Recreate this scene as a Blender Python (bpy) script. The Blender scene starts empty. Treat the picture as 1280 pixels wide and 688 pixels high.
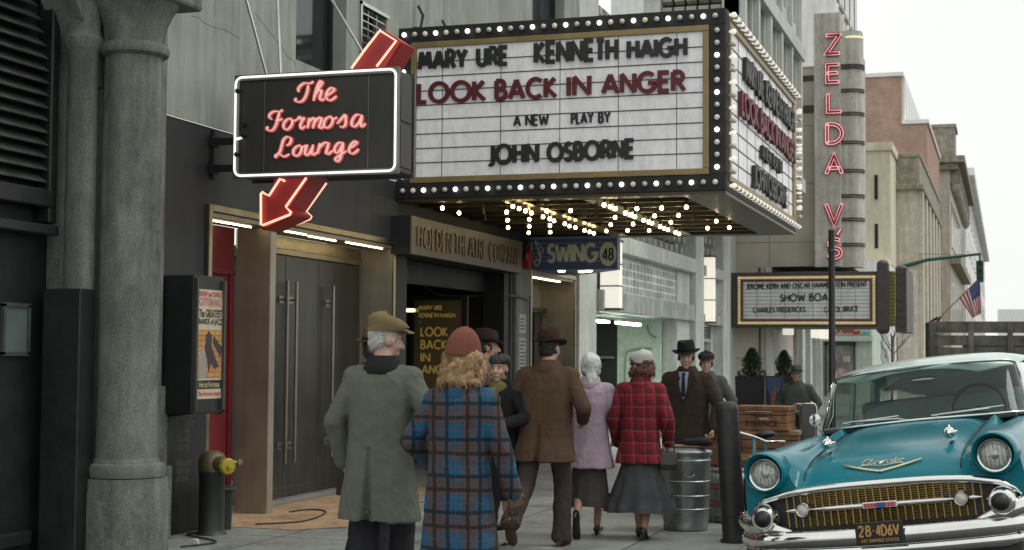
import bpy, bmesh, math, random
from mathutils import Vector, Matrix, noise
import numpy as np

R = math.radians
sc = bpy.context.scene
COL = sc.collection
rnd = random.Random(7)

# ---------------------------------------------------------------- camera
CAM = Vector((0.0, 0.0, 1.58))
YAW, PITCH, ROLL, FPX = R(18.0137), R(3.0333), R(0.4), 1900.0
FWD = Vector((-math.sin(YAW)*math.cos(PITCH), math.cos(YAW)*math.cos(PITCH), math.sin(PITCH)))
_r = Vector((math.cos(YAW), math.sin(YAW), 0)); _u = _r.cross(FWD)
RIGHT = math.cos(ROLL)*_r + math.sin(ROLL)*_u
UP = -math.sin(ROLL)*_r + math.cos(ROLL)*_u
cd = bpy.data.cameras.new('camera'); co = bpy.data.objects.new('camera', cd); COL.objects.link(co)
cd.sensor_width = 36; cd.sensor_fit = 'HORIZONTAL'; cd.lens = FPX/1280*36
cd.clip_start = 0.1; cd.clip_end = 3000
co.matrix_world = Matrix(((RIGHT.x, UP.x, -FWD.x, CAM.x), (RIGHT.y, UP.y, -FWD.y, CAM.y), (RIGHT.z, UP.z, -FWD.z, CAM.z), (0, 0, 0, 1)))
sc.camera = co
cd.dof.use_dof = True; cd.dof.focus_distance = 11.5; cd.dof.aperture_fstop = 5.0

def at(px, py, ax, val):
    """world point on the plane ax = val seen at photograph pixel px, py"""
    d = RIGHT*((px-640)/FPX) + UP*((344-py)/FPX) + FWD
    i = 'xyz'.index(ax)
    return CAM + d*((val-CAM[i])/d[i])

# ---------------------------------------------------------------- sky and sun
SUN_EL, SUN_AZ = R(58), R(75)          # azimuth measured from +Y towards +X
w = bpy.data.worlds.new('World'); sc.world = w; w.use_nodes = True
nt = w.node_tree; nt.nodes.clear()
def N(t, typ, **kw):
    n = t.nodes.new(typ)
    for k, v in kw.items(): setattr(n, k, v)
    return n
sky = N(nt, 'ShaderNodeTexSky', sky_type='NISHITA', sun_disc=False)
sky.sun_elevation = SUN_EL; sky.sun_rotation = SUN_AZ; sky.dust_density = 4; sky.ozone_density = 0.6
hsv = N(nt, 'ShaderNodeHueSaturation'); hsv.inputs['Saturation'].default_value = 0.25
tc = N(nt, 'ShaderNodeTexCoord'); nz = N(nt, 'ShaderNodeTexNoise'); nz.inputs['Scale'].default_value = 2.2; nz.inputs['Detail'].default_value = 5
rp = N(nt, 'ShaderNodeValToRGB'); rp.color_ramp.elements[0].color = (8.35, 8.6, 8.2, 1); rp.color_ramp.elements[1].color = (10.3, 10.45, 10.0, 1)
rp.color_ramp.elements[0].position = .3; rp.color_ramp.elements[1].position = .7
mx = N(nt, 'ShaderNodeMix', data_type='RGBA'); mx.inputs[0].default_value = 0.82
bg = N(nt, 'ShaderNodeBackground'); bg.inputs['Strength'].default_value = 0.125
ow = N(nt, 'ShaderNodeOutputWorld')
L = nt.links.new
L(sky.outputs[0], hsv.inputs['Color']); L(tc.outputs['Generated'], nz.inputs['Vector']); L(nz.outputs['Fac'], rp.inputs['Fac'])
L(hsv.outputs[0], mx.inputs[6]); L(rp.outputs[0], mx.inputs[7]); L(mx.outputs[2], bg.inputs['Color']); L(bg.outputs[0], ow.inputs['Surface'])
sd = bpy.data.lights.new('sun', 'SUN'); sd.energy = 0.8; sd.angle = R(20); sd.color = (1, .96, .9)
so = bpy.data.objects.new('sun', sd); COL.objects.link(so)
sdir = Vector((math.sin(SUN_AZ)*math.cos(SUN_EL), math.cos(SUN_AZ)*math.cos(SUN_EL), math.sin(SUN_EL)))
so.rotation_euler = (-sdir).to_track_quat('-Z', 'Y').to_euler(); so.location = sdir*60
sc.view_settings.view_transform = 'Standard'; sc.view_settings.look = 'None'
sc.view_settings.exposure = 0.0; sc.view_settings.gamma = 1.0; sc.view_settings.use_curve_mapping = False
sc.render.engine = 'CYCLES'
sc.cycles.use_denoising = True
sc.cycles.max_bounces = 7; sc.cycles.transparent_max_bounces = 12
sc.cycles.sample_clamp_indirect = 4.0

# ---------------------------------------------------------------- materials
MATS = {}
def mat(name, col, rough=.7, metal=0., var=.18, scale=3., bump=.15, bscale=45., streak=0., coat=0., spec=None, fine=.0, stain=None, stain_at=.58, grime=0.):
    """procedural principled material: broad tone variation, vertical weather streaks, fine grain, stain patches, bump"""
    if name in MATS: return MATS[name]
    m = bpy.data.materials.new(name); m.use_nodes = True; t = m.node_tree; L = t.links.new
    b = t.nodes['Principled BSDF']
    b.inputs['Roughness'].default_value = rough; b.inputs['Metallic'].default_value = metal
    if coat: b.inputs['Coat Weight'].default_value = coat; b.inputs['Coat Roughness'].default_value = .04
    if spec is not None: b.inputs['Specular IOR Level'].default_value = spec
    tc = N(t, 'ShaderNodeTexCoord'); co = tc.outputs['Object']
    def noise_(sc_, det=5, mp=None, rgh=.6):
        n = N(t, 'ShaderNodeTexNoise'); n.inputs['Scale'].default_value = sc_; n.inputs['Detail'].default_value = det; n.inputs['Roughness'].default_value = rgh
        if mp:
            q = N(t, 'ShaderNodeMapping'); q.inputs['Scale'].default_value = mp; L(co, q.inputs[0]); L(q.outputs[0], n.inputs['Vector'])
        else: L(co, n.inputs['Vector'])
        return n.outputs['Fac']
    def mul(cur, fac, lo, hi, p0=.3, p1=.7):
        r = N(t, 'ShaderNodeMapRange'); r.inputs[1].default_value = p0; r.inputs[2].default_value = p1; r.inputs[3].default_value = lo; r.inputs[4].default_value = hi
        L(fac, r.inputs[0])
        x = N(t, 'ShaderNodeMix', data_type='RGBA', blend_type='MULTIPLY'); x.inputs[0].default_value = 1
        L(cur, x.inputs[6]); L(r.outputs[0], x.inputs[7]); return x.outputs[2]
    rgb = N(t, 'ShaderNodeRGB'); rgb.outputs[0].default_value = (*col, 1); cur = rgb.outputs[0]
    if stain:
        r = N(t, 'ShaderNodeMapRange'); r.inputs[1].default_value = stain_at; r.inputs[2].default_value = stain_at+.12
        L(noise_(scale*.7, 8, (1, 1, .6), .7), r.inputs[0])
        x = N(t, 'ShaderNodeMix', data_type='RGBA'); L(r.outputs[0], x.inputs[0]); L(cur, x.inputs[6]); x.inputs[7].default_value = (*stain, 1); cur = x.outputs[2]
    base = noise_(scale)
    if var: cur = mul(cur, base, 1-var, 1+var)
    if streak: cur = mul(cur, noise_(3., 6, (2.2, 2.2, .16)), 1-streak, 1+streak*.5)
    if grime: cur = mul(cur, noise_(14., 8, (1, 1, .5), .75), 1-grime, 1.05, .38, .55)
    if fine: cur = mul(cur, noise_(bscale*2.2, 2), 1-fine, 1+fine, .35, .65)
    L(cur, b.inputs['Base Color'])
    rr = N(t, 'ShaderNodeMapRange'); rr.inputs[3].default_value = max(0.02, rough-.12*min(1, rough*2)); rr.inputs[4].default_value = min(1, rough+.12*min(1, rough*2))
    L(base, rr.inputs[0]); L(rr.outputs[0], b.inputs['Roughness'])
    if bump:
        bn = N(t, 'ShaderNodeBump'); bn.inputs['Strength'].default_value = bump; bn.inputs['Distance'].default_value = .02
        L(noise_(bscale, 4), bn.inputs['Height']); L(bn.outputs[0], b.inputs['Normal'])
    MATS[name] = m; return m
def emit(name, col, st):
    if name in MATS: return MATS[name]
    m = bpy.data.materials.new(name); m.use_nodes = True; t = m.node_tree
    b = t.nodes['Principled BSDF']; b.inputs['Base Color'].default_value = (*[c*.6 for c in col], 1); b.inputs['Roughness'].default_value = .3
    b.inputs['Emission Color'].default_value = (*col, 1); b.inputs['Emission Strength'].default_value = st
    MATS[name] = m; return m
def glass(name, tint=(.8, .85, .83), rough=.02, alpha=.25, ior=1.45):
    """thin pane: mostly clear with a Fresnel reflection"""
    if name in MATS: return MATS[name]
    m = bpy.data.materials.new(name); m.use_nodes = True; t = m.node_tree; t.nodes.clear(); L = t.links.new
    o = N(t, 'ShaderNodeOutputMaterial'); tr = N(t, 'ShaderNodeBsdfTransparent'); tr.inputs[0].default_value = (*tint, 1)
    g = N(t, 'ShaderNodeBsdfGlossy'); g.inputs['Roughness'].default_value = rough; g.inputs[0].default_value = (.9, .93, .93, 1)
    fr = N(t, 'ShaderNodeFresnel'); fr.inputs[0].default_value = ior
    ad = N(t, 'ShaderNodeMath', operation='ADD'); ad.use_clamp = True; ad.inputs[1].default_value = alpha*.2
    s = N(t, 'ShaderNodeMixShader'); L(fr.outputs[0], ad.inputs[0]); L(ad.outputs[0], s.inputs[0]); L(tr.outputs[0], s.inputs[1]); L(g.outputs[0], s.inputs[2]); L(s.outputs[0], o.inputs[0])
    MATS[name] = m; return m
def grid_mat(name, col, line, bw, bh, mortar, offset=0., rough=.8, var=.15, swap='XYZ', bump=.4, col2=None, freq=2, **kw):
    """brick / slab / tile pattern; swap picks which object axes are u and v"""
    if name in MATS: return MATS[name]
    m = mat(name, col, rough, var=var, bump=0, **{'scale': 1.3, **kw}); t = m.node_tree; L = t.links.new
    b = t.nodes['Principled BSDF']; old = b.inputs['Base Color'].links[0].from_socket
    tc = N(t, 'ShaderNodeTexCoord'); sp = N(t, 'ShaderNodeSeparateXYZ'); cb = N(t, 'ShaderNodeCombineXYZ'); L(tc.outputs['Object'], sp.inputs[0])
    L(sp.outputs['XYZ'.index(swap[0])], cb.inputs[0]); L(sp.outputs['XYZ'.index(swap[1])], cb.inputs[1])
    br = N(t, 'ShaderNodeTexBrick'); br.offset = offset; br.offset_frequency = freq; L(cb.outputs[0], br.inputs['Vector'])
    br.inputs['Scale'].default_value = 1; br.inputs['Brick Width'].default_value = bw; br.inputs['Row Height'].default_value = bh
    br.inputs['Mortar Size'].default_value = mortar; br.inputs['Mortar Smooth'].default_value = .3
    c2 = col2 or tuple(c*.78 for c in col)
    br.inputs['Color1'].default_value = (1, 1, 1, 1); br.inputs['Color2'].default_value = (*[c2[i]/max(col[i], .001) for i in range(3)], 1); br.inputs['Mortar'].default_value = (*[line[i]/max(col[i], .001) for i in range(3)], 1)
    x = N(t, 'ShaderNodeMix', data_type='RGBA', blend_type='MULTIPLY'); x.inputs[0].default_value = 1; x.clamp_result = False
    L(old, x.inputs[6]); L(br.outputs['Color'], x.inputs[7]); L(x.outputs[2], b.inputs['Base Color'])
    bn = N(t, 'ShaderNodeBump', invert=True); bn.inputs['Strength'].default_value = bump; bn.inputs['Distance'].default_value = .01
    L(br.outputs['Fac'], bn.inputs['Height'])
    n2 = N(t, 'ShaderNodeTexNoise'); n2.inputs['Scale'].default_value = 60; L(tc.outputs['Object'], n2.inputs['Vector'])
    b2 = N(t, 'ShaderNodeBump'); b2.inputs['Strength'].default_value = .15; b2.inputs['Distance'].default_value = .01
    L(n2.outputs['Fac'], b2.inputs['Height']); L(bn.outputs[0], b2.inputs['Normal']); L(b2.outputs[0], b.inputs['Normal'])
    return m
def plaid_mat(name, base, bands, rough=.95):
    """woven check: bands = [(period, duty, phase, colour, mix)] laid both ways"""
    if name in MATS: return MATS[name]
    m = bpy.data.materials.new(name); m.use_nodes = True; t = m.node_tree; L = t.links.new
    b = t.nodes['Principled BSDF']; b.inputs['Roughness'].default_value = rough; b.inputs['Sheen Weight'].default_value = .0
    tc = N(t, 'ShaderNodeTexCoord')
    nz = N(t, 'ShaderNodeTexNoise'); nz.inputs['Scale'].default_value = 5; L(tc.outputs['Object'], nz.inputs['Vector'])
    ds = N(t, 'ShaderNodeMix', data_type='RGBA', blend_type='LINEAR_LIGHT'); ds.inputs[0].default_value = .012; L(tc.outputs['Object'], ds.inputs[6]); L(nz.outputs['Color'], ds.inputs[7])
    sp = N(t, 'ShaderNodeSeparateXYZ'); L(ds.outputs[2], sp.inputs[0])
    # across = x + .55 y so the check also wraps round the sides
    ma = N(t, 'ShaderNodeMath', operation='MULTIPLY_ADD'); ma.inputs[1].default_value = .55; L(sp.outputs[1], ma.inputs[0]); L(sp.outputs[0], ma.inputs[2])
    rgb = N(t, 'ShaderNodeRGB'); rgb.outputs[0].default_value = (*base, 1); cur = rgb.outputs[0]
    for per, duty, ph, c, k in bands:
        for src in (ma.outputs[0], sp.outputs[2]):
            a = N(t, 'ShaderNodeMath', operation='MULTIPLY_ADD'); a.inputs[1].default_value = 1/per; a.inputs[2].default_value = ph+50; L(src, a.inputs[0])
            f = N(t, 'ShaderNodeMath', operation='FRACT'); L(a.outputs[0], f.inputs[0])
            lt = N(t, 'ShaderNodeMath', operation='LESS_THAN'); lt.inputs[1].default_value = duty; L(f.outputs[0], lt.inputs[0])
            mk = N(t, 'ShaderNodeMath', operation='MULTIPLY'); mk.inputs[1].default_value = k; L(lt.outputs[0], mk.inputs[0])
            x = N(t, 'ShaderNodeMix', data_type='RGBA'); L(mk.outputs[0], x.inputs[0]); L(cur, x.inputs[6]); x.inputs[7].default_value = (*c, 1); cur = x.outputs[2]
    n2 = N(t, 'ShaderNodeTexNoise'); n2.inputs['Scale'].default_value = 160; n2.inputs['Detail'].default_value = 3; L(tc.outputs['Object'], n2.inputs['Vector'])
    r = N(t, 'ShaderNodeMapRange'); r.inputs[1].default_value = .3; r.inputs[2].default_value = .7; r.inputs[3].default_value = .65; r.inputs[4].default_value = 1.3; L(n2.outputs['Fac'], r.inputs[0])
    x = N(t, 'ShaderNodeMix', data_type='RGBA', blend_type='MULTIPLY'); x.inputs[0].default_value = 1; L(cur, x.inputs[6]); L(r.outputs[0], x.inputs[7]); L(x.outputs[2], b.inputs['Base Color'])
    bn = N(t, 'ShaderNodeBump'); bn.inputs['Strength'].default_value = .4; bn.inputs['Distance'].default_value = .004; L(n2.outputs['Fac'], bn.inputs['Height']); L(bn.outputs[0], b.inputs['Normal'])
    MATS[name] = m; return m
def cloth(name, col, var=.15, grain=.25, rough=.95):
    return mat(name, col, rough, var=var, scale=4, bump=.35, bscale=130, fine=grain, spec=.2)

# ---------------------------------------------------------------- mesh builder
def frame_of(d):
    d = d.normalized(); a = Vector((0, 0, 1)) if abs(d.z) < .95 else Vector((0, 1, 0))
    s = d.cross(a).normalized(); return s, s.cross(d).normalized()
class MB:
    def __init__(s): s.v = []; s.f = []; s.mi = []; s.cur = 0
    def add(s, vs, fs):
        o = len(s.v); s.v += [tuple(v) for v in vs]; s.f += [tuple(i+o for i in f) for f in fs]; s.mi += [s.cur]*len(fs); return s
    def box(s, a, b):
        (x0, y0, z0), (x1, y1, z1) = [min(p, q) for p, q in zip(a, b)], [max(p, q) for p, q in zip(a, b)]
        return s.add([(x0, y0, z0), (x1, y0, z0), (x1, y1, z0), (x0, y1, z0), (x0, y0, z1), (x1, y0, z1), (x1, y1, z1), (x0, y1, z1)],
                     [(0, 3, 2, 1), (4, 5, 6, 7), (0, 1, 5, 4), (1, 2, 6, 5), (2, 3, 7, 6), (3, 0, 4, 7)])
    def quad(s, *p): return s.add(p, [tuple(range(len(p)))])
    def tube(s, pts, r, n=8, closed=False, cap=True):
        pts = [Vector(p) for p in pts]; k = len(pts); rs = r if isinstance(r, (list, tuple)) else [r]*k
        vs = []; fs = []; prev = None
        for i, p in enumerate(pts):
            a = pts[(i-1) % k] if (i > 0 or closed) else p; b = pts[(i+1) % k] if (i < k-1 or closed) else p
            d = (b-a)
            if d.length < 1e-9: d = Vector((0, 0, 1))
            if prev is None: u, v = frame_of(d)
            else:
                dn = d.normalized(); u = prev - dn*prev.dot(dn)
                u = u.normalized() if u.length > 1e-6 else frame_of(d)[0]; v = u.cross(dn).normalized()
            prev = u
            for j in range(n):
                t = 2*math.pi*j/n; vs.append(p+(u*math.cos(t)+v*math.sin(t))*rs[i])
        for i in range(k if closed else k-1):
            for j in range(n):
                q = (i+1) % k; fs.append((i*n+j, i*n+(j+1) % n, q*n+(j+1) % n, q*n+j))
        if cap and not closed: fs.append(tuple(range(n))[::-1]); fs.append(tuple((k-1)*n+j for j in range(n)))
        return s.add(vs, fs)
    def lathe(s, prof, c=(0, 0, 0), n=24, sx=1, sy=1, cap=True, M=None):
        vs = []; fs = []; k = len(prof)
        for r, z in prof:
            for j in range(n):
                t = 2*math.pi*j/n; vs.append(Vector((r*sx*math.cos(t), r*sy*math.sin(t), z)))
        for i in range(k-1):
            for j in range(n): fs.append((i*n+j, i*n+(j+1) % n, (i+1)*n+(j+1) % n, (i+1)*n+j))
        if cap: fs.append(tuple(range(n))[::-1]); fs.append(tuple((k-1)*n+j for j in range(n)))
        vs = [((M @ v) if M else v)+Vector(c) for v in vs]
        return s.add(vs, fs)
    def ell(s, c, r, n=16, m=10, M=None):
        vs = []; fs = []; c = Vector(c)
        for i in range(m+1):
            p = math.pi*i/m
            for j in range(n):
                t = 2*math.pi*j/n; v = Vector((r[0]*math.sin(p)*math.cos(t), r[1]*math.sin(p)*math.sin(t), -r[2]*math.cos(p)))
                vs.append(c+((M @ v) if M else v))
        for i in range(m):
            for j in range(n): fs.append((i*n+j, i*n+(j+1) % n, (i+1)*n+(j+1) % n, (i+1)*n+j))
        return s.add(vs, fs)
    def cap(s, a, b, ra, rb, n=14):
        """tapered capsule, closed"""
        a = Vector(a); b = Vector(b); d = b-a; ln = max(d.length, 1e-6); d = d/ln; pts = []; rs = []
        for i in range(5):
            t = math.pi/2*(1-i/4); pts.append(a-d*ra*math.sin(t)); rs.append(max(ra*math.cos(t), ra*.02))
        for i in range(5):
            t = math.pi/2*i/4; pts.append(b+d*rb*math.sin(t)); rs.append(max(rb*math.cos(t), rb*.02))
        return s.tube(pts, rs, n)
    def chain(s, pts, rs, n=14):
        for i in range(len(pts)-1): s.cap(pts[i], pts[i+1], rs[i], rs[i+1], n)
        return s
    def loft(s, rings, closed_ring=True, cap=True):
        k = len(rings); n = len(rings[0]); vs = [p for r in rings for p in r]; fs = []
        for i in range(k-1):
            for j in range(n if closed_ring else n-1): fs.append((i*n+j, i*n+(j+1) % n, (i+1)*n+(j+1) % n, (i+1)*n+j))
        if cap and closed_ring: fs.append(tuple(range(n))[::-1]); fs.append(tuple((k-1)*n+j for j in range(n)))
        return s.add(vs, fs)
    def prism(s, poly, O, U, V, d):
        """polygon poly (u, v) laid at O along U, V, thick by vector d"""
        O = Vector(O); U = Vector(U); V = Vector(V); d = Vector(d); n = len(poly)
        a = [O+U*u+V*v for u, v in poly]; b = [p+d for p in a]
        return s.add(a+b, [tuple(range(n)), tuple(range(n, 2*n))[::-1]]+[(i, i+n, (i+1) % n+n, (i+1) % n) for i in range(n)])
    def ribbon(s, pts, wd, O, U, V, d, lift=0.):
        """stroke of width wd along 2-D pts, extruded by d"""
        O = Vector(O); U = Vector(U); V = Vector(V); d = Vector(d); k = len(pts)
        if not isinstance(wd, (list, tuple)):      # butt separate pieces at sharp corners
            for i in range(1, k-1):
                a = (pts[i][0]-pts[i-1][0], pts[i][1]-pts[i-1][1]); b = (pts[i+1][0]-pts[i][0], pts[i+1][1]-pts[i][1]); la, lb = math.hypot(*a), math.hypot(*b)
                if la > 1e-6 and lb > 1e-6 and (a[0]*b[0]+a[1]*b[1])/la/lb < -.25:
                    s.ribbon(pts[:i+1], wd, O, U, V, d, lift); return s.ribbon(pts[i:], wd, O, U, V, d, lift+.0017)
        ws = wd if isinstance(wd, (list, tuple)) else [wd]*k
        closed = k > 3 and abs(pts[0][0]-pts[-1][0])+abs(pts[0][1]-pts[-1][1]) < 1e-6
        Ls = []; Rs = []
        for i, (x, y) in enumerate(pts):
            if closed: pr = pts[i-1] if i > 0 else pts[-2]; nx = pts[i+1] if i < k-1 else pts[1]
            else: pr = pts[max(i-1, 0)]; nx = pts[min(i+1, k-1)]
            def nrm(a, b):
                dx, dy = b[0]-a[0], b[1]-a[1]; l = math.hypot(dx, dy) or 1e-9; return (-dy/l, dx/l) if math.hypot(dx, dy) > 1e-9 else None
            n1 = nrm(pr, (x, y)); n2 = nrm((x, y), nx); n1 = n1 or n2; n2 = n2 or n1
            mx_, my_ = n1[0]+n2[0], n1[1]+n2[1]; l = math.hypot(mx_, my_)
            if l < .3: mx_, my_ = n1; l = 1
            mx_, my_ = mx_/l, my_/l; c = mx_*n1[0]+my_*n1[1]; c = c if c > .62 else 1.0; h = ws[i]/2/c
            Ls.append((x+mx_*h, y+my_*h)); Rs.append((x-mx_*h, y-my_*h))
        lf = d.normalized()*lift
        P = lambda q: O+U*q[0]+V*q[1]+lf
        vs = [P(q) for q in Ls]+[P(q) for q in Rs]+[P(q)+d for q in Ls]+[P(q)+d for q in Rs]; fs = []
        for i in range(k-1):
            fs += [(2*k+i, 2*k+i+1, 3*k+i+1, 3*k+i), (i, k+i, k+i+1, i+1), (i, i+1, 2*k+i+1, 2*k+i), (k+i, 3*k+i, 3*k+i+1, k+i+1)]
        if not closed: fs += [(0, 2*k, 3*k, k), (k-1, 2*k-1, 4*k-1, 3*k-1)]
        return s.add(vs, fs)
    def build(s, name, mats, parent=None, smooth=0, bevel=0, world=True, sub=0, fixn=True):
        me = bpy.data.meshes.new(name)
        vs = s.v
        if parent is not None and world:
            Mi = WM[parent.name].inverted(); vs = [tuple(Mi @ Vector(v)) for v in vs]
        me.from_pydata(vs, [], s.f)
        ms = mats if isinstance(mats, (list, tuple)) else [mats]
        for m in ms: me.materials.append(m)
        if len(ms) > 1: me.polygons.foreach_set('material_index', s.mi)
        if fixn:
            bm = bmesh.new(); bm.from_mesh(me); bmesh.ops.recalc_face_normals(bm, faces=bm.faces); bm.to_mesh(me); bm.free()
        if smooth:
            me.shade_smooth(); me.set_sharp_from_angle(angle=R(smooth))
        o = bpy.data.objects.new(name, me); COL.objects.link(o)
        if parent is not None: o.parent = parent; WM[o.name] = WM[parent.name].copy()
        else: WM[o.name] = Matrix.Identity(4)
        if bevel:
            b = o.modifiers.new('bevel', 'BEVEL'); b.width = bevel; b.segments = 2; b.limit_method = 'ANGLE'; b.angle_limit = R(40); b.harden_normals = False
        if sub:
            b = o.modifiers.new('sub', 'SUBSURF'); b.levels = sub; b.render_levels = sub
        return o
WM = {}
def thing(name, label, cat, loc=(0, 0, 0), rotz=0, group=None, kind=None, rot=None):
    o = bpy.data.objects.new(name, None); COL.objects.link(o); o.empty_display_size = .2
    o.location = loc; o.rotation_euler = rot or (0, 0, rotz)
    WM[o.name] = Matrix.Translation(Vector(loc)) @ o.rotation_euler.to_matrix().to_4x4()
    return tag(o, label, cat, group, kind)
def tag(o, label=None, cat=None, group=None, kind=None):
    for k, v in (('label', label), ('category', cat), ('group', group), ('kind', kind)):
        if v: o[k] = v
    return o
def rerooted(o):
    """top-level mesh: move its origin to the middle of its base"""
    me = o.data; n = len(me.vertices); a = np.empty(n*3); me.vertices.foreach_get('co', a); a = a.reshape(-1, 3)
    c = Vector(((a[:, 0].min()+a[:, 0].max())/2, (a[:, 1].min()+a[:, 1].max())/2, a[:, 2].min()))
    me.transform(Matrix.Translation(-c)); o.location = c; WM[o.name] = Matrix.Translation(c); return o
def remeshed(mb, voxel, smooth=3, fac=.5):
    """union of the closed shells in mb as one continuous skin -> (verts Nx3, faces)"""
    me = bpy.data.meshes.new('tmp'); me.from_pydata(mb.v, [], mb.f)
    bm = bmesh.new(); bm.from_mesh(me); bmesh.ops.recalc_face_normals(bm, faces=bm.faces); bm.to_mesh(me); bm.free()
    o = bpy.data.objects.new('tmp', me); COL.objects.link(o)
    r = o.modifiers.new('r', 'REMESH'); r.mode = 'VOXEL'; r.voxel_size = voxel
    if smooth: s_ = o.modifiers.new('s', 'SMOOTH'); s_.iterations = smooth; s_.factor = fac
    dg = bpy.context.evaluated_depsgraph_get(); ev = o.evaluated_get(dg); m2 = ev.to_mesh()
    n = len(m2.vertices); a = np.empty(n*3); m2.vertices.foreach_get('co', a)
    nr = np.empty(n*3); m2.vertices.foreach_get('normal', nr)
    fs = [tuple(p.vertices) for p in m2.polygons]
    ev.to_mesh_clear(); bpy.data.objects.remove(o); bpy.data.meshes.remove(me)
    return a.reshape(-1, 3), nr.reshape(-1, 3), fs
def solid(verts, faces, name, m, parent, smooth=180):
    mb = MB(); mb.add([tuple(v) for v in verts], faces)
    o = mb.build(name, m, parent, smooth=0, world=False, fixn=False); o.data.shade_smooth(); return o
def dup(root, loc, rot=None, label=None):
    r = root.copy(); COL.objects.link(r); r.location = loc
    if rot is not None: r.rotation_euler = rot
    if label: r['label'] = label
    for ch in list(root.children):
        c = ch.copy(); COL.objects.link(c); c.parent = r
        for g in list(ch.children):
            d = g.copy(); COL.objects.link(d); d.parent = c
    return r
def spline(pts, k=6):
    """Catmull-Rom through 2-D or 3-D points"""
    P = [Vector(p) for p in pts]; out = []
    for i in range(len(P)-1):
        a = P[max(i-1, 0)]; b = P[i]; c = P[i+1]; d = P[min(i+2, len(P)-1)]
        for j in range(k):
            t = j/k; out.append(.5*((2*b)+(c-a)*t+(2*a-5*b+4*c-d)*t*t+(3*b-a-3*c+d)*t**3))
    out.append(P[-1]); return [tuple(p) for p in out]

# ---------------------------------------------------------------- lettering: geometric sans strokes in a box one unit high
def arc(cx, cy, rx, ry, a0, a1, n=14):
    return [(cx+rx*math.cos(R(a0+(a1-a0)*i/n)), cy+ry*math.sin(R(a0+(a1-a0)*i/n))) for i in range(n+1)]
GL = {
 'A': (.78, [[(0, 0), (.39, 1), (.78, 0)], [(.14, .3), (.64, .3)]]),
 'B': (.52, [[(0, 0), (0, 1)], [(0, 1), (.24, 1)]+arc(.24, .76, .2, .24, 90, -90, 10)+[(0, .52)], [(.0, .52), (.26, .52)]+arc(.26, .26, .26, .26, 90, -90, 10)+[(0, 0)]]),
 'C': (.78, [arc(.45, .5, .45, .5, 48, 312, 22)]),
 'D': (.66, [[(0, 0), (0, 1)], [(0, 1), (.2, 1)]+arc(.2, .5, .46, .5, 90, -90, 16)+[(0, 0)]]),
 'E': (.47, [[(.47, 1), (0, 1), (0, 0), (.47, 0)], [(0, .52), (.42, .52)]]),
 'F': (.42, [[(.42, 1), (0, 1), (0, 0)], [(0, .52), (.38, .52)]]),
 'G': (.88, [arc(.45, .5, .45, .5, 48, 350, 24)+[(.9, .46), (.5, .46)]]),
 'H': (.6, [[(0, 0), (0, 1)], [(.6, 0), (.6, 1)], [(0, .53), (.6, .53)]]),
 'I': (.02, [[(0, 0), (0, 1)]]),
 'J': (.3, [[(.3, 1), (.3, .1)]+arc(.16, .1, .14, .16, 0, -130, 8)]),
 'K': (.56, [[(0, 0), (0, 1)], [(.5, 1), (.04, .5), (.56, 0)]]),
 'L': (.4, [[(0, 1), (0, 0), (.4, 0)]]),
 'M': (.86, [[(0, 0), (.14, 1), (.43, .2), (.72, 1), (.86, 0)]]),
 'N': (.68, [[(0, 0), (0, 1), (.68, 0), (.68, 1)]]),
 'O': (.96, [arc(.48, .5, .48, .5, 90, 450, 30)]),
 'P': (.48, [[(0, 0), (0, 1)], [(0, 1), (.22, 1)]+arc(.22, .73, .24, .27, 90, -90, 12)+[(0, .46)]]),
 'R': (.56, [[(0, 0), (0, 1)], [(0, 1), (.26, 1)]+arc(.26, .75, .25, .25, 90, -90, 12)+[(0, .5)], [(.24, .5), (.58, 0)]]),
 'S': (.46, [arc(.24, .74, .2, .25, 40, 250, 12)+[(.3, .5)]+arc(.22, .26, .23, .26, 50, -150, 12)]),
 'T': (.46, [[(0, 1), (.46, 1)], [(.23, 1), (.23, 0)]]),
 'U': (.58, [[(0, 1), (0, .3)]+arc(.29, .29, .29, .29, 180, 360, 14)+[(.58, 1)]]),
 'V': (.74, [[(0, 1), (.37, 0), (.74, 1)]]),
 'W': (1.06, [[(0, 1), (.26, 0), (.53, .85), (.8, 0), (1.06, 1)]]),
 'X': (.66, [[(0, 0), (.62, 1)], [(0.02, 1), (.66, 0)]]),
 'Y': (.66, [[(0, 1), (.33, .46), (.66, 1)], [(.33, .46), (.33, 0)]]),
 'Z': (.56, [[(0, 1), (.56, 1), (0, 0), (.56, 0)]]),
 '2': (.46, [arc(.23, .74, .22, .26, 160, -30, 12)+[(0, 0), (.48, 0)]]),
 '4': (.5, [[(.4, 0), (.4, 1), (0, .25), (.52, .25)]]),
 '6': (.48, [[(.36, 1), (.05, .42)], arc(.24, .29, .23, .29, 160, 520, 18)]),
 '8': (.46, [arc(.23, .76, .19, .24, -90, 270, 18), arc(.23, .26, .23, .26, 90, 450, 18)]),
 '1': (.1, [[(-.1, .8), (.08, 1), (.08, 0)]]), '5': (.44, [[(.4, 1), (.08, 1), (.04, .58)]+arc(.2, .32, .24, .31, 120, -150, 12)]),
 '7': (.44, [[(0, 1), (.46, 1), (.14, 0)]]),
 ',': (.1, [[(.1, .1), (.02, -.16)]]), '.': (.08, [[(0, 0), (.0, .1)]]), "'": (.1, [[(.1, 1), (.04, .78)]]), '-': (.2, [[(0, .5), (.2, .5)]]),
}
def text_strokes(txt, gap=.22, space=.42):
    out = []; x = 0
    for ch in txt:
        if ch == ' ': x += space; continue
        wd, st = GL[ch]
        for s in st: out.append([(p[0]+x, p[1]) for p in s])
        x += wd+gap
    return out, x-gap
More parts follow.
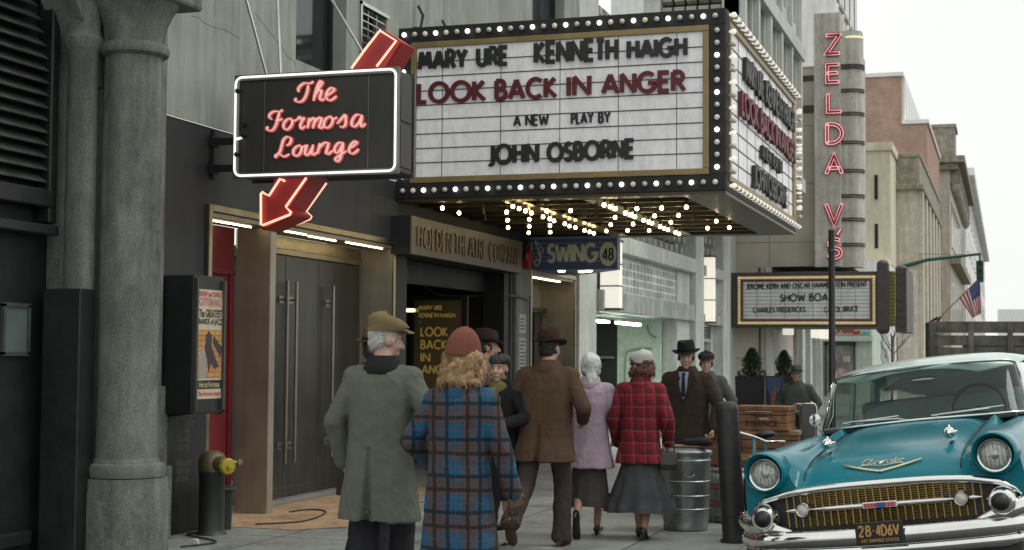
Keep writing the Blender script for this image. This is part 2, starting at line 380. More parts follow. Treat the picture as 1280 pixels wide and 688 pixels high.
def letter(mb, txt, O, U, V, width, height, stroke, d, gap=.22, space=.42, skew=0.):
    """sans lettering of a given width and height (metres); stroke in metres; d is the extrusion vector"""
    st, tw = text_strokes(txt, gap, space); inset = stroke/2
    kx = (width-stroke)/max(tw, .01); ky = (height-stroke)
    for i, s in enumerate(st):
        mb.ribbon([(inset+p[0]*kx+skew*p[1], inset+p[1]*ky) for p in s], stroke, O, U, V, d, lift=.0004*(i % 8))
    return mb
def offset_line(P, h):
    """2-D polyline pushed sideways by h with mitred corners"""
    k = len(P); closed = k > 3 and math.hypot(P[0][0]-P[-1][0], P[0][1]-P[-1][1]) < 1e-6; out = []
    for i in range(k):
        a = P[i-1] if i else (P[-2] if closed else None); b = P[i+1] if i < k-1 else (P[1] if closed else None); ns = []
        for p, q in ((a, P[i]), (P[i], b)):
            if p is None or q is None: continue
            dx, dy = q[0]-p[0], q[1]-p[1]; l = math.hypot(dx, dy)
            if l > 1e-9: ns.append((-dy/l, dx/l))
        n1, n2 = ns[0], ns[-1]; mx, my = n1[0]+n2[0], n1[1]+n2[1]; l = math.hypot(mx, my) or 1; mx, my = mx/l, my/l; c = max(.42, mx*n1[0]+my*n1[1])
        out.append((P[i][0]+mx*h/c, P[i][1]+my*h/c))
    return out
def bfont_mesh(txt, size, align='LEFT', ext=.0, shear=0., bold=0.):
    """mesh data of text in Blender's built-in face"""
    c = bpy.data.curves.new('t', 'FONT'); c.body = txt; c.size = size; c.align_x = align; c.extrude = ext; c.shear = shear; c.offset = bold
    o = bpy.data.objects.new('t', c); COL.objects.link(o); dg = bpy.context.evaluated_depsgraph_get()
    m = bpy.data.meshes.new_from_object(o.evaluated_get(dg)); bpy.data.objects.remove(o); bpy.data.curves.remove(c)
    vs = [tuple(v.co) for v in m.vertices]; fs = [tuple(p.vertices) for p in m.polygons]; bpy.data.meshes.remove(m); return vs, fs
def bfont(mb, txt, O, U, V, size=None, width=None, height=None, ext=.0, shear=0., bold=0.):
    vs, fs = bfont_mesh(txt, 1, ext=0, shear=shear, bold=bold)
    O = Vector(O); U = Vector(U).normalized(); V = Vector(V).normalized(); W = U.cross(V)
    xs = [v[0] for v in vs]; ys = [v[1] for v in vs]; w0, h0 = max(xs)-min(xs), max(ys)-min(ys)
    kx = width/w0 if width else size; ky = height/h0 if height else (kx if not size else size)
    return mb.add([O+U*((v[0]-min(xs))*kx)+V*((v[1]-min(ys))*ky)+W*ext for v in vs], fs)
def wall(mb, ax, pos, back, u0, u1, z0, z1, holes, dirn):
    """wall sheet on plane ax = pos with rectangular holes (u0, u1, z0, z1); reveals run from pos to back. u is y for ax x, x for ax y"""
    us = sorted({u0, u1, *[h[0] for h in holes], *[h[1] for h in holes]}); zs = sorted({z0, z1, *[h[2] for h in holes], *[h[3] for h in holes]})
    P = (lambda p, u, z: (p, u, z)) if ax == 'x' else (lambda p, u, z: (u, p, z))
    us = [u for u in us if u0-1e-6 <= u <= u1+1e-6]; zs = [z for z in zs if z0-1e-6 <= z <= z1+1e-6]
    for i in range(len(us)-1):
        for j in range(len(zs)-1):
            cu, cz = (us[i]+us[i+1])/2, (zs[j]+zs[j+1])/2
            if any(h[0] < cu < h[1] and h[2] < cz < h[3] for h in holes): continue
            mb.quad(P(pos, us[i], zs[j]), P(pos, us[i+1], zs[j]), P(pos, us[i+1], zs[j+1]), P(pos, us[i], zs[j+1]))
    for a, b, c, d in holes:
        for q in (((a, c), (a, d)), ((b, c), (b, d)), ((a, d), (b, d))) + ((((a, c), (b, c)),) if c > z0+1e-6 else ()):
            (ua, za), (ub, zb) = q
            mb.quad(P(pos, ua, za), P(pos, ub, zb), P(back, ub, zb), P(back, ua, za))
    for (ua, za), (ub, zb) in (((u0, z0), (u0, z1)), ((u1, z0), (u1, z1)), ((u0, z1), (u1, z1))):
        mb.quad(P(pos, ua, za), P(pos, ub, zb), P(back, ub, zb), P(back, ua, za))
    return mb
# ================================================================ SETTING
XF = -6.95
M_walk = grid_mat('pavement_concrete', (.265, .285, .265), (.07, .075, .07), 1.5, 1.5, .013, 0, .6, var=.25, bump=.35, col2=(.23, .245, .23), stain=(.11, .112, .105), stain_at=.56, grime=.28, fine=.12, scale=1.6)
def spots(m, scale, size, k):
    """small dark trodden-in spots scattered over a pavement"""
    t = m.node_tree; L = t.links.new; b = t.nodes['Principled BSDF']; old = b.inputs['Base Color'].links[0].from_socket
    tc = N(t, 'ShaderNodeTexCoord'); v = N(t, 'ShaderNodeTexVoronoi'); v.inputs['Scale'].default_value = scale; L(tc.outputs['Object'], v.inputs['Vector'])
    r = N(t, 'ShaderNodeMapRange'); r.inputs[1].default_value = size*.6; r.inputs[2].default_value = size; r.inputs[3].default_value = k; r.inputs[4].default_value = 1; L(v.outputs['Distance'], r.inputs[0])
    x = N(t, 'ShaderNodeMix', data_type='RGBA', blend_type='MULTIPLY'); x.inputs[0].default_value = 1; L(old, x.inputs[6]); L(r.outputs[0], x.inputs[7]); L(x.outputs[2], b.inputs['Base Color'])
spots(M_walk, 3.1, .085, .55); spots(M_walk, 1.1, .12, .75)
M_road = mat('asphalt', (.05, .05, .052), .6, var=.3, scale=1.2, bump=.5, bscale=120, fine=.3)
M_kerb = mat('kerb_granite', (.25, .25, .24), .75, fine=.25, bscale=60)
M_tan = mat('tan_paving', (.40, .27, .16), .75, var=.3, scale=2.5, bump=.3, bscale=30, grime=.35)
KX = -1.95
# ground: one sheet to the horizon, then kerb and pavement laid on it
g = MB(); xs = [-900, KX, .6, 3.4, 7, 900]; zs = [-.13, -.13, .174, .174, -.13, -.13]; ys = [-200, 2500]
for i in range(5): g.quad((xs[i], ys[0], zs[i]), (xs[i+1], ys[0], zs[i+1]), (xs[i+1], ys[1], zs[i+1]), (xs[i], ys[1], zs[i]))
tag(g.build('road', M_road), kind='structure')
g = MB(); g.box((-16, -60, -.125), (KX-.16, 400, 0)); tag(g.build('pavement', M_walk), kind='structure')
g = MB()
for i in range(60): g.box((KX-.158, -20+i*2.4, -.128), (KX, -20+i*2.4+2.392, .002))
tag(g.build('kerb', M_kerb, bevel=.012), kind='structure')
g = MB(); rr = random.Random(3)
edge = [(-7.3, 12.45)]+[(-6.0+.35*math.sin(k*.9)+rr.uniform(-.12, .12)-.16*k*(k > 7)*.4, 12.5+k*.42) for k in range(12)]+[(-7.3, 17.1)]
g.add([(x, y, .004) for x, y in edge], [tuple(range(len(edge)))]); tag(g.build('path', M_tan), kind='structure')

# ---------------------------------------------------------------- granite arcade at the left edge
def sgn(v): return 1 if v >= 0 else -1
M_gran = mat('granite', (.165, .18, .155), .8, var=.25, scale=2.2, bump=.5, bscale=70, fine=.35, streak=.45, stain=(.085, .09, .08), stain_at=.54, grime=.2)
M_iron = mat('black_iron_paint', (.013, .015, .016), .45, var=.35, scale=3, bump=.12, bscale=25, grime=.25)
M_iron2 = mat('grey_iron_paint', (.055, .062, .055), .5, var=.3, scale=4, bump=.1, bscale=30, streak=.3)
ar = thing('granite_building', 'weathered granite arcade front with round column and louvred dark doorway at the left edge', 'building', (-6.9, 10.7, 0))
cx, cy = -6.70, 10.66
m = MB(); m.lathe([(.252, .70), (.247, .78), (.240, .95), (.2395, 1.3), (.239, 1.65), (.2385, 2.0), (.238, 2.4), (.2375, 2.8), (.236, 3.2), (.233, 3.6), (.23, 3.98)], (cx, cy, 0), 40)
col_ = m.build('column', M_gran, ar, smooth=40)
m = MB(); m.lathe([(.28, .585), (.305, .60), (.315, .65), (.305, .695), (.265, .71), (.258, .735), (.245, .75)], (cx, cy, 0), 40); m.build('base_moulding', M_gran, col_, smooth=40)
m = MB()
m.lathe([(.235, 3.96), (.275, 3.985), (.285, 4.02), (.275, 4.055), (.24, 4.075), (.25, 4.2), (.31, 4.33), (.36, 4.4)], (cx, cy, 0), 40)
m.build('capital', M_gran, col_, smooth=40)
m = MB(); m.lathe([(.325, 0), (.325, .47), (.312, .5), (.312, .59)], (cx, cy, 0), 40, M=None)
m.v = [(cx+sgn(x-cx)*abs((x-cx)/.325)**.72*.315, cy+sgn(y-cy)*abs((y-cy)/.325)**.72*.315, z) for x, y, z in m.v]; m.build('plinth', M_gran, col_, smooth=40)
m = MB(); m.box((cx-.5, cy-.36, 4.4), (cx+.40, cy+.40, 7)); m.build('impost_block', M_gran, col_, bevel=.03)
m = MB(); m.box((-7.3, 11.0, 0), (-6.80, 11.55, .62)); m.box((-7.3, 11.02, .61), (-6.82, 11.50, 1.3)); m.box((-7.3, 11.05, 1.29), (-6.84, 11.42, 7)); m.build('pier', M_gran, ar, bevel=.015)
m = MB(); m.lathe([(.13, .6), (.12, .8), (.12, 3.98), (.15, 4.02), (.16, 4.08), (.13, 4.13), (.13, 4.5)], (-7.0, 10.40, 0), 24); m.build('pilaster', M_gran, ar, smooth=40)
m = MB(); m.box((-7.8, 10.40, 0), (-7.04, 11.05, 4.4)); m.build('jamb', M_gran, ar, bevel=.01)
# arch over the dark doorway
m = MB(); cyA, zA, rA = 8.7, 3.72, 1.72; prev = None
arc_ = [(cyA+rA*math.cos(t), zA+rA*.72*math.sin(t)) for t in [math.pi*.5*k/16 for k in range(17)]]
poly = arc_+[(8.7, 7.0), (10.62, 7.0), (10.62, 3.72)]
m.prism(poly, (-7.25, 0, 0), (0, 1, 0), (0, 0, 1), (.32, 0, 0)); m.build('arch', M_gran, ar)
m = MB(); m.box((-7.6, 8.0, 0), (-7.3, 10.5, 7)); m.build('door', M_iron, ar)
m = MB()
for k in range(15):
    z = 2.93+k*.098; e = 10.22-(.0 if z < 3.7 else (z-3.7)**2*.5)
    m.add([(-7.28, 8.3, z+.05), (-7.28, e, z+.05), (-7.19, e, z-.02), (-7.19, 8.3, z-.02), (-7.28, 8.3, z+.062), (-7.28, e, z+.062), (-7.178, e, z-.014), (-7.178, 8.3, z-.014)], [(0, 1, 2, 3), (4, 5, 6, 7), (0, 1, 5, 4), (1, 2, 6, 5), (2, 3, 7, 6), (3, 0, 4, 7)])
m.build('louvre', M_iron2, ar)
m = MB(); m.box((-7.3, 10.22, 2.6), (-7.16, 10.32, 4.4)); m.box((-7.3, 8.2, 2.72), (-7.15, 10.3, 2.86)); m.box((-7.3, 8.2, 2.5), (-7.12, 10.3, 2.58)); m.box((-7.3, 8.2, .1), (-7.2, 10.15, .2)); m.build('door_frame', M_iron, ar, bevel=.012)
m = MB(); m.box((-7.3, 9.83, 1.56), (-7.27, 9.86, 1.95)); m.box((-7.3, 10.14, 1.56), (-7.27, 10.17, 1.95)); m.box((-7.3, 9.83, 1.93), (-7.27, 10.17, 1.96)); m.box((-7.3, 9.83, 1.55), (-7.27, 10.17, 1.58)); wf = m.build('window_frame', M_iron2, ar)
m = MB(); m.box((-7.3, 9.86, 1.58), (-7.285, 10.14, 1.93)); m.build('pane', mat('dusty_pane', (.10, .13, .13), .3, bump=0), wf)
m = MB(); m.box((-7.2, 10.22, 0), (-6.86, 10.44, 2.08)); m.build('door_edge', M_iron, ar, bevel=.01)

# ---------------------------------------------------------------- stucco building: lounge, theatre and club entrances
M_stl = mat('pale_stucco', (.31, .335, .295), .85, var=.18, scale=1.1, bump=.2, bscale=35, streak=.3, stain=(.23, .25, .22), stain_at=.58)
M_std = mat('charcoal_paint', (.026, .028, .030), .6, var=.3, scale=1.6, bump=.15, bscale=30, streak=.25)
M_brz = mat('bronze_steel', (.33, .30, .235), .45, .5, var=.2, scale=2, bump=.05, bscale=60, streak=.15)
M_brs = mat('worn_brass', (.32, .27, .165), .35, 1., var=.25, scale=4, bump=.05)
M_stn = mat('stainless', (.5, .5, .47), .3, 1., var=.15, scale=3, bump=.04)
M_red = mat('red_door_paint', (.16, .014, .018), .4, var=.2, scale=2, bump=.08)
M_drk = mat('bronze_door', (.050, .048, .038), .34, .35, var=.3, scale=2.2, bump=.05, streak=.3)
M_win = mat('dark_window_glass', (.02, .025, .026), .08, var=.3, bump=0)
M_blk = mat('matt_black', (.012, .012, .013), .6, bump=.1)
M_tube = emit('warm_strip', (1, .78, .46), 9)
M_wood = mat('dark_panelling', (.045, .028, .018), .5, var=.35, scale=2, bump=.1, streak=.4)
sb = thing('stucco_building', 'grey stucco building with charcoal base holding the lounge and theatre entrances', 'building', (XF, 17, 0))
m = MB(); wall(m, 'x', XF, XF-.25, 11.45, 24.9, 3.66, 16, [(14.1, 15.35, 4.62, 7.2), (15.75, 16.5, 4.98, 5.56), (22.3, 24.1, 6.75, 8.6)], 1); m.build('upper_wall', M_stl, sb)
m = MB(); wall(m, 'x', XF-.012, XF-.4, 11.45, 24.9, 0, 3.66, [(12.39, 16.74, 0, 2.885), (17.25, 21.35, 0, 2.80), (22.28, 24.8, 0, 2.87)], 1); m.build('charcoal_wall', M_std, sb)
for a, b, c, d in ((14.1, 15.35, 4.62, 7.2), (22.3, 24.1, 6.75, 8.6)):
    m = MB()
    for q in ((a, a+.06, c, d), (b-.06, b, c, d), (a+.06, b-.06, c, c+.07), (a+.06, b-.06, c+1.25, c+1.32)): m.box((XF-.24, q[0], q[2]), (XF-.16, q[1], q[3]))
    w_ = m.build('window', M_iron, sb)
    m = MB(); m.box((XF-.26, a+.03, c+.03), (XF-.21, b-.03, d)); m.build('pane', M_win, w_)
m = MB(); m.box((XF-.2, 15.75, 4.98), (XF-.18, 16.5, 5.56)); vt = m.build('vent', M_blk, sb)
m = MB()
for k in range(1, 7): m.box((XF-.02, 15.75, 4.98+k*.083), (XF-.012, 16.5, 4.98+k*.083+.012))
for k in range(1, 3): m.box((XF-.03, 15.75+k*.25, 4.98), (XF-.022, 15.75+k*.25+.012, 5.56))
m.box((XF-.03, 15.71, 4.95), (XF+.02, 15.752, 5.6)); m.box((XF-.03, 15.71, 5.56), (XF+.02, 16.54, 5.6)); m.build('grille', M_stn, vt)
# hairline cracks and small fixings on the stucco
m = MB(); rr = random.Random(11)
for (y0, z0, dy, dz) in ((13.2, 4.9, .9, -.35), (18.6, 6.1, 1.3, -.5), (12.4, 4.7, 0.05, .9), (12.0, 4.62, .9, -.02), (17.0, 5.9, .02, .8)):
    pts = [(XF+.001, y0+dy*k/9+rr.uniform(-.02, .02), z0+dz*k/9+rr.uniform(-.02, .02)) for k in range(10)]; m.tube(pts, .0016, 4)
for y in (17.35, 18.2): m.tube([(XF, y, 5.62), (XF+.1, y, 5.62), (XF+.12, y+.02, 5.78), (XF+.06, y, 5.9)], .02, 6)
m.build('crack', M_iron, sb)
# lounge portal
XD = -7.35
m = MB(); m.box((XF-.01, 12.33, 0), (XF+.03, 12.39, 2.95)); m.box((XF-.01, 16.74, 0), (XF+.03, 16.80, 2.95)); m.box((XF-.01, 12.39, 2.885), (XF+.03, 16.74, 2.95)); m.build('door_surround', M_brs, sb, bevel=.006)
m = MB(); m.box((XD, 16.735, 0), (XF+.002, 16.765, 2.883)); m.box((XD, 12.36, 0), (XF+.002, 12.392, 2.883)); m.box((XD, 12.393, 2.84), (XF, 16.733, 2.88)); m.build('door_reveal', M_brz, sb)
m = MB(); m.box((XD+.03, 13.60, .002), (XF+.005, 13.72, 2.838)); m.build('door_pillar', M_brz, sb, bevel=.008)
m = MB(); m.box((XD-.05, 12.395, .03), (XD, 13.6, 2.836)); m.box((XD, 12.45, 2.36), (XD+.03, 13.59, 2.42)); m.box((XD, 13.05, .03), (XD+.02, 13.09, 2.36)); m.box((XD, 13.5, .03), (XD+.02, 13.58, 2.36)); rd = m.build('red_door', M_red, sb, bevel=.006)
m = MB(); m.tube([(XD+.02, 13.3, 1.0), (XD+.07, 13.3, 1.02), (XD+.07, 13.3, 1.32), (XD+.02, 13.3, 1.34)], .016, 8); m.build('handle', M_blk, rd)
m = MB(); m.box((XD-.05, 13.72, 2.64), (XD+.02, 16.73, 2.7)); m.box((XD-.05, 13.72, 2.70), (XD-.005, 16.73, 2.84)); m.build('transom', M_brs, sb, bevel=.005)
m = MB(); m.box((XD-.05, 13.72, .0), (XD+.14, 16.73, .05)); m.build('threshold', mat('threshold_stone', (.2, .2, .18), .6), sb, bevel=.01)
for (a, b, hy) in ((13.73, 14.76, 14.66), (14.77, 15.58, 14.88), (15.59, 16.72, 15.82)):
    m = MB(); m.box((XD-.05, a, .055), (XD-.012, b, 2.635)); m.box((XD-.012, a, .055), (XD-.006, b, .16))
    d_ = m.build('double_door', M_drk, sb, bevel=.004)
    m = MB(); m.tube([(XD+.07, hy, .42), (XD+.07, hy, 2.36)], .018, 10)
    for z in (.6, 2.16): m.tube([(XD-.01, hy, z), (XD+.07, hy, z)], .012, 8); m.box((XD-.011, hy-.05, z-.04), (XD-.002, hy+.05, z+.04))
    m.build('handle', mat('aged_steel', (.27, .25, .21), .35, .8, bump=0), d_, smooth=40)
for (a, b, x) in ((12.5, 13.5, -7.12), (13.85, 14.5, -7.0), (14.65, 15.35, -7.05), (15.55, 16.6, -7.02)):
    m = MB(); m.box((x, a, 2.826), (x+.010, b, 2.839)); m.build('strip_light', M_tube, sb)
# theatre recess
m = MB(); m.box((-10, 17.0, -.01), (-9.9, 21.7, 2.95)); m.box((-9.9, 21.35, 0), (XF-.4, 21.45, 2.95)); m.box((-9.9, 17.15, 0), (XF-.4, 17.25, 2.95)); m.box((-9.9, 17.0, 2.8), (XF-.4, 21.6, 2.9)); m.build('lobby_wall', M_wood, sb)
m = MB(); m.box((-9.2, 21.3, 0), (-8.62, 21.34, 2.79)); m.box((XF-.39, 17.3, 2.5), (XF-.3, 21.3, 2.79)); m.box((XF-.35, 21.1, 0), (XF-.03, 21.34, 2.79)); m.build('lobby_frame', M_blk, sb)
# conduit and pier between theatre and club
M_pier = mat('grey_pier_paint', (.2, .21, .195), .7, var=.2, streak=.3, grime=.2)
m = MB(); m.box((XF-.2, 21.5, 0), (XF+.03, 22.2, 2.9)); m.build('entrance_pier', M_pier, sb, bevel=.01)
m = MB(); m.tube(spline([(-8.3, 21.25, 2.62), (-8.0, 21.27, 2.47), (-7.2, 21.27, 2.47), (XF+.05, 21.45, 2.46), (XF+.07, 21.75, 2.45), (XF+.07, 22.02, 2.42), (XF+.07, 22.06, 2.3), (XF+.07, 22.06, 0.4)], 5), .018, 8); m.build('conduit', M_pier, sb, smooth=60)
m = MB(); m.box((XF+.03, 21.64, 1.3), (XF+.034, 21.98, 1.85)); m.box((XF+.03, 21.64, 1.92), (XF+.034, 21.98, 2.2)); m.box((XF+.03, 21.7, 1.02), (XF+.034, 21.95, 1.2)); ntc = m.build('notice', mat('notice_paper', (.42, .43, .41), .8), sb)
m = MB(); rr = random.Random(5)
for z in [1.34+.055*k for k in range(9)]+[1.97+.05*k for k in range(4)]: m.box((XF+.034, 21.68, z), (XF+.0355, 21.68+rr.uniform(.14, .27), z+.018))
m.build('print', M_blk, ntc)
# club portal
m = MB(); m.box((XF-.01, 22.24, 0), (XF+.03, 22.30, 2.93)); m.box((XF-.01, 24.76, 0), (XF+.03, 24.82, 2.93)); m.box((XF-.01, 22.3, 2.86), (XF+.03, 24.76, 2.93)); m.build('door_surround', M_brs, sb, bevel=.006)
m = MB(); m.box((-7.5, 24.75, 0), (XF, 24.79, 2.86)); m.box((-7.5, 22.28, 2.82), (XF, 24.75, 2.858)); m.build('door_reveal', M_brz, sb)
m = MB(); m.box((-7.56, 22.28, .02), (-7.5, 24.75, 2.3)); m.box((-7.5, 22.28, 2.3), (-7.42, 24.75, 2.38)); m.box((-7.5, 23.1, .02), (-7.46, 23.16, 2.3)); m.box((-7.5, 24.2, .02), (-7.46, 24.3, 2.3)); m.build('club_door', M_drk, sb, bevel=.005)
m = MB(); m.box((-7.56, 22.28, 2.38), (-7.5, 24.75, 2.82)); m.build('transom', M_brz, sb)
m = MB(); m.box((-7.1, 22.7, 2.805), (-7.05, 24.3, 2.819)); m.build('strip_light', M_tube, sb)

# ---------------------------------------------------------------- garage building with breeze-block screens
M_conc = mat('pale_painted_concrete', (.56, .585, .545), .75, var=.12, scale=1.2, bump=.12, streak=.22, grime=.12)
M_conc2 = mat('stained_concrete', (.42, .45, .42), .85, var=.2, scale=2, bump=.25, streak=.45, grime=.2)
M_brze = mat('breeze_block', (.40, .405, .34), .85, var=.2, scale=5, bump=.3, bscale=80)
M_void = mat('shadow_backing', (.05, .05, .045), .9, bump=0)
M_grn = mat('mint_wall_paint', (.66, .80, .68), .6, var=.1, scale=1, bump=.08, grime=.15)
M_lampw = emit('opal_lamp', (1, .95, .82), .68)
M_fluo = emit('fluorescent', (.95, 1, .90), 60)
M_gb = grid_mat('glass_block', (.52, .56, .53), (.86, .88, .83), .3, .155, .024, 0, .15, var=.4, swap='YZ', bump=.8, col2=(.36, .40, .38))
gb = thing('garage_building', 'pale parking garage with breeze block screens and a glass block window', 'building', (XF, 33, 0))
for a, b in (((XF-.3, 24.92, 0), (XF+.06, 25.6, 3.5)), ((XF-.3, 25.62, 0), (XF+.02, 26.2, 3.5)), ((XF-.3, 24.92, 3.5), (XF+.04, 26.2, 16)), ((XF-.3, 34.62, 0), (XF+.16, 35.6, 8)), ((XF-.3, 38.2, 0), (XF+.16, 39.2, 8)), ((XF-.3, 39.22, 0), (XF+.05, 40.68, 9)), ((XF-.32, 33.2, 0), (XF+.02, 34.6, 3.5))):
    m = MB(); m.box(a, b); m.build('pilaster', M_conc, gb, bevel=.015)
m = MB(); m.box((XF-.2, 26.22, 3.5), (XF+.2, 34.6, 3.82)); m.box((XF-.2, 35.62, 3.5), (XF+.2, 38.18, 3.75)); m.build('upper_ledge', M_conc, gb, bevel=.015)
m = MB(); m.box((XF-.2, 26.22, 2.40), (XF+.14, 34.6, 2.77)); m.box((XF-.2, 35.62, 2.36), (XF+.16, 38.18, 2.6)); m.build('lower_ledge', M_conc2, gb, bevel=.012)
m = MB(); m.box((XF-.2, 26.95, 2.772), (XF-.02, 33.4, 3.498)); m.build('glass_block_window', M_gb, gb)
m = MB(); m.box((XF-.2, 33.4, 2.772), (XF+.0, 34.6, 3.498)); m.box((XF-.2, 26.22, 2.772), (XF+.0, 26.95, 3.498)); m.box((XF-.2, 35.62, 2.602), (XF, 38.18, 3.498)); m.build('infill_panel', M_conc, gb)
m = MB(); m.box((XF+.0, 36.2, 2.66), (XF+.012, 37.0, 3.35)); m.build('lit_panel', emit('warm_panel', (1, .9, .62), .5), gb)
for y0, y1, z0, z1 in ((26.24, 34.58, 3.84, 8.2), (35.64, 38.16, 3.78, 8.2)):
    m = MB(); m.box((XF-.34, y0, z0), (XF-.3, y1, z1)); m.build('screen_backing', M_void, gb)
    m = MB(); nz_ = int((z1-z0)/.26); ny = int((y1-y0)/.27)
    for j in range(nz_):
        for i in range(ny):
            y = y0+.02+i*.27+(.0 if j % 2 else .0); z = z0+.02+j*.26; x = XF-.1 if (i+j) % 2 else XF-.03
            m.add([(x-.12, y, z), (x-.12, y+.2, z), (x, y+.2, z+.05), (x, y, z+.05), (x-.12, y, z+.235), (x-.12, y+.2, z+.235), (x, y+.2, z+.185), (x, y, z+.185)],
                  [(0, 3, 2, 1), (4, 5, 6, 7), (0, 1, 5, 4), (1, 2, 6, 5), (2, 3, 7, 6), (3, 0, 4, 7)])
    m.build('breeze_block_screen', M_brze, gb)
# garage opening
m = MB(); m.box((-8.3, 33.2, 0), (XF-.33, 33.3, 2.4)); m.box((-14, 25.9, 2.4), (XF-.2, 33.3, 2.5)); m.build('garage_wall', M_grn, gb)
m = MB(); m.box((-14, 33.25, 0), (-8.3, 33.35, 2.4)); m.box((-14.1, 26, 0), (-14, 33.3, 2.4)); m.box((-14, 26.1, 0), (XF-.3, 26.2, 2.4)); m.build('garage_back', mat('garage_dark', (.03, .033, .03), .8), gb)  # near-black walls put the garage's unlit depth into the colour
m = MB(); m.box((-10, 32.9, .02), (-8.4, 33.1, .95)); m.tube([(-9.9, 33.1, 1.55), (-8.35, 33.1, 1.55)], .03, 6); m.build('barrier', mat('garage_barrier', (.2, .24, .2), .7), gb)
for (y0, y1, x) in ((27.0, 28.9, -7.5), (29.5, 31.4, -7.45)):
    m = MB(); m.box((x, y0, 2.27), (x+.14, y1, 2.33)); fl = m.build('ceiling_lamp', M_conc, gb)
    m = MB(); m.tube([(x+.04, y0, 2.245), (x+.04, y1, 2.245)], .02, 8); m.tube([(x+.1, y0, 2.245), (x+.1, y1, 2.245)], .02, 8); m.build('lamp_tube', M_fluo, fl)
m = MB(); m.tube(spline([(-8.1, 33.16, .2), (-8.1, 33.16, 1.5), (-7.95, 33.16, 1.72), (-7.5, 33.16, 1.76)], 5), .02, 6); m.tube(spline([(-7.6, 33.16, 2.3), (-7.55, 33.15, 2.1), (-7.4, 33.15, 2.0)], 4), .025, 6); m.build('pipe', mat('grey_pipe', (.3, .36, .31), .5), gb)
# second bay: shop front with vent grille
m = MB(); m.box((XF-.3, 35.62, 0), (XF-.1, 35.9, 2.36)); m.box((XF-.3, 37.9, 0), (XF-.1, 38.18, 2.36)); m.box((XF-.3, 35.9, 1.95), (XF-.12, 37.9, 2.02)); m.box((XF-.3, 35.9, 0), (XF-.12, 37.9, .25)); m.box((XF-.28, 36.8, .25), (XF-.14, 36.86, 1.95)); sf = m.build('shop_frame', M_conc, gb, bevel=.01)
m = MB(); m.box((XF-.3, 35.9, .25), (XF-.26, 37.9, 1.95)); m.build('pane', mat('shop_glass', (.16, .2, .2), .1, var=.5, scale=1.4, bump=0), sf)
m = MB(); rr = random.Random(2)
for k in range(14):
    y = rr.uniform(35.95, 37.6); z = rr.uniform(.6, 1.7); m.cur = k % 4; m.box((XF-.258, y, z), (XF-.25-.001*k, y+rr.uniform(.1, .3), z+rr.uniform(.1, .3)))
m.build('window_card', [mat('card_white', (.6, .6, .58), .8), mat('card_blue', (.12, .2, .34), .8), mat('card_red', (.4, .08, .08), .8), mat('card_cream', (.5, .45, .33), .8)], sf)
m = MB()
for k in range(6): m.box((XF-.2, 35.9, 2.05+k*.05), (XF-.12, 37.9, 2.075+k*.05))
m.build('vent_grille', M_iron2, gb)
for (y, x1, z0, z1) in ((26.32, XF+.40, 2.44, 3.62), (35.75, XF+.36, 2.42, 3.95)):
    m = MB(); m.box((XF+.0, y-.03, z0-.04), (x1+.02, y+.26, z0)); m.box((XF+.0, y-.03, z1), (x1+.02, y+.26, z1+.04)); m.box((XF+.0, y-.02, z0), (XF+.05, y+.25, z1))
    for k in (1, 2): m.box((XF+.05, y-.012, z0+(z1-z0)*k/3-.012), (x1+.008, y+.232, z0+(z1-z0)*k/3+.012))
    lm = m.build('wall_lamp', M_iron2, gb)
    m = MB(); m.box((XF+.052, y, z0+.002), (x1, y+.22, z1-.002)); m.build('lamp_glass', M_lampw, lm)
# projecting upper floors
XU = -5.0
m = MB()
hs = [(30.2+i*1.75, 31.5+i*1.75, 6.6+j*3.4, 9.2+j*3.4) for i in range(5) for j in range(3)]
wall(m, 'x', XU, XU-.3, 29.9, 39.0, 5.7, 17, hs, 1); hx = [(-6.6, -5.35, 6.6+j*3.4, 9.2+j*3.4) for j in range(3)]
wall(m, 'y', 29.9, 30.2, XF, XU-.001, 5.7, 17, hx, 1); m.box((XF, 29.95, 5.6), (XU-.01, 39, 5.69)); m.box((XF, 38.9, 5.7), (XU-.3, 39.0, 17)); m.build('upper_wall', M_conc, gb)
m = MB()
for i in range(6): m.box((XU, 29.92+i*1.75, 5.7), (XU+.12, 30.16+i*1.75, 17))
for j in range(4): m.box((XU, 29.9, 5.75+j*3.4), (XU+.17, 39.05, 6.1+j*3.4)); m.box((XF, 29.73, 5.75+j*3.4), (XU, 29.9, 6.1+j*3.4))
m.build('upper_rib', M_conc, gb, bevel=.01)
m = MB()
for (a, b, c, d) in hs:
    k = 0
    for i in range(5):
        for j in range(11):
            m.add([(XU-.24, a+i*.26+.01, c+j*.236), (XU-.24, a+i*.26+.2, c+j*.236), (XU-.1, a+i*.26+.2, c+j*.236+.05), (XU-.1, a+i*.26+.01, c+j*.236+.05), (XU-.24, a+i*.26+.01, c+j*.236+.2), (XU-.24, a+i*.26+.2, c+j*.236+.2), (XU-.1, a+i*.26+.2, c+j*.236+.17), (XU-.1, a+i*.26+.01, c+j*.236+.17)], [(0, 3, 2, 1), (4, 5, 6, 7), (0, 1, 5, 4), (1, 2, 6, 5), (2, 3, 7, 6), (3, 0, 4, 7)])
for (a, b, c, d) in hx:
    for i in range(5):
        for j in range(11):
            x = a+i*.25+.01; z = c+j*.236
            m.add([(x, 30.14, z), (x+.2, 30.14, z), (x+.2, 30.0, z+.05), (x, 30.0, z+.05), (x, 30.14, z+.2), (x+.2, 30.14, z+.2), (x+.2, 30.0, z+.17), (x, 30.0, z+.17)], [(0, 3, 2, 1), (4, 5, 6, 7), (0, 1, 5, 4), (1, 2, 6, 5), (2, 3, 7, 6), (3, 0, 4, 7)])
m.build('breeze_block_screen', M_brze, gb)
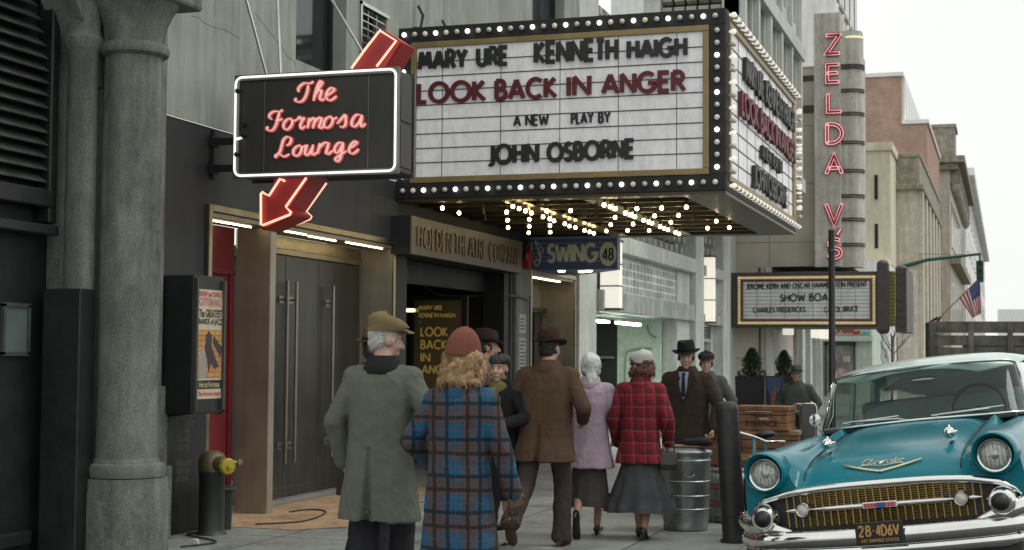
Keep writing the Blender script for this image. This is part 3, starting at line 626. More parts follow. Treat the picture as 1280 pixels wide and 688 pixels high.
m = MB(); m.box((XU-.36, 30.25, 5.8), (XU-.31, 38.85, 16.9)); m.box((XF, 30.22, 5.8), (XU-.4, 30.26, 16.9)); m.build('screen_backing', M_void, gb)

# ---------------------------------------------------------------- theatre with the tall neon fin
M_tan2 = grid_mat('tan_stone_panel', (.52, .47, .40), (.3, .27, .23), 2.2, 1.55, .018, 0, .8, var=.14, swap='XZ', bump=.3, col2=(.49, .445, .38))
M_fin = mat('fin_concrete', (.55, .53, .475), .8, var=.15, scale=1.5, streak=.28, bump=.2, grime=.15)
zt = thing('theatre_building', 'tan stone theatre whose tall concrete fin carries a red neon sign', 'building', (-6, 42, 0))
m = MB(); m.box((-6.95, 40.72, 0), (-6.08, 46, 4.0)); m.box((-6.95, 40.72, 4.0), (-4.76, 46, 9.35)); m.build('wall', M_tan2, zt)
m = MB(); m.box((-6.96, 40.70, 8.95), (-4.77, 40.76, 9.1)); m.box((-6.96, 40.70, 8.1), (-4.77, 40.76, 8.3)); m.box((-6.28, 40.68, 0), (-6.24, 40.74, 3.99)); m.build('band', M_iron2, zt)
m = MB(); m.box((-6.1, 40.66, 0), (-5.95, 40.9, 3.99)); m.build('corner_pier', M_conc, zt, bevel=.01)
m = MB(); m.box((-4.76, 40.3, 3.95), (-4.08, 45, 10.68)); m.build('fin_slab', M_fin, zt, bevel=.02)
m = MB(); m.lathe([(.3, 3.95), (.3, 10.05), (.28, 10.2)], (-3.82, 40.75, 0), 32); m.box((-4.08, 40.46, 3.95), (-3.82, 44.8, 10.2)); m.build('rounded_fin', M_fin, zt, smooth=40)
m = MB()
for py in (83, 113, 142, 178, 213.5, 245, 274.5, 306):
    z = at(1075, py, 'y', 40.5).z
    for dz in ((-.05, .0, .05) if py == 83 else (-.03, .03)): m.lathe([(.3, z+dz-.018), (.33, z+dz-.014), (.33, z+dz+.014), (.3, z+dz+.018)], (-3.82, 40.75, 0), 32); m.box((-4.07, 40.43, z+dz-.016), (-3.82, 40.46, z+dz+.016))
m.build('metal_band', mat('dark_band_metal', (.06, .045, .042), .4, .5), zt, smooth=40)
m = MB(); z = at(1075, 46, 'y', 40.5).z; m.lathe([(.3, z-.03), (.325, z-.02), (.325, z+.02), (.3, z+.03)], (-3.82, 40.75, 0), 32); m.build('pale_trim', emit('cream_band', (1, .95, .6), .6), zt, smooth=40)  # pale yellow top trim with faint emission
# street shop front under the theatre
m = MB(); XS = -6.0
wall(m, 'x', XS, XS-.3, 40.92, 51.9, 0, 4.2, [(41.6, 46.4, .5, 2.45), (47.2, 48.3, 0, 2.45), (49.0, 51.2, .4, 2.45)], 1); m.box((XS, 40.9, 2.6), (XS+.2, 51.9, 2.95)); m.box((XS, 46.5, 0), (XS+.14, 47.1, 4.2)); m.box((XS, 48.4, 0), (XS+.14, 48.9, 4.2)); m.box((XS, 51.3, 0), (XS+.14, 51.9, 4.2)); m.build('shop_wall', M_conc, zt)
m = MB()
for a, b, c in ((41.6, 46.4, .5), (47.2, 48.3, 0), (49, 51.2, .4)): m.box((XS-.3, a, c), (XS-.25, b, 2.1)); 
sw = m.build('window', mat('shop_glass_warm', (.25, .22, .2), .12, var=.7, scale=1.5, bump=0), zt)
m = MB()
for a, b, c in ((41.6, 46.4, .5), (47.2, 48.3, 0), (49, 51.2, .4)):
    m.box((XS-.26, a, 2.08), (XS-.1, b, 2.14))
    for k in range(5): m.box((XS-.26, a, 2.16+k*.06), (XS-.14, b, 2.19+k*.06))
m.build('frame', M_iron2, sw)
for k, y in enumerate((42.2, 48.6, 49.6, 51.0)):
    m = MB(); m.box((XS+.14, y, 2.2), (XS+.42, y+.15, 2.6)); m.build('wall_lamp', M_lampw, zt)

# ---------------------------------------------------------------- far buildings, with haze mixed into their pale wall colours
M_cream = mat('hazed_cream_render', (.72, .66, .50), .85, var=.1, streak=.15)
M_lime = mat('limestone', (.62, .57, .48), .85, var=.15, streak=.25, grime=.12)
M_limed = mat('sooty_limestone', (.36, .33, .265), .9, var=.3, streak=.3, grime=.3)
M_brick = grid_mat('red_brick', (.44, .27, .205), (.42, .35, .29), .24, .08, .012, .5, .9, var=.2, swap='XZ', bump=.2, col2=(.36, .21, .16))
M_white = mat('hazed_white_render', (.84, .84, .82), .85, var=.08, streak=.15)
M_pgrn = mat('pale_green_fascia', (.56, .64, .56), .8, var=.1, streak=.2)
def row_windows(par, x, y0, y1, n, z0, z1, w, m_=M_win, sill=M_lime):
    for i in range(n):
        y = y0+(y1-y0)*(i+.5)/n; m = MB(); m.box((x-.05, y-w/2, z0), (x+.03, y+w/2, z1)); o = m.build('window', m_, par)
        m = MB(); m.box((x-.05, y-w/2-.08, z0-.1), (x+.1, y+w/2+.08, z0)); m.build('sill', sill, o)
# corner shop with green fascia
cs = thing('corner_shop', 'pale green corner shop with red lettered fascia beyond the theatre', 'building', (-5.2, 52, 0))
m = MB(); m.box((-6.0, 52.0, 0), (-4.25, 56, 3.6)); m.build('wall', M_pgrn, cs)
m = MB(); m.box((-5.98, 51.93, 2.35), (-4.27, 51.99, 3.3)); m.box((-5.98, 51.7, 2.14), (-4.2, 51.99, 2.32)); fs_ = m.build('fascia', M_pgrn, cs)
m = MB(); a = at(1036, 417, 'y', 51.9); b = at(1077, 417, 'y', 51.9); letter(m, 'ERIC', (a.x, 51.93, a.z-.03), (1, 0, 0), (0, 0, 1), b.x-a.x, .5, .1, (0, -.05, 0)); m.build('lettering', mat('red_sign_paint', (.45, .04, .035), .6), fs_)
m = MB(); a = at(1078, 420, 'y', 51.9); letter(m, '182', (a.x, 51.93, a.z), (1, 0, 0), (0, 0, 1), .24, .15, .03, (0, -.02, 0)); m.build('lettering', mat('teal_sign_paint', (.05, .4, .36), .6), fs_)
m = MB(); m.box((-5.75, 51.95, .4), (-4.85, 51.99, 2.0)); w_ = m.build('window', mat('shop_glass_grey', (.22, .24, .22), .15, var=.6, scale=2, bump=0), cs)
m = MB(); m.box((-5.8, 51.9, .3), (-5.75, 51.99, 2.1)); m.box((-4.85, 51.9, .3), (-4.8, 51.99, 2.1)); m.box((-5.8, 51.9, 2.0), (-4.8, 51.99, 2.1)); m.build('frame', M_iron2, w_)
m = MB(); rr = random.Random(4)
for k in range(9): m.cur = k % 3; x = rr.uniform(-5.7, -5.1); z = rr.uniform(.8, 1.6); m.box((x, 51.93-.001*k, z), (x+.18, 51.951, z+.2))
m.build('window_card', [MATS['card_white'], mat('card_pink', (.6, .2, .3), .8), MATS['card_cream']], w_)
# white terrace with windows
wt = thing('white_terrace', 'low white terrace with dark ground floor windows behind bare twigs', 'building', (-4, 62, 0))
m = MB(); m.box((-8, 56.1, 0), (-4.0, 80, 5.1)); m.box((-4.0, 56.1, 3.1), (-3.85, 80, 3.35)); m.build('wall', M_white, wt)
row_windows(wt, -4.0, 56.5, 76, 7, .9, 2.4, 1.3)
m = MB(); m.box((-4.03, 64, 3.6), (-3.97, 68.5, 4.9)); w_ = m.build('window', mat('green_window', (.12, .24, .25), .2, bump=0), wt)
m = MB()
for k in range(6): m.box((-4.0, 64+k*.88, 3.6), (-3.93, 64.1+k*.88, 4.9))
m.build('frame', M_white, w_)
# cream block, sooty stone block, brick block, ornate block, white far row
cb = thing('cream_building', 'flat cream rendered block rising right behind the round fin', 'building', (-6, 57, 0))
m = MB(); m.box((-9, 57, 5.0), (-3.98, 60, 9.2)); m.box((-9, 56.9, 9.2), (-3.9, 60, 9.5)); m.build('wall', M_cream, cb)
m = MB()
for z in (5.6, 7.4):
    m.box((-4.55, 56.97, z), (-4.43, 57, z+.9))
m.build('window', M_win, cb)
sbk = thing('stone_building', 'sooty limestone block with tall pilasters and flat cornice', 'building', (-4, 65, 0))
m = MB(); m.box((-9, 60.1, 0), (-3.2, 78, 8.2)); m.build('wall', M_lime, sbk)
m = MB(); m.box((-4.0, 60.0, 8.2), (-3.1, 78.1, 9.35)); m.build('parapet', M_limed, sbk)
m = MB(); m.box((-4.2, 59.85, 8.05), (-2.95, 78.1, 8.25)); m.box((-4.0, 59.95, 9.3), (-3.05, 78.1, 9.45)); m.build('cornice', M_limed, sbk, bevel=.02)
for k in range(6):
    m = MB(); m.box((-3.2, 60.3+k*3, 0), (-3.0, 61.3+k*3, 8.05)); m.build('pilaster', M_lime, sbk)
row_windows(sbk, -3.2, 61.1, 79.1, 6, 5.2, 7.4, .9)
row_windows(sbk, -3.2, 61.1, 79.1, 6, 1.2, 3.8, .9)
bb = thing('brick_building', 'stepped red brick warehouse with blank side wall', 'building', (-5, 82, 0))
m = MB(); m.box((-14, 80, 0), (-5.0, 96, 16.1)); m.box((-5.0, 80.02, 0), (-3.75, 95, 13.6)); m.build('wall', M_brick, bb)
m = MB(); m.box((-14, 79.9, 16.1), (-4.9, 96, 16.3)); m.box((-5.0, 79.92, 13.6), (-3.65, 95, 13.8)); m.box((-6.9, 79.96, 12.0), (-5.3, 80.0, 12.4)); m.box((-5.0, 80.3, 13.8), (-4.86, 96, 16.1)); m.build('coping', M_white, bb)
row_windows(bb, -4.88, 81, 95, 6, 14.1, 15.6, 1.1)
ob = thing('ornate_building', 'ornate pale stone facade with heavy bracketed cornice far down the street', 'building', (-3.5, 98, 0))
m = MB(); m.box((-9, 97, 0), (-3.2, 125, 13.2)); m.build('wall', M_lime, ob)
m = MB(); m.box((-9, 96.6, 13.2), (-2.7, 125, 13.6)); m.box((-9, 96.3, 13.6), (-2.3, 125, 14.0)); m.box((-4.2, 96.7, 14.0), (-2.9, 100, 15.8)); m.box((-4.3, 96.6, 15.8), (-2.8, 100.2, 16.0)); m.box((-3.2, 96.8, 7.4), (-2.6, 125, 7.9)); m.build('cornice', M_limed, ob)
m = MB()
for k in range(14): m.box((-3.2, 97.2+k*2, 12.4), (-2.6, 97.7+k*2, 13.2)); m.ell((-2.9, 97.4+k*2, 12.2), (.3, .25, .5), 10, 6)
m.build('bracket', M_limed, ob)
row_windows(ob, -3.2, 98, 124, 8, 8.6, 11.4, 1.4); row_windows(ob, -3.2, 98, 124, 8, 4, 6.6, 1.4)
wr = thing('white_row', 'long whitish office row fading away at the end of the street', 'building', (-3, 150, 0))
m = MB(); m.box((-12, 126, 0), (-3.0, 240, 17)); m.box((-3.0, 126, 16.2), (-2.3, 240, 16.8)); m.build('wall', M_white, wr)
for z in (3.5, 7, 10.5, 13.6): row_windows(wr, -3.0, 127, 239, 14, z, z+2, 2.2, sill=M_white)
tb = thing('tower_building', 'pale grey high building rising behind the garage and neon fin', 'building', (-7, 70, 0))
m = MB(); m.box((-12, 47, 9.4), (-5.05, 56, 15.0)); m.box((-5.05, 46.98, 9.4), (-4.9, 47.4, 15)); m.build('wall', M_white, tb)
row_windows(tb, -5.05, 47.5, 56, 5, 10.4, 12.2, .9); row_windows(tb, -5.05, 47.5, 56, 5, 13, 14.4, .9)
# distant block closing the street
fb = thing('distant_block', 'hazy low block closing the far end of the street', 'building', (10, 420, 0))
m = MB(); m.box((-2, 400, 0), (60, 430, 14)); m.box((5, 402, 14), (20, 430, 20)); m.build('wall', M_white, fb)
# ================================================================ SIGNS
M_bulb_on = emit('lit_bulb', (1, .78, .42), 16)
M_bulb_dim = emit('dim_bulb', (1, .9, .75), .18)
M_bulb_off = mat('unlit_bulb', (.62, .62, .58), .25, var=.1, bump=0)
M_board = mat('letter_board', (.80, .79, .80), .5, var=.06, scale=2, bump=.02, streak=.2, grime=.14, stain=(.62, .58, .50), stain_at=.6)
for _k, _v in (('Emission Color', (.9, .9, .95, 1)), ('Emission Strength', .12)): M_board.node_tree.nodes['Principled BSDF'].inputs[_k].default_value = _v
M_gold = mat('gold_trim', (.30, .225, .105), .45, .3, var=.15)
M_ltr = mat('black_letter', (.02, .022, .02), .5, bump=.05)
M_rltr = mat('maroon_letter', (.12, .012, .018), .5, bump=.05)
M_soff = mat('soffit_glow_tone', (.10, .08, .045), .4, .6, var=.3, streak=.2)  # golden glow of the bulbs is mixed into this colour
# ---------------------------------------------------------------- main theatre marquee
YM, XM, Y2 = 16.9, -2.98, 22.85
Z0, Z1 = 3.47, 5.50
mq = thing('theatre_marquee', 'big theatre marquee ringed by bulbs announcing a new play in black and maroon letters', 'marquee', (-5, 20, 3.4))
m = MB(); m.box((XF, YM+.03, Z0+.06), (XM-.03, Y2, Z1)); m.build('body', M_blk, mq)
# bulb bands (front, street side), gold frames, boards
bw, gw = .165, .07
m = MB()
for a, b in (((XF-.02, YM-.02, Z1-bw), (XM, YM+.03, Z1+.02)), ((XF-.02, YM-.02, Z0-.02), (XM, YM+.03, Z0+bw)), ((XF-.02, YM-.02, Z0+bw), (XF+bw, YM+.03, Z1-bw)), ((XM-bw-.02, YM-.02, Z0+bw), (XM, YM+.03, Z1-bw)),
             ((XM-.03, YM+.03, Z1-.1), (XM+.01, Y2, Z1+.02)), ((XM-.03, YM+.03, Z0-.02), (XM+.01, Y2, Z0+.1)), ((XM-.03, YM+.03, Z0+.1), (XM+.01, YM+.16, Z1-.1)), ((XM-.03, Y2-.16, Z0+.1), (XM+.01, Y2, Z1-.1))): m.box(a, b)
m.build('bulb_band', M_blk, mq, bevel=.006)
m = MB()
x0, x1, z0, z1 = XF+bw, XM-bw-.02, Z0+bw, Z1-bw
for a, b in (((x0, YM-.035, z1-gw), (x1, YM+.02, z1)), ((x0, YM-.035, z0), (x1, YM+.02, z0+gw)), ((x0, YM-.035, z0+gw), (x0+gw, YM+.02, z1-gw)), ((x1-gw, YM-.035, z0+gw), (x1, YM+.02, z1-gw))): m.box(a, b)
for a, b in (((XM-.02, YM+.16, Z1-.17), (XM+.03, Y2-.16, Z1-.1)), ((XM-.02, YM+.16, Z0+.1), (XM+.03, Y2-.16, Z0+.17)), ((XM-.02, YM+.16, Z0+.17), (XM+.03, YM+.24, Z1-.17)), ((XM-.02, Y2-.34, Z0+.17), (XM+.03, Y2-.16, Z1-.17))): m.box(a, b)
m.build('gold_frame', M_gold, mq, bevel=.008)
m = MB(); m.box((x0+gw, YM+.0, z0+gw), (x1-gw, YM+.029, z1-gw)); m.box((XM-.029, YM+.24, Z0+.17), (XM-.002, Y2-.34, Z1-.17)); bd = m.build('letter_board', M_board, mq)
m = MB(); bz0, bz1 = z0+gw, z1-gw
for k in range(1, 9): z = bz0+(bz1-bz0)*k/9; m.box((x0+gw, YM-.008, z-.006), (x1-gw, YM, z+.006))
for px in (553, 626, 700, 773, 846): x = at(px, 130, 'y', YM).x; m.box((x-.004, YM-.004, bz0), (x+.004, YM, bz1))
sz0, sz1 = Z0+.17, Z1-.17
for k in range(1, 9): z = sz0+(sz1-sz0)*k/9; m.box((XM-.002, YM+.24, z-.006), (XM+.006, Y2-.34, z+.006))
for k in range(1, 9): y = YM+.24+5.6*k/9; m.box((XM-.002, y-.006, sz0), (XM+.003, y+.006, sz1))
m.build('rail', M_iron2, bd)
def front(txt, pxa, pya, pxb, pyb, h, stroke, mm, gap=.2, d=.03):
    """one word on the front board: baseline from pixel a to pixel b, letter height h pixels"""
    a = at(pxa, pya, 'y', YM); b = at(pxb, pyb, 'y', YM); hz = at(pxa, pya-h, 'y', YM).z-a.z
    m = MB(); letter(m, txt, (a.x, YM-.009, a.z), (b-a).normalized(), (0, 0, 1), (b-a).length, hz, stroke, (0, -d, 0), gap); return m
words = [('MARY', 523, 90, 586, 86.5, 26, 'k'), ('URE', 596, 85.5, 637, 83, 26, 'k'), ('KENNETH', 668, 81.5, 774, 77, 29, 'k'), ('HAIGH', 784, 76, 860, 72, 26, 'k'),
         ('LOOK', 522, 131.5, 609, 128, 28, 'r'), ('BACK', 619, 127.5, 698, 124, 28, 'r'), ('IN', 709, 123, 740, 121, 28, 'r'), ('ANGER', 752, 120, 858, 116, 28, 'r'),
         ('A', 642, 159, 652, 159, 15, 's'), ('NEW', 657, 158.5, 687, 157.5, 15, 's'), ('PLAY', 714, 156.5, 743, 155, 15, 's'), ('BY', 748, 155, 764, 154.5, 15, 's'),
         ('JOHN', 609, 208, 675, 205, 27, 'k'), ('OSBORNE', 684, 204.5, 795, 199.5, 26, 'k')]
for tx, a, b, c, d, h, k in words:
    o = front(tx, a, b, c, d, h, {'k': .05, 'r': .05, 's': .024}[k], None, .24, .018 if k == 's' else .035).build('lettering', M_rltr if k == 'r' else M_ltr, bd)
side = [('MARY URE', 18.0, 19.4, 4.86, .34, 'k'), ('KENNETH HAIGH', 19.6, 22.4, 4.86, .34, 'k'), ('LOOK BACK IN ANGER', 17.7, 22.5, 4.42, .32, 'r'), ('A NEW', 19.3, 20.0, 4.1, .2, 'k'), ('PLAY BY', 20.2, 21.1, 4.1, .2, 'k'), ('JOHN OSBORNE', 18.6, 21.6, 3.68, .3, 'k')]
for tx, a, b, z, h, k in side:
    m = MB(); letter(m, tx, (XM+.007, a, z), (0, 1, 0), (0, 0, 1), b-a, h, .06 if h > .25 else .035, (.05, 0, 0)); m.build('lettering', M_rltr if k == 'r' else M_ltr, bd)
# soffit: edge boards, cross beams
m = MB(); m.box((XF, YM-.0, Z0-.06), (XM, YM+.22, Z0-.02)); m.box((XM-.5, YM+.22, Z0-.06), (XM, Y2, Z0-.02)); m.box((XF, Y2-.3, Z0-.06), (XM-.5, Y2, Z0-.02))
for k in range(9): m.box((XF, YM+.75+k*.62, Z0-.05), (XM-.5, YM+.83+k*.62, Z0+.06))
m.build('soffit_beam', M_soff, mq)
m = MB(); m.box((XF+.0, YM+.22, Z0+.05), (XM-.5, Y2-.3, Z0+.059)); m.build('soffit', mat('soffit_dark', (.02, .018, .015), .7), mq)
m = MB()
for xa in (at(622, 250, 'z', 3.38).x, at(745, 255, 'z', 3.38).x): m.box((xa-.12, YM+.3, Z0-.055), (xa+.12, Y2-.35, Z0-.03))
m.build('bulb_trough', mat('brass_trough', (.55, .38, .14), .3, 1., var=.2, bump=.03), mq)  # brass brightened to carry the golden glow of the soffit
# bulbs: every bulb on the front is its own part; the many others one mesh
def bulb_mb(c, d, r=.031):
    m = MB(); c = Vector(c); d = Vector(d); q = d.to_track_quat('Z', 'Y').to_matrix()
    m.lathe([(.012, -.045), (.018, -.03), (r*.8, -.012), (r, .006), (r*.86, .024), (r*.5, .036), (.001, .039)], c, 12, M=q); return m
fb_ = []
n = 29
for i in range(n):
    t = (i+.5)/n; x = XF+.02+(XM-XF-.06)*t
    fb_.append((x, YM-.055, Z1-bw/2+.01, i)); fb_.append((x, YM-.055, Z0+bw/2-.01, i+1))
for i in range(12): fb_.append((XM-bw/2-.005, YM-.055, Z0+.24+i*(Z1-Z0-.48)/11, i)); fb_.append((XF+bw/2, YM-.055, Z0+.24+i*(Z1-Z0-.48)/11, i))
protos = []
for mm in (M_bulb_dim, M_bulb_off): 
    o = bulb_mb((0, 0, 0), (0, -1, 0)).build('bulb', mm, mq, smooth=50, world=False); protos.append(o)
bright = emit('bright_bulb', (1, .95, .86), 1.8)
o = bulb_mb((0, 0, 0), (0, -1, 0)).build('bulb', bright, mq, smooth=50, world=False); protos.append(o)
used = set()
for (x, y, z, i) in fb_:
    k = 2 if i % 3 == 0 else (1 if (i*7) % 5 < 3 else 0)
    o = protos[k] if k not in used else protos[k].copy()
    if k in used: COL.objects.link(o); o.parent = mq
    used.add(k); o.location = Vector((x, y, z))-mq.location
m = MB(); mo = MB()
for i in range(44):
    y = YM+.1+(Y2-YM-.2)*i/43
    for z in (Z1-.04, Z0+.04): (m if i % 2 == 0 else mo).add(*(lambda b: (b.v, b.f))(bulb_mb((XM+.07, y, z), (1, 0, 0))))
for i in range(12):
    for y in (YM+.09, Y2-.06): (m if i % 2 else mo).add(*(lambda b: (b.v, b.f))(bulb_mb((XM+.07, y, Z0+.2+i*.145), (1, 0, 0), .034)))
for i in range(14):
    m.add(*(lambda b: (b.v, b.f))(bulb_mb((XM+.07, Y2-.06, Z0+.2+i*.12), (1, 0, 0), .02)))
m.v += []; m.cur = 1
o0 = len(m.v); m.add(mo.v, mo.f); m.cur = 2
ub = [(170, 75), (258, 100), (420, 70), (422, 97), (425, 125), (427, 150), (465, 85), (487, 93), (507, 100), (500, 122), (500, 146), (498, 168), (560, 93), (547, 113), (570, 120), (571, 143), (572, 166), (585, 127), (642, 92), (622, 137), (638, 145), (658, 150), (690, 160), (707, 165), (722, 170), (765, 162), (780, 140), (795, 115), (757, 72), (778, 78), (795, 85), (830, 100), (848, 106), (863, 113), (870, 85), (893, 125), (910, 130), (922, 135), (931, 110), (955, 83), (857, 138), (838, 160), (912, 160), (950, 147), (963, 153), (977, 158), (987, 132), (1003, 167), (1015, 172), (1013, 108), (1040, 80), (1143, 128), (1113, 152), (1188, 150)]
ms = MB()
for (X, Y) in ub:
    p = at(480+X/2.752, 230+Y/2.752, 'z', 3.345)
    p.x = min(max(p.x, XF+.1), XM-.1); p.y = min(max(p.y, YM+.15), Y2-.1)
    m.lathe([(.012, .026), (.021, .010), (.0245, -.006), (.019, -.020), (.001, -.027)], p, 10)
    ms.tube([(p.x, p.y, p.z+.02), (p.x, p.y, Z0-.02)], .016, 6)
for (X, Y) in ((340, 97), (346, 122), (732, 90), (1065, 125), (690, 112), (900, 150), (730, 118)):
    p = at(480+X/2.752, 230+Y/2.752, 'z', 3.345); ms.tube([(p.x, p.y, p.z-.02), (p.x, p.y, Z0-.02)], .018, 6)
tag(m.build('bulb', [emit('side_bulb', (1, .93, .78), .65), M_bulb_off, M_bulb_on], mq, smooth=50), kind='stuff')
ms.build('socket', M_soff, mq)

# ---------------------------------------------------------------- lounge sign with red arrow
YS = 12.3
M_sgn = mat('brown_black_sign', (.040, .037, .032), .5, var=.2, scale=3, bump=.04, streak=.2)
M_neonw = emit('white_neon', (1, .98, .95), 1.1)
M_neonr = emit('salmon_neon', (1, .52, .38), 1.35)
M_neonc = emit('pink_neon_core', (1, .60, .54), .54)
M_pinkr = emit('red_neon_rim', (.8, .12, .12), .34)
M_arw = mat('red_enamel', (.40, .035, .032), .4, var=.15, bump=.04)
xa, xb, za, zb = at(296, 150, 'y', YS).x, at(497, 150, 'y', YS).x, at(400, 218, 'y', YS).z, at(400, 92, 'y', YS).z
ls = thing('lounge_sign', 'black box sign outlined in white neon with pink script and a red arrow', 'sign', ((xa+xb)/2, YS, za))
dS = .36
m = MB(); m.box((xa, YS, za), (xb, YS+dS, zb)); m.build('sign_box', M_sgn, ls, bevel=.015)
m = MB()
for y in (YS-.02, YS+dS-.01):
    for a, b in (((xa-.02, y, zb-.035), (xb+.02, y+.03, zb+.02)), ((xa-.02, y, za-.02), (xb+.02, y+.03, za+.035)), ((xa-.02, y, za+.035), (xa+.035, y+.03, zb-.035)), ((xb-.035, y, za+.035), (xb+.02, y+.03, zb-.035))): m.box(a, b)
for x in (xa+.28, xb-.28): m.box((x-.004, YS-.004, za+.04), (x+.004, YS, zb-.04))
m.build('rim', mat('sign_rim_grey', (.16, .16, .155), .35, .7), ls, bevel=.006)
m = MB(); m.box((xb, YS+.05, za+.05), (xb+.012, YS+dS-.06, za+.42)); m.box((xb, YS+.05, za+.46), (xb+.012, YS+dS-.06, zb-.06)); m.build('side_panel', M_sgn, ls, bevel=.004)
r_ = .06
def rrect(x0, x1, z0, z1, r, y, n=4):
    out = []
    for cx_, cz_, a0 in ((x1-r, z1-r, 0), (x0+r, z1-r, 90), (x0+r, z0+r, 180), (x1-r, z0+r, 270)):
        out += [(cx_+r*math.cos(R(a0+90*k/n)), y, cz_+r*math.sin(R(a0+90*k/n))) for k in range(n+1)]
    return out
m = MB(); m.tube(rrect(xa+.005, xb-.005, za+.005, zb-.005, r_, YS-.04), .0105, 8, closed=True)
m.tube([(xa+.005, YS-.04, za+.34), (xa+.05, YS-.035, za+.345), (xa+.075, YS-.01, za+.37)], .0125, 8); m.build('neon_border', M_neonw, ls, smooth=60)
m = MB(); m.tube(rrect(xa+.005, xb-.005, za+.005, zb-.005, r_, YS+dS+.04), .0125, 8, closed=True); m.build('neon_border', M_neonw, ls, smooth=60)
m = MB()
for (x, z) in ((xa+.085, za+.37), (xa+.085, za+.47), (xa+.02, za+.78), (xa+.02, za+.2)): m.tube([(x, YS-.05, z), (x, YS, z)], .022, 8)
for z in (za+.1, za+.35): m.box((XF-.01, YS+.1, z-.03), (xa, YS+.16, z+.03)); m.box((XF-.005, YS+.06, z-.05), (XF+.025, YS+.2, z+.05))
m.box((XF-.005, YS+.1, za+.0), (XF+.015, YS+.14, za+.46)); m.build('bracket', M_blk, ls)
script = {
 'T': [[(345, 130), (338, 110), (352, 85), (385, 62), (430, 62), (458, 48)], [(415, 75), (410, 120), (395, 165), (370, 200), (335, 208), (315, 195), (325, 178)]],
 'h': [[(470, 150), (500, 100), (525, 60), (512, 45), (490, 80), (472, 140), (457, 200)], [(462, 170), (490, 125), (515, 115), (518, 135), (507, 175), (518, 195), (545, 180)]],
 'e': [[(548, 165), (590, 140), (620, 112), (600, 97), (570, 120), (555, 165), (575, 195), (610, 185), (638, 160)]],
 'F': [[(135, 345), (112, 325), (125, 295), (160, 280), (195, 283), (218, 268)], [(190, 285), (180, 330), (165, 385), (140, 425), (110, 432), (93, 417), (104, 400)], [(155, 350), (185, 352), (215, 337)]],
 'o': [[(270, 335), (235, 360), (222, 400), (245, 425), (280, 400), (292, 360), (275, 335), (300, 355), (325, 347)]],
 'r': [[(328, 350), (350, 325), (362, 345), (385, 332), (370, 355), (355, 390), (364, 417), (395, 395)]],
 'm': [[(425, 330), (418, 375), (410, 415)], [(413, 380), (450, 337), (470, 340), (462, 375), (450, 415)], [(456, 380), (500, 332), (520, 337), (512, 370), (502, 402), (517, 412), (542, 390)]],
 'o2': [[(585, 320), (550, 345), (538, 385), (555, 410), (590, 395), (608, 350), (588, 320), (615, 340), (642, 327)]],
 's': [[(640, 378), (680, 335), (705, 310), (710, 350), (706, 388), (682, 405), (660, 395)]],
 'a': [[(828, 310), (790, 310), (760, 350), (757, 390), (780, 400), (815, 365), (838, 308)], [(838, 312), (827, 370), (834, 400), (865, 375)]],
 'L': [[(245, 548), (272, 533), (282, 497), (255, 480), (225, 500), (210, 545), (195, 595), (165, 632), (150, 640)], [(150, 628), (190, 613), (225, 635), (270, 615)]],
 'o3': [[(345, 545), (310, 570), (298, 605), (318, 630), (352, 610), (365, 565), (345, 545), (372, 560), (397, 547)]],
 'u': [[(410, 540), (392, 590), (398, 622), (425, 610), (453, 550)], [(455, 540), (442, 600), (456, 620), (482, 600)]],
 'n': [[(508, 528), (498, 572), (487, 615)], [(495, 578), (538, 530), (572, 530), (564, 572), (556, 605), (574, 613), (612, 585)]],
 'g': [[(690, 525), (650, 530), (622, 570), (632, 605), (660, 590), (688, 528)], [(690, 525), (680, 590), (665, 650), (642, 672), (628, 652), (660, 625), (715, 590)]],
 'e2': [[(730, 572), (765, 555), (795, 527), (780, 515), (748, 545), (735, 590), (757, 612), (785, 600), (812, 575)]],
}
m1 = MB(); m2 = MB(); k_ = 0
for st in script.values():
    for s in st:
        sp_ = [(p[0], p[1]) for p in spline([(x, y, 0) for x, y in s], 5)]
        q = [at(320+X/6.256, 95+Y/6.256, 'y', YS) for X, Y in sp_]
        pts = [(p.x-xa, p.z-za) for p in q]; ws = []
        for i in range(len(pts)):
            a = pts[max(i-1, 0)]; b = pts[min(i+1, len(pts)-1)]; dx, dz = b[0]-a[0], b[1]-a[1]; l = math.hypot(dx, dz) or 1
            v = abs(dz*.9+dx*.3)/l; e = min(i, len(pts)-1-i)/3; ws.append((.012+.028*v)*min(1, .55+.45*e))
        k_ += 1
        m1.ribbon(pts, [w_+.008 for w_ in ws], (xa, YS-.006, za), (1, 0, 0), (0, 0, 1), (0, -.012, 0), lift=.0007*(k_ % 4))
        m2.tube([(xa+p[0], YS-.021, za+p[1]) for p in pts], [w_*.31 for w_ in ws], 6)
m1.build('lettering', M_pinkr, ls); m2.build('lettering', M_neonc, ls, smooth=60)
# arrow: upper shaft and lower shaft with head
def zx(pts, Z, O): return [(lambda p: (p.x, p.z))(at(O[0]+X/Z, O[1]+Y/Z, 'y', YS)) for X, Y in pts]
up_ = zx([(40, 520), (395, 45), (620, 195), (420, 520)], 8.6, (430, 30))
lo_ = zx([(260, 60), (205, 255), (125, 215), (118, 590), (175, 585), (440, 455), (450, 430), (398, 385), (620, 60)], 7.64, (310, 210))
for poly in (up_, lo_):
    m = MB(); m.prism(poly, (0, YS+.03, 0), (1, 0, 0), (0, 0, 1), (0, dS-.06, 0)); ab = m.build('arrow', M_arw, ls)
    # folded metal lip on both faces
    cxm = sum(p[0] for p in poly)/len(poly); czm = sum(p[1] for p in poly)/len(poly)
    m = MB(); m.prism([(cxm+(p[0]-cxm)*.93, czm+(p[1]-czm)*.93) for p in poly], (0, YS+.0, 0), (1, 0, 0), (0, 0, 1), (0, .0295, 0)); m.build('panel', M_arw, ab)
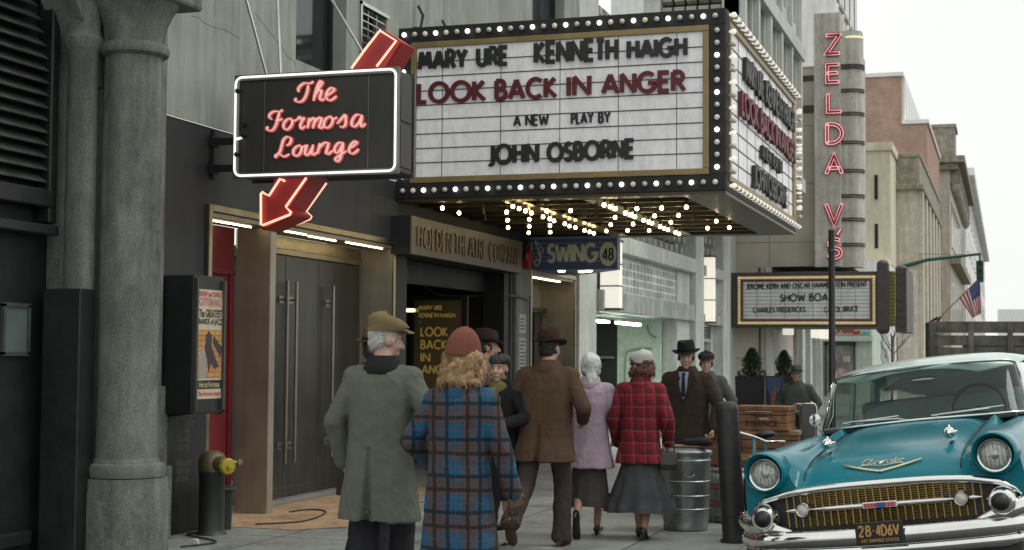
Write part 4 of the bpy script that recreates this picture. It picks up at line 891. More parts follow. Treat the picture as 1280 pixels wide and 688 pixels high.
nu = zx([(95, 485), (250, 270), (400, 80), (575, 190), (365, 465)], 8.6, (430, 30))
nl = zx([(365, 130), (320, 110), (215, 270), (150, 235), (138, 250), (138, 545), (160, 550), (415, 450), (425, 430), (375, 375), (570, 100)], 7.64, (310, 210))
for q, par in ((nu, 'arrow'), (nl, 'arrow')):
    for yy in (YS-.03, YS+dS+.03):
        m = MB(); m.tube([(p[0], yy, p[1]) for p in q], .0115, 8); m.build('neon_arrow', M_neonr, ls, smooth=60)
m = MB()
for (a, b) in (((xa+.25, YS+.1, zb), (-6.95, YS+.3, 5.6)), ((xa+.3, YS+.28, zb), (-6.95, YS+1.3, 5.7)), ((xb-.3, YS+.2, zb), (-6.95, 14.0, 5.9))):
    m.tube([a, b], .014, 6)
m.build('stay_rod', M_stn, ls)

# ---------------------------------------------------------------- theatre company sign over the entrance
YA, YB, XH = at(514, 300, 'x', -6.7).y, at(653, 320, 'x', -6.7).y, -6.7
hz0, hz1 = 2.775, 3.235
hs_ = thing('theatre_nameboard', 'long bronze nameboard with tall narrow letters above the theatre entrance', 'sign', (XH, (YA+YB)/2, hz0))
m = MB(); m.box((XF-.012, YA, hz0), (XH-.02, YB, hz1)); m.build('box', M_blk, hs_)
m = MB(); m.box((XH-.019, YA, hz0), (XH, YB, hz1)); m.build('face', mat('bronze_face', (.125, .105, .068), .42, .5, var=.2, scale=1.5, streak=.25), hs_, bevel=.006)
for tx, pa, pb in (('HOLDEN', 521, 564), ('THEATRE', 568, 607), ('COMPANY', 611, 648)):
    ya, yb = at(pa, 300, 'x', XH).y, at(pb, 300, 'x', XH).y
    m = MB(); letter(m, tx, (XH+.001, ya, hz0+.09), (0, 1, 0), (0, 0, 1), yb-ya, .27, .032, (.012, 0, 0), .3); m.build('lettering', mat('bronze_letter', (.17, .125, .06), .4, .6), hs_)

# ---------------------------------------------------------------- gold lettered play poster inside the lobby
YP = 20.3
p0, p1 = at(519, 376, 'y', YP), at(578, 376, 'y', YP); zt_ = p0.z; zb_ = 1.0
pp = thing('play_poster', 'tall framed poster in gold letters standing in the dark theatre lobby', 'poster', ((p0.x+p1.x)/2, YP, 0))
m = MB(); m.box((p0.x, YP, .75), (p1.x, YP+.04, zt_)); m.build('sheet', mat('poster_brown', (.15, .11, .05), .5, var=.15), pp)
m = MB()
for a, b in (((p0.x-.06, YP-.02, .7), (p0.x, YP+.05, zt_+.06)), ((p1.x, YP-.02, .7), (p1.x+.08, YP+.05, zt_+.06)), ((p0.x, YP-.02, zt_), (p1.x, YP+.05, zt_+.06)), ((p0.x, YP-.02, .7), (p1.x, YP+.05, .75)), ((p0.x-.04, YP, 0), (p0.x, YP+.05, .7)), ((p1.x, YP, 0), (p1.x+.05, YP+.05, .7))): m.box(a, b)
m.build('frame', M_blk, pp, bevel=.008)
M_gl = emit('gold_leaf_glow', (.75, .5, .12), .13)  # gold letters get a faint glow of their own to look lit
m = MB()
for tx, xa_, xb_, yb_, h in (('MARY URE', 523.5, 553, 388, 6.5), ('KENNETH HAIGH', 523.5, 569, 397.5, 6.5), ('LOOK', 525.5, 560, 421, 13), ('BACK', 525.5, 559, 437, 13), ('IN', 525.5, 538, 453, 13), ('ANGER', 527, 568, 468, 13)):
    a = at(xa_, yb_, 'y', YP); b = at(xb_, yb_, 'y', YP); letter(m, tx, (a.x, YP-.001, a.z), (1, 0, 0), (0, 0, 1), b.x-a.x, h*.0107, .023 if h > 9 else .012, (0, -.004, 0), .24)
a = at(525, 403, 'y', YP); m.ell((a.x, YP, a.z), (.01, .004, .01)); m.build('lettering', M_gl, pp)
sc_ = thing('wall_sconce', 'small lit sconce glowing beside the gold lettered poster', 'lamp', at(512, 388, 'y', 19.2))
p = at(511, 388, 'y', 19.2); m = MB()
for k in range(3): m.ell((p.x-.05+.05*k, p.y, p.z), (.026, .026, .022), 10, 8)
m.build('lamp_bulb', emit('sconce_bulb', (1, .85, .5), 8), sc_, smooth=80)
m = MB(); m.box((p.x-.09, p.y+.03, p.z-.03), (p.x+.12, p.y+.06, p.z+.03)); m.tube([(p.x+.1, p.y+.04, p.z), (XF-.9, 20.2, p.z)], .01, 6); m.build('lamp_arm', M_brs, sc_)

# ---------------------------------------------------------------- club sign
YC = 22.3
ca, cb_ = at(663, 318, 'y', YC), at(772, 318, 'y', YC); cz0, cz1 = at(720, 337, 'y', YC).z, at(720, 297, 'y', YC).z
cl = thing('club_sign', 'navy wedge shaped sign with cream musical lettering hanging below the marquee', 'sign', (ca.x, YC, cz0))
m = MB(); z0_, z1_ = cz0, cz1; m.prism([(ca.x, YC), (cb_.x, YC), (cb_.x-.02, YC+.25), (ca.x+.45, YC+1.5), (ca.x, YC+1.6)], (0, 0, z0_), (1, 0, 0), (0, 1, 0), (0, 0, z1_-z0_))
m.build('sign_box', mat('navy_enamel', (.065, .11, .26), .4, var=.12, scale=3, bump=.03), cl, bevel=.008)
m = MB(); m.box((ca.x, YC-.012, z1_-.02), (cb_.x+.01, YC, z1_+.015)); m.build('trim', mat('sky_blue_trim', (.16, .3, .5), .4), cl)
M_crm = mat('cream_letter', (.64, .68, .60), .5, var=.08, bump=.02)
kx = (cb_.x-ca.x)/109.; U0 = lambda px: ca.x+(px-663)*kx; V0 = lambda py: cz0+(337-py)*(cz1-cz0)/40.
m = MB()
for k in range(5): z = V0(304+k*5.6); m.box((ca.x+.01, YC-.003, z-.004), (cb_.x-.01, YC-.0005, z+.004))
m.build('stave', mat('stave_line', (.36, .40, .39), .5), cl)
m = MB(); letter(m, 'SWING', (U0(684), YC-.004, V0(329)), (1, 0, 0), (0, 0, 1), (748-684)*kx, 25*(cz1-cz0)/40, .052, (0, -.012, 0), .17); m.build('lettering', M_crm, cl)
m = MB(); m.lathe([(.001, 0), (1, 0), (1, .014), (.001, .014)], (U0(760.5), YC-.018, V0(318.5)), 32, 10.2*kx, 15*(cz1-cz0)/40, M=Matrix.Rotation(R(90), 3, 'X').inverted()); m.build('disc', M_crm, cl)
m = MB(); letter(m, '48', (U0(753.2), YC-.0195, V0(327)), (1, 0, 0), (0, 0, 1), 14.6*kx, 16.5*(cz1-cz0)/40, .028, (0, -.006, 0), .22); m.build('lettering', mat('navy_letter', (.02, .03, .06), .5), cl)
m = MB()
for s in ([(669, 300), (672, 310), (676, 318), (675, 328), (671, 332), (668, 328), (671, 324), (675, 325)], [(669, 300), (674, 306), (679, 312), (678, 316)], [(664.5, 302), (664.7, 311), (665.5, 319)], [(674, 311), (673.8, 320)]):
    sp_ = spline([(U0(x), V0(y), 0) for x, y in s], 5); m.ribbon([(p[0], p[1]) for p in sp_], .014, (0, YC-.004, 0), (1, 0, 0), (0, 0, 1), (0, -.008, 0), lift=.001)
m.build('music_note', M_crm, cl)
m = MB()
for (x, y) in ((ca.x+.42, YC+.28), (ca.x+.7, YC+.45), (ca.x+.85, YC+.3)): m.lathe([(.001, z0_-.03), (.05, z0_-.025), (.065, z0_-.001), (.001, z0_-.0005)], (x, y, 0), 16)
m.build('downlight', emit('downlight', (1, .75, .6), 4), cl, smooth=40)
# red fire bell on the pier
p = Vector((XF+.05, 21.95, 2.98))
fbell = thing('fire_bell', 'red painted alarm gong on the grey pier beside the club sign', 'alarm bell', p)
m = MB(); m.lathe([(.12, 0), (.13, .02), (.11, .06), (.03, .09)], (XF+.05, 21.95, 3.08), 20, M=Matrix.Rotation(R(90), 3, 'Y')); m.box((XF+.02, 21.85, 2.9), (XF+.1, 22.05, 3.02)); m.build('gong', mat('bell_red', (.3, .02, .02), .35, bump=.02), fbell, smooth=40)
m = MB(); m.tube([(XF+.03, 21.95, 3.2), (XF+.08, 21.95, 3.28), (XF+.05, 21.95, 3.35)], .04, 8); m.build('conduit_box', M_iron, fbell)

# ---------------------------------------------------------------- show poster case, plaque, standpipes
y0_, y1_ = at(243, 430, 'x', -6.55).y, at(281, 430, 'x', -6.55).y
pc = thing('poster_case', 'black wall case with a yellow jazz show bill beside the red door', 'poster case', (-6.7, y0_, 1.06))
m = MB(); m.box((XF-.0, y0_, 1.06), (-6.56, y1_, 2.25)); m.build('case', M_iron, pc, bevel=.015)
X0 = -6.56
def pq(px, py): p = at(px, py, 'x', X0); return p.y, p.z
m = MB(); m.box((X0, y0_+.005, 1.09), (X0+.03, y0_+.03, 2.22)); m.box((X0, y1_-.05, 1.09), (X0+.03, y1_-.02, 2.22)); m.build('rim', M_iron2, pc)
ya, yb = pq(245.5, 430)[0], pq(277, 430)[0]; zb2, zt2 = 1.19, 2.13; W_ = yb-ya; H_ = zt2-zb2
m = MB(); m.box((X0, ya, zb2), (X0+.006, yb, zt2)); m.build('bill', mat('bill_cream', (.55, .47, .34), .7, var=.08, grime=.1), pc)
m = MB(); m.box((X0+.006, ya+.02*W_, zb2+.19*H_), (X0+.008, yb-.02*W_, zb2+.63*H_)); m.build('bill_panel', grid_mat('bill_orange', (.55, .28, .09), (.2, .12, .04), .12, .045, .004, .5, .7, swap='YZ', bump=0), pc)
m = MB(); m.box((X0+.006, ya+.02*W_, zb2+.09*H_), (X0+.008, yb-.02*W_, zb2+.17*H_)); m.build('bill_panel', M_ltr, pc)
m = MB(); P_ = lambda u, v: (ya+u*W_, zb2+v*H_)
m.prism([P_(.1, .19), P_(.08, .4), P_(.2, .48), P_(.32, .42), P_(.36, .3), P_(.33, .19)], (X0+.008, 0, 0), (0, 1, 0), (0, 0, 1), (.002, 0, 0)); m.build('bill_figure', mat('bill_grey', (.3, .3, .29), .7), pc)
m = MB(); m.prism([P_(.3, .46), P_(.34, .58), P_(.44, .62), P_(.56, .58), P_(.55, .48), P_(.7, .38), P_(.85, .3), P_(.7, .27), P_(.55, .33), P_(.45, .24), P_(.4, .36)], (X0+.0085, 0, 0), (0, 1, 0), (0, 0, 1), (.003, 0, 0)); m.prism([P_(.6, .52), P_(.64, .58), P_(.98, .47), P_(.92, .38)], (X0+.008, 0, 0), (0, 1, 0), (0, 0, 1), (.002, 0, 0)); m.build('bill_figure', mat('bill_ink', (.05, .04, .05), .7), pc)
def bill(txt, v0, v1, u0, u1, mm):
    m = MB(); vs, fs = bfont_mesh(txt, 1, bold=.02); xs_ = [v[0] for v in vs]; ys_ = [v[1] for v in vs]
    sx_ = (u1-u0)*W_/(max(xs_)-min(xs_)); sy_ = (v1-v0)*H_/(max(ys_)-min(ys_))
    m.add([(X0+.0095, ya+u0*W_+(v[0]-min(xs_))*sx_, zb2+v0*H_+(v[1]-min(ys_))*sy_) for v in vs], fs); return m.build('bill_print', mm, pc)
M_bpk = mat('bill_red', (.5, .08, .12), .7)
bill('SHOW and DANCE', .935, .985, .04, .96, M_bpk); bill('COTTON HALL', .85, .925, .06, .94, mat('bill_pink', (.55, .2, .22), .7))
bill('The GREATEST', .745, .82, .05, .95, M_ltr); bill('BANDS of JAZZ', .665, .735, .04, .97, M_ltr)
bill('Hot at Formosa', .105, .155, .1, .9, mat('bill_gold', (.5, .42, .2), .7)); bill('The Formosa Lounge', .015, .07, .06, .94, M_bpk)
pl = thing('wall_plaque', 'dark wall plaque with faint lines of pale text below the poster case', 'plaque', (XF, 12.0, .5))
m = MB(); m.box((XF-.0, 11.62, .0), (XF+.05, 12.3, 1.04)); m.build('slab', M_iron, pl, bevel=.01)
m = MB(); rr = random.Random(8)
for k, tx in enumerate(('TABLES TO', 'LET FOR', 'PRIVATE', 'PARTIES', '', 'ENQUIRE', 'WITHIN', 'AT BAR')):
    if tx:
        vs, fs = bfont_mesh(tx, .075); m.add([(XF+.052, 11.78+v[0]*.8, .93-k*.068+v[1]) for v in vs], fs)
m.build('lettering', mat('faint_print', (.13, .13, .125), .8), pl)
M_pipe = mat('dark_green_pipe', (.022, .027, .024), .45, var=.3, bump=.15, bscale=30, grime=.3)
M_obr = mat('old_brass', (.16, .135, .07), .5, .6, var=.3, grime=.3)
sp0 = at(264, 668, 'z', 0); sp0.z = 0
sp_t = thing('standpipe', 'fat dark standpipe with brass elbow and yellow hose cap by the wall', 'standpipe', sp0)
X, Y = sp0.x, sp0.y
m = MB(); m.lathe([(.14, 0), (.125, .02), (.112, .05), (.112, .50), (.118, .51), (.118, .55)], (X, Y, 0), 28); m.build('pipe', M_pipe, sp_t, smooth=40)
m = MB(); m.lathe([(.12, .55), (.125, .60), (.12, .66), (.1, .70), (.06, .725), (.001, .73)], (X, Y, 0), 28); m.tube([(X, Y, .62), (X+.10, Y-.05, .615), (X+.18, Y-.09, .605)], [.085, .07, .06], 20); m.build('elbow', M_obr, sp_t, smooth=45)
q = Vector((.87, -.45, -.05)).to_track_quat('Z', 'Y').to_matrix()
m = MB(); m.lathe([(.06, 0), (.072, .005), (.072, .05), (.06, .058), (.025, .06), (.025, .085), (.001, .09)], (X+.175, Y-.088, .606), 10, M=q); m.build('hose_cap', mat('yellow_paint', (.42, .33, .04), .4, grime=.2), sp_t, smooth=30)
m = MB(); m.tube([(X+.17, Y+.02, .63), (X+.25, Y+.05, .63)], .022, 8); m.lathe([(.03, 0), (.03, .05)], (X+.24, Y+.05, .61), 10); m.build('valve', M_brs, sp_t, smooth=40)
b2 = at(279, 662, 'z', 0)
wb = thing('waste_pipe', 'short dark bollard pipe with flared rim at the foot of the red door', 'pipe', (b2.x, b2.y, 0))
m = MB(); m.lathe([(.07, 0), (.085, .33), (.11, .35), (.11, .385), (.07, .39)], (b2.x, b2.y, 0), 20); m.build('barrel', M_pipe, wb, smooth=40)
m = MB(); m.lathe([(.115, .36), (.118, .37), (.115, .38)], (b2.x, b2.y, 0), 20); m.build('band', M_iron2, wb)
m = MB(); a = at(226, 684, 'z', .01); m.tube(spline([(a.x, a.y, .012), (a.x+.1, a.y+.4, .012), (X-.12, Y-.2, .012), (X-.16, Y+.02, .012), (-6.93, Y+.1, .02), (-6.93, Y+.1, .6)], 6), .008, 6)
b_ = at(420, 640, 'z', .012); m.tube(spline([(-6.6, 12.7, .012), (-6.3, 13.1, .012), (-6.45, 13.9, .012), (-6.7, 14.1, .012), (-6.8, 13.8, .012)], 6), .008, 6)
tag(rerooted(m.build('cable', M_blk)), 'thin black cable snaking over the ground past the standpipe', 'cable')

# ---------------------------------------------------------------- neon letters on the fin
M_zr = mat('deep_red_channel', (.20, .018, .03), .45, bump=.03)
M_zn = emit('rose_neon', (1, .45, .47), .85)
YZ = 40.3
zs_ = thing('fin_sign', 'vertical red neon letters running down the concrete fin', 'sign', (-4.4, YZ, 4))
for ch, pa, pb, ta, tb in (('Z', 1030, 1053, 42.5, 71.5), ('E', 1031, 1052, 79, 107), ('L', 1032, 1055, 115.5, 144), ('D', 1031, 1056, 153, 183), ('A', 1030, 1056, 192, 221), ('V', 1030, 1056, 253, 284), ("S", 1032, 1055, 296, 326)):
    a = at(pa, tb, 'y', YZ); b = at(pb, tb, 'y', YZ); top = at(pa, ta, 'y', YZ); w__ = b.x-a.x; h__ = top.z-a.z
    m = MB(); letter(m, ch, (a.x, YZ-.001, a.z), (1, 0, 0), (0, 0, 1), w__, h__, .135, (0, -.06, 0)); lt_ = m.build('letter', M_zr, zs_)
    st, tw = text_strokes(ch); ins = .0675; kx_ = (w__-.135)/max(tw, .01); ky_ = h__-.135
    m = MB()
    for s in st:
        P2 = [(a.x+ins+p[0]*kx_, a.z+ins+p[1]*ky_) for p in s]
        k2 = len(P2); Lp = [(x, YZ-.075, z) for x, z in offset_line(P2, .0375)]; Rp = [(x, YZ-.075, z) for x, z in offset_line(P2, -.0375)]
        closed_ = k2 > 3 and math.hypot(P2[0][0]-P2[-1][0], P2[0][1]-P2[-1][1]) < 1e-6
        m.tube(Lp, .013, 6, cap=True); m.tube(Rp, .013, 6)
        if not closed_: m.tube([Lp[0], Rp[0]], .013, 6); m.tube([Lp[-1], Rp[-1]], .013, 6)
    m.build('neon_tube', M_zn, lt_, smooth=60)
a = at(1047, 295, 'y', YZ); m = MB(); m.ribbon([(a.x, a.z), (a.x+.09, a.z+.2)], .09, (0, YZ-.001, 0), (1, 0, 0), (0, 0, 1), (0, -.06, 0)); lt_ = m.build('letter', M_zr, zs_)
m = MB(); m.tube([(a.x, YZ-.075, a.z+.02), (a.x+.09, YZ-.075, a.z+.18)], .02, 6); m.build('neon_tube', M_zn, lt_)

# ---------------------------------------------------------------- second marquee down the street
YB2 = 39.9
b0, b1 = at(921, 345, 'y', YB2), at(1096, 338, 'y', YB2); bz0 = at(1010, 409, 'y', YB2).z; bz1 = at(1010, 340, 'y', YB2).z
sm = thing('musical_marquee', 'smaller brown framed marquee further down advertising a musical on a white board', 'marquee', ((b0.x+b1.x)/2, YB2, bz0))
M_mbr = mat('dark_mauve_metal', (.075, .062, .062), .5, .2, var=.15)
m = MB(); m.box((XF, YB2+.03, bz0), (b1.x+.02, YB2+3.5, bz1)); m.build('body', M_mbr, sm, bevel=.02)
m = MB(); x1_ = at(1112, 370, 'y', YB2).x; x2_ = at(1122, 370, 'y', YB2).x
m.box((b1.x, YB2-.05, bz0-.08), (b1.x+.28, YB2+.5, bz1+.2)); m.ell((b1.x+.14, YB2+.2, bz1+.18), (.16, .25, .12), 14, 8); m.ell((b1.x+.14, YB2+.2, bz0-.08), (.16, .25, .1), 14, 8)
m.box((b1.x+.44, YB2+.3, bz0-.12), (b1.x+.72, YB2+3.2, bz1+.1)); m.ell((b1.x+.58, YB2+.6, bz1+.08), (.16, .3, .1), 14, 8)
for k in range(7):
    z = bz0-.02+k*.22
    for s in (-1, 1): m.tube([(b1.x+.58, YB2+.28, z), (b1.x+.58+s*.12, YB2+.28, z+.12)], .012, 5)
m.build('end_cap', M_mbr, sm, bevel=.02)
m = MB(); m.box((b1.x+.28, YB2+.1, bz0+.02), (b1.x+.43, YB2+.4, bz1)); m.build('bulb_strip', grid_mat('olive_bulb_strip', (.38, .36, .05), (.08, .07, .02), .05, .09, .02, 0, .5, swap='XZ', bump=0, col2=(.34, .32, .05)), sm)
bx0, bx1, bzz0, bzz1 = b0.x+.02, b1.x-.03, bz0+.06, bz1-.1
def ring(m, x0, x1, z0, z1, t, y0, y1):
    m.box((x0, y0, z1-t), (x1, y1, z1)); m.box((x0, y0, z0), (x1, y1, z0+t)); m.box((x0, y0, z0+t), (x0+t, y1, z1-t)); m.box((x1-t, y0, z0+t), (x1, y1, z1-t)); return m
ring(MB(), bx0, bx1, bzz0, bzz1, .09, YB2-.02, YB2+.03).build('gold_frame', mat('cream_gold', (.48, .40, .22), .5, .2), sm)
m = MB(); n1 = 70
for i in range(n1):
    x = bx0+.03+(bx1-bx0-.06)*i/(n1-1)
    for z in (bzz0+.045, bzz1-.045): m.ell((x, YB2-.025, z), (.016, .016, .016), 6, 4)
for i in range(18):
    z = bzz0+.05+(bzz1-bzz0-.1)*i/17
    for x in (bx0+.045, bx1-.045): m.ell((x, YB2-.025, z), (.016, .016, .016), 6, 4)
tag(m.build('bulb', emit('gold_bulb', (1, .8, .45), .8), sm), kind='stuff')
ring(MB(), bx0+.09, bx1-.09, bzz0+.09, bzz1-.09, .06, YB2-.015, YB2+.03).build('frame', mat('maroon_frame', (.12, .03, .03), .5), sm)
m = MB(); m.box((bx0+.15, YB2+.0, bzz0+.15), (bx1-.15, YB2+.028, bzz1-.15)); bd2 = m.build('letter_board', mat('grey_board', (.68, .70, .71), .5, var=.08, streak=.12), sm)
m = MB()
for k in range(1, 10): z = bzz0+.15+(bzz1-bzz0-.3)*k/10; m.box((bx0+.15, YB2-.003, z-.005), (bx1-.15, YB2, z+.005))
for k in range(1, 9): x = bx0+.15+(bx1-bx0-.3)*k/9; m.box((x-.005, YB2-.002, bzz0+.15), (x+.005, YB2, bzz1-.15))
m.build('rail', M_iron2, bd2)
for tx, pa, ya_, pb, yb_, h, s in (('JEROME KERN AND OSCAR HAMMERSTEIN PRESENT', 933, 362, 1084, 359, 7, .022), ('SHOW BOAT', 975, 378, 1041, 376.5, 10, .035), ('CHARLES FREDERICKS', 941, 391.5, 1007, 390.5, 7, .022), ('CAROL BRUCE', 1030, 391, 1073, 389.5, 7, .022)):
    a = at(pa, ya_, 'y', YB2); b = at(pb, yb_, 'y', YB2)
    m = MB(); letter(m, tx, (a.x, YB2-.004, a.z), (b-a).normalized(), (0, 0, 1), (b-a).length, h*.0213, s, (0, -.012, 0), .24, .5); m.build('lettering', M_ltr, bd2)
# ================================================================ TURQUOISE SEDAN
M_teal = mat('turquoise_paint', (.000, .150, .196), .22, .0, var=.06, scale=2, bump=.0, coat=.12, spec=.22)
M_roof = mat('pale_mint_paint', (.44, .58, .55), .3, 0, var=.05, scale=2, bump=0, coat=.7)
M_chr = mat('chrome', (.72, .72, .70), .07, 1., var=.08, scale=5, bump=.0)
M_chr2 = mat('dull_chrome', (.5, .5, .48), .2, 1., var=.15, scale=6, bump=.0)
M_rub = mat('black_rubber', (.012, .012, .012), .5, bump=.1)
M_gmesh = mat('gold_grille', (.40, .29, .10), .35, 1., var=.15, bump=0)
M_glass = glass('car_glass', (.74, .81, .79), .01, 0., 1.33)
M_int = mat('car_interior', (.035, .045, .045), .7, var=.3, bump=.1)
M_seat = mat('seat_cloth', (.24, .32, .31), .8, var=.2, bump=.2)
ROLLC, YAWC = R(7.0), R(6.9)
car = thing('parked_car', 'turquoise fifties sedan with pale mint roof and chrome grille parked at the kerb', 'car', (-.705, 10.28, .018), rot=(0, -ROLLC, -YAWC))
def lin(kn, y):
    for i in range(len(kn)-1):
        if y <= kn[i+1][0]:
            t = (y-kn[i][0])/(kn[i+1][0]-kn[i][0]); t = max(0, min(1, t)); t = t*t*(3-2*t)*.4+t*.6; return kn[i][1]+(kn[i+1][1]-kn[i][1])*t
    return kn[-1][1]
ZH = [(0, .765), (.03, .80), (.08, .835), (.15, .88), (.25, .925), (.4, .965), (.6, 1.0), (1., 1.05), (1.55, 1.10), (1.8, 1.06), (3.9, 1.04), (4.2, 1.05), (4.7, .98), (5.0, .86), (5.05, .6)]
ZV = [(0, .755), (.05, .80), (.15, .87), (.4, .935), (.8, .985), (1.55, 1.06), (1.8, 1.05), (3.9, 1.04), (4.7, .96), (5.05, .6)]
ZF = [(0, .97), (.06, 1.0), (.3, 1.02), (1., 1.045), (1.6, 1.06), (2.6, 1.05), (3.4, 1.06), (4.2, 1.10), (4.8, 1.14), (5.02, 1.12), (5.05, 1.0)]
HW = [(0, .915), (.15, .925), (.8, .94), (2.5, .945), (4.2, .94), (4.9, .90), (5.05, .86)]
def section(Y):
    zh, zv, zf, w_ = lin(ZH, Y), lin(ZV, Y), lin(ZF, Y), lin(HW, Y)
    return [(0, zh), (.2, zh-.004), (.40, zh-.016), (.515, zv-.005), (.575, zv+.03), (.635, zf-.035), (.72, zf), (.82, zf-.012), (w_-.035, zf-.075), (w_-.008, zf-.2), (w_, .68), (w_, .5), (w_-.02, .34), (w_-.07, .26), (0, .26)]
def fullsec(Y, k=4):
    h = section(Y); sp_ = [(p[0], p[1]) for p in spline([(x, z, 0) for x, z in h[:-1]], k)]
    return [(x, Y, z) for x, z in sp_]+[(-x, Y, z) for x, z in sp_[::-1][:-1]]
YSs = sorted(set([0, .012, .03, .055, .08, .11, .15, .2, .25, .32, .4, .5, .6, .8, 1, 1.25, 1.5, 1.55, 1.65, 1.8]+[2+.25*i for i in range(12)]+[4.85, 4.95, 5.02, 5.05]))
m = MB(); m.loft([fullsec(y)[:-1] for y in YSs]); body = m.build('body', M_teal, car, smooth=50, world=False)
# hood shut line
m = MB()
for s in (-1, 1): m.tube([(s*(.515), y, lin(ZV, y)-.0) for y in (.06, .12, .2, .3, .45, .6, .8, 1, 1.3, 1.52)], .005, 5)
m.build('shut_line', M_rub, body, world=False)
# front: black plate for the shaded opening, gold mesh, bars
def bar(m, path, ry, rz, n=12):
    rings = []
    for i, p in enumerate(path):
        a = Vector(path[max(i-1, 0)]); b = Vector(path[min(i+1, len(path)-1)]); d = (b-a).normalized(); s = Vector((d.y, -d.x, 0)); s = s.normalized() if s.length > .01 else Vector((0, -1, 0)); u = d.cross(s)
        ry_ = ry[i] if isinstance(ry, list) else ry; rz_ = rz[i] if isinstance(rz, list) else rz
        rings.append([Vector(p)+s*(ry_*math.cos(2*math.pi*j/n))+u*(rz_*math.sin(2*math.pi*j/n)) for j in range(n)])
    return m.loft(rings)
m = MB(); m.prism([(-.80, .42), (.80, .42), (.82, .6), (.74, .705), (.5, .735), (0, .755), (-.5, .735), (-.74, .705), (-.82, .6)], (0, -.015, 0), (1, 0, 0), (0, 0, 1), (0, .012, 0)); m.build('grille_shade', M_rub, car, world=False)
m = MB()
def gtop(x): return .74-.06*abs(x/.8)**2.5-(.10 if abs(x) > .78 else 0)
for i in range(33):
    x = -.78+1.56*i/32; yb = -.03+.03*abs(x/.8)**2; m.box((x-.004, yb-.006, .50), (x+.004, yb, gtop(x)))
for k in range(16):
    z = .505+k*.0145; w_ = .79 if z < .66 else .79-(z-.66)*2.2
    pts = [(-w_+2*w_*i/16, -.028+.03*abs((-w_+2*w_*i/16)/.8)**2, z) for i in range(17)]
    m.tube(pts, .0032, 4)
m.build('grille', M_gmesh, car, world=False)
Yc = lambda x, d=0: d+.10*abs(x/.93)**3
m = MB(); tp = [(-.86, .02, .60), (-.83, -.035, .655), (-.76, -.06, .70)]+[(x, -.085+.03*abs(x/.8)**2, .753-.045*abs(x/.75)**3) for x in [-.6+.1*i for i in range(13)]]+[(.76, -.06, .70), (.83, -.035, .655), (.86, .02, .60)]
bar(m, tp, [.03]*len(tp), [.018]*2+[.025]*(len(tp)-4)+[.018]*2); m.build('grille_bar', M_chr, car, smooth=60, world=False)
m = MB(); bar(m, [(x, -.07+.02*abs(x/.5)**2, .615) for x in [-.46+.092*i for i in range(11)]], [.012]+[.022]*9+[.012], [.008]+[.018]*9+[.008])
for s in (-1, 1): bar(m, [(s*(.56+.02*i), -.045, .615) for i in range(5)], [.012, .016, .014, .01, .003], [.012, .018, .015, .01, .003])
m.build('centre_bar', M_chr, car, smooth=60, world=False)
m = MB(); m.box((-.115, -.105, .592), (.115, -.085, .638)); m.build('badge_base', M_chr, car, bevel=.006, world=False)
m = MB(); m.cur = 0; m.box((-.1, -.109, .602), (-.02, -.1049, .628)); m.box((.03, -.109, .602), (.1, -.1049, .628)); m.cur = 1; m.box((-.019, -.109, .598), (.029, -.1049, .632)); m.cur = 2
for x in (-.08, -.06, -.04, .05, .07, .09): m.box((x-.004, -.1105, .609), (x+.004, -.1085, .621))
m.build('badge', [mat('badge_red', (.45, .02, .03), .3, bump=0), mat('badge_blue', (.03, .08, .4), .3, bump=0), M_chr2], car, world=False)
fy = Matrix.Rotation(R(90), 3, 'X')     # +Z -> -Y (forward)
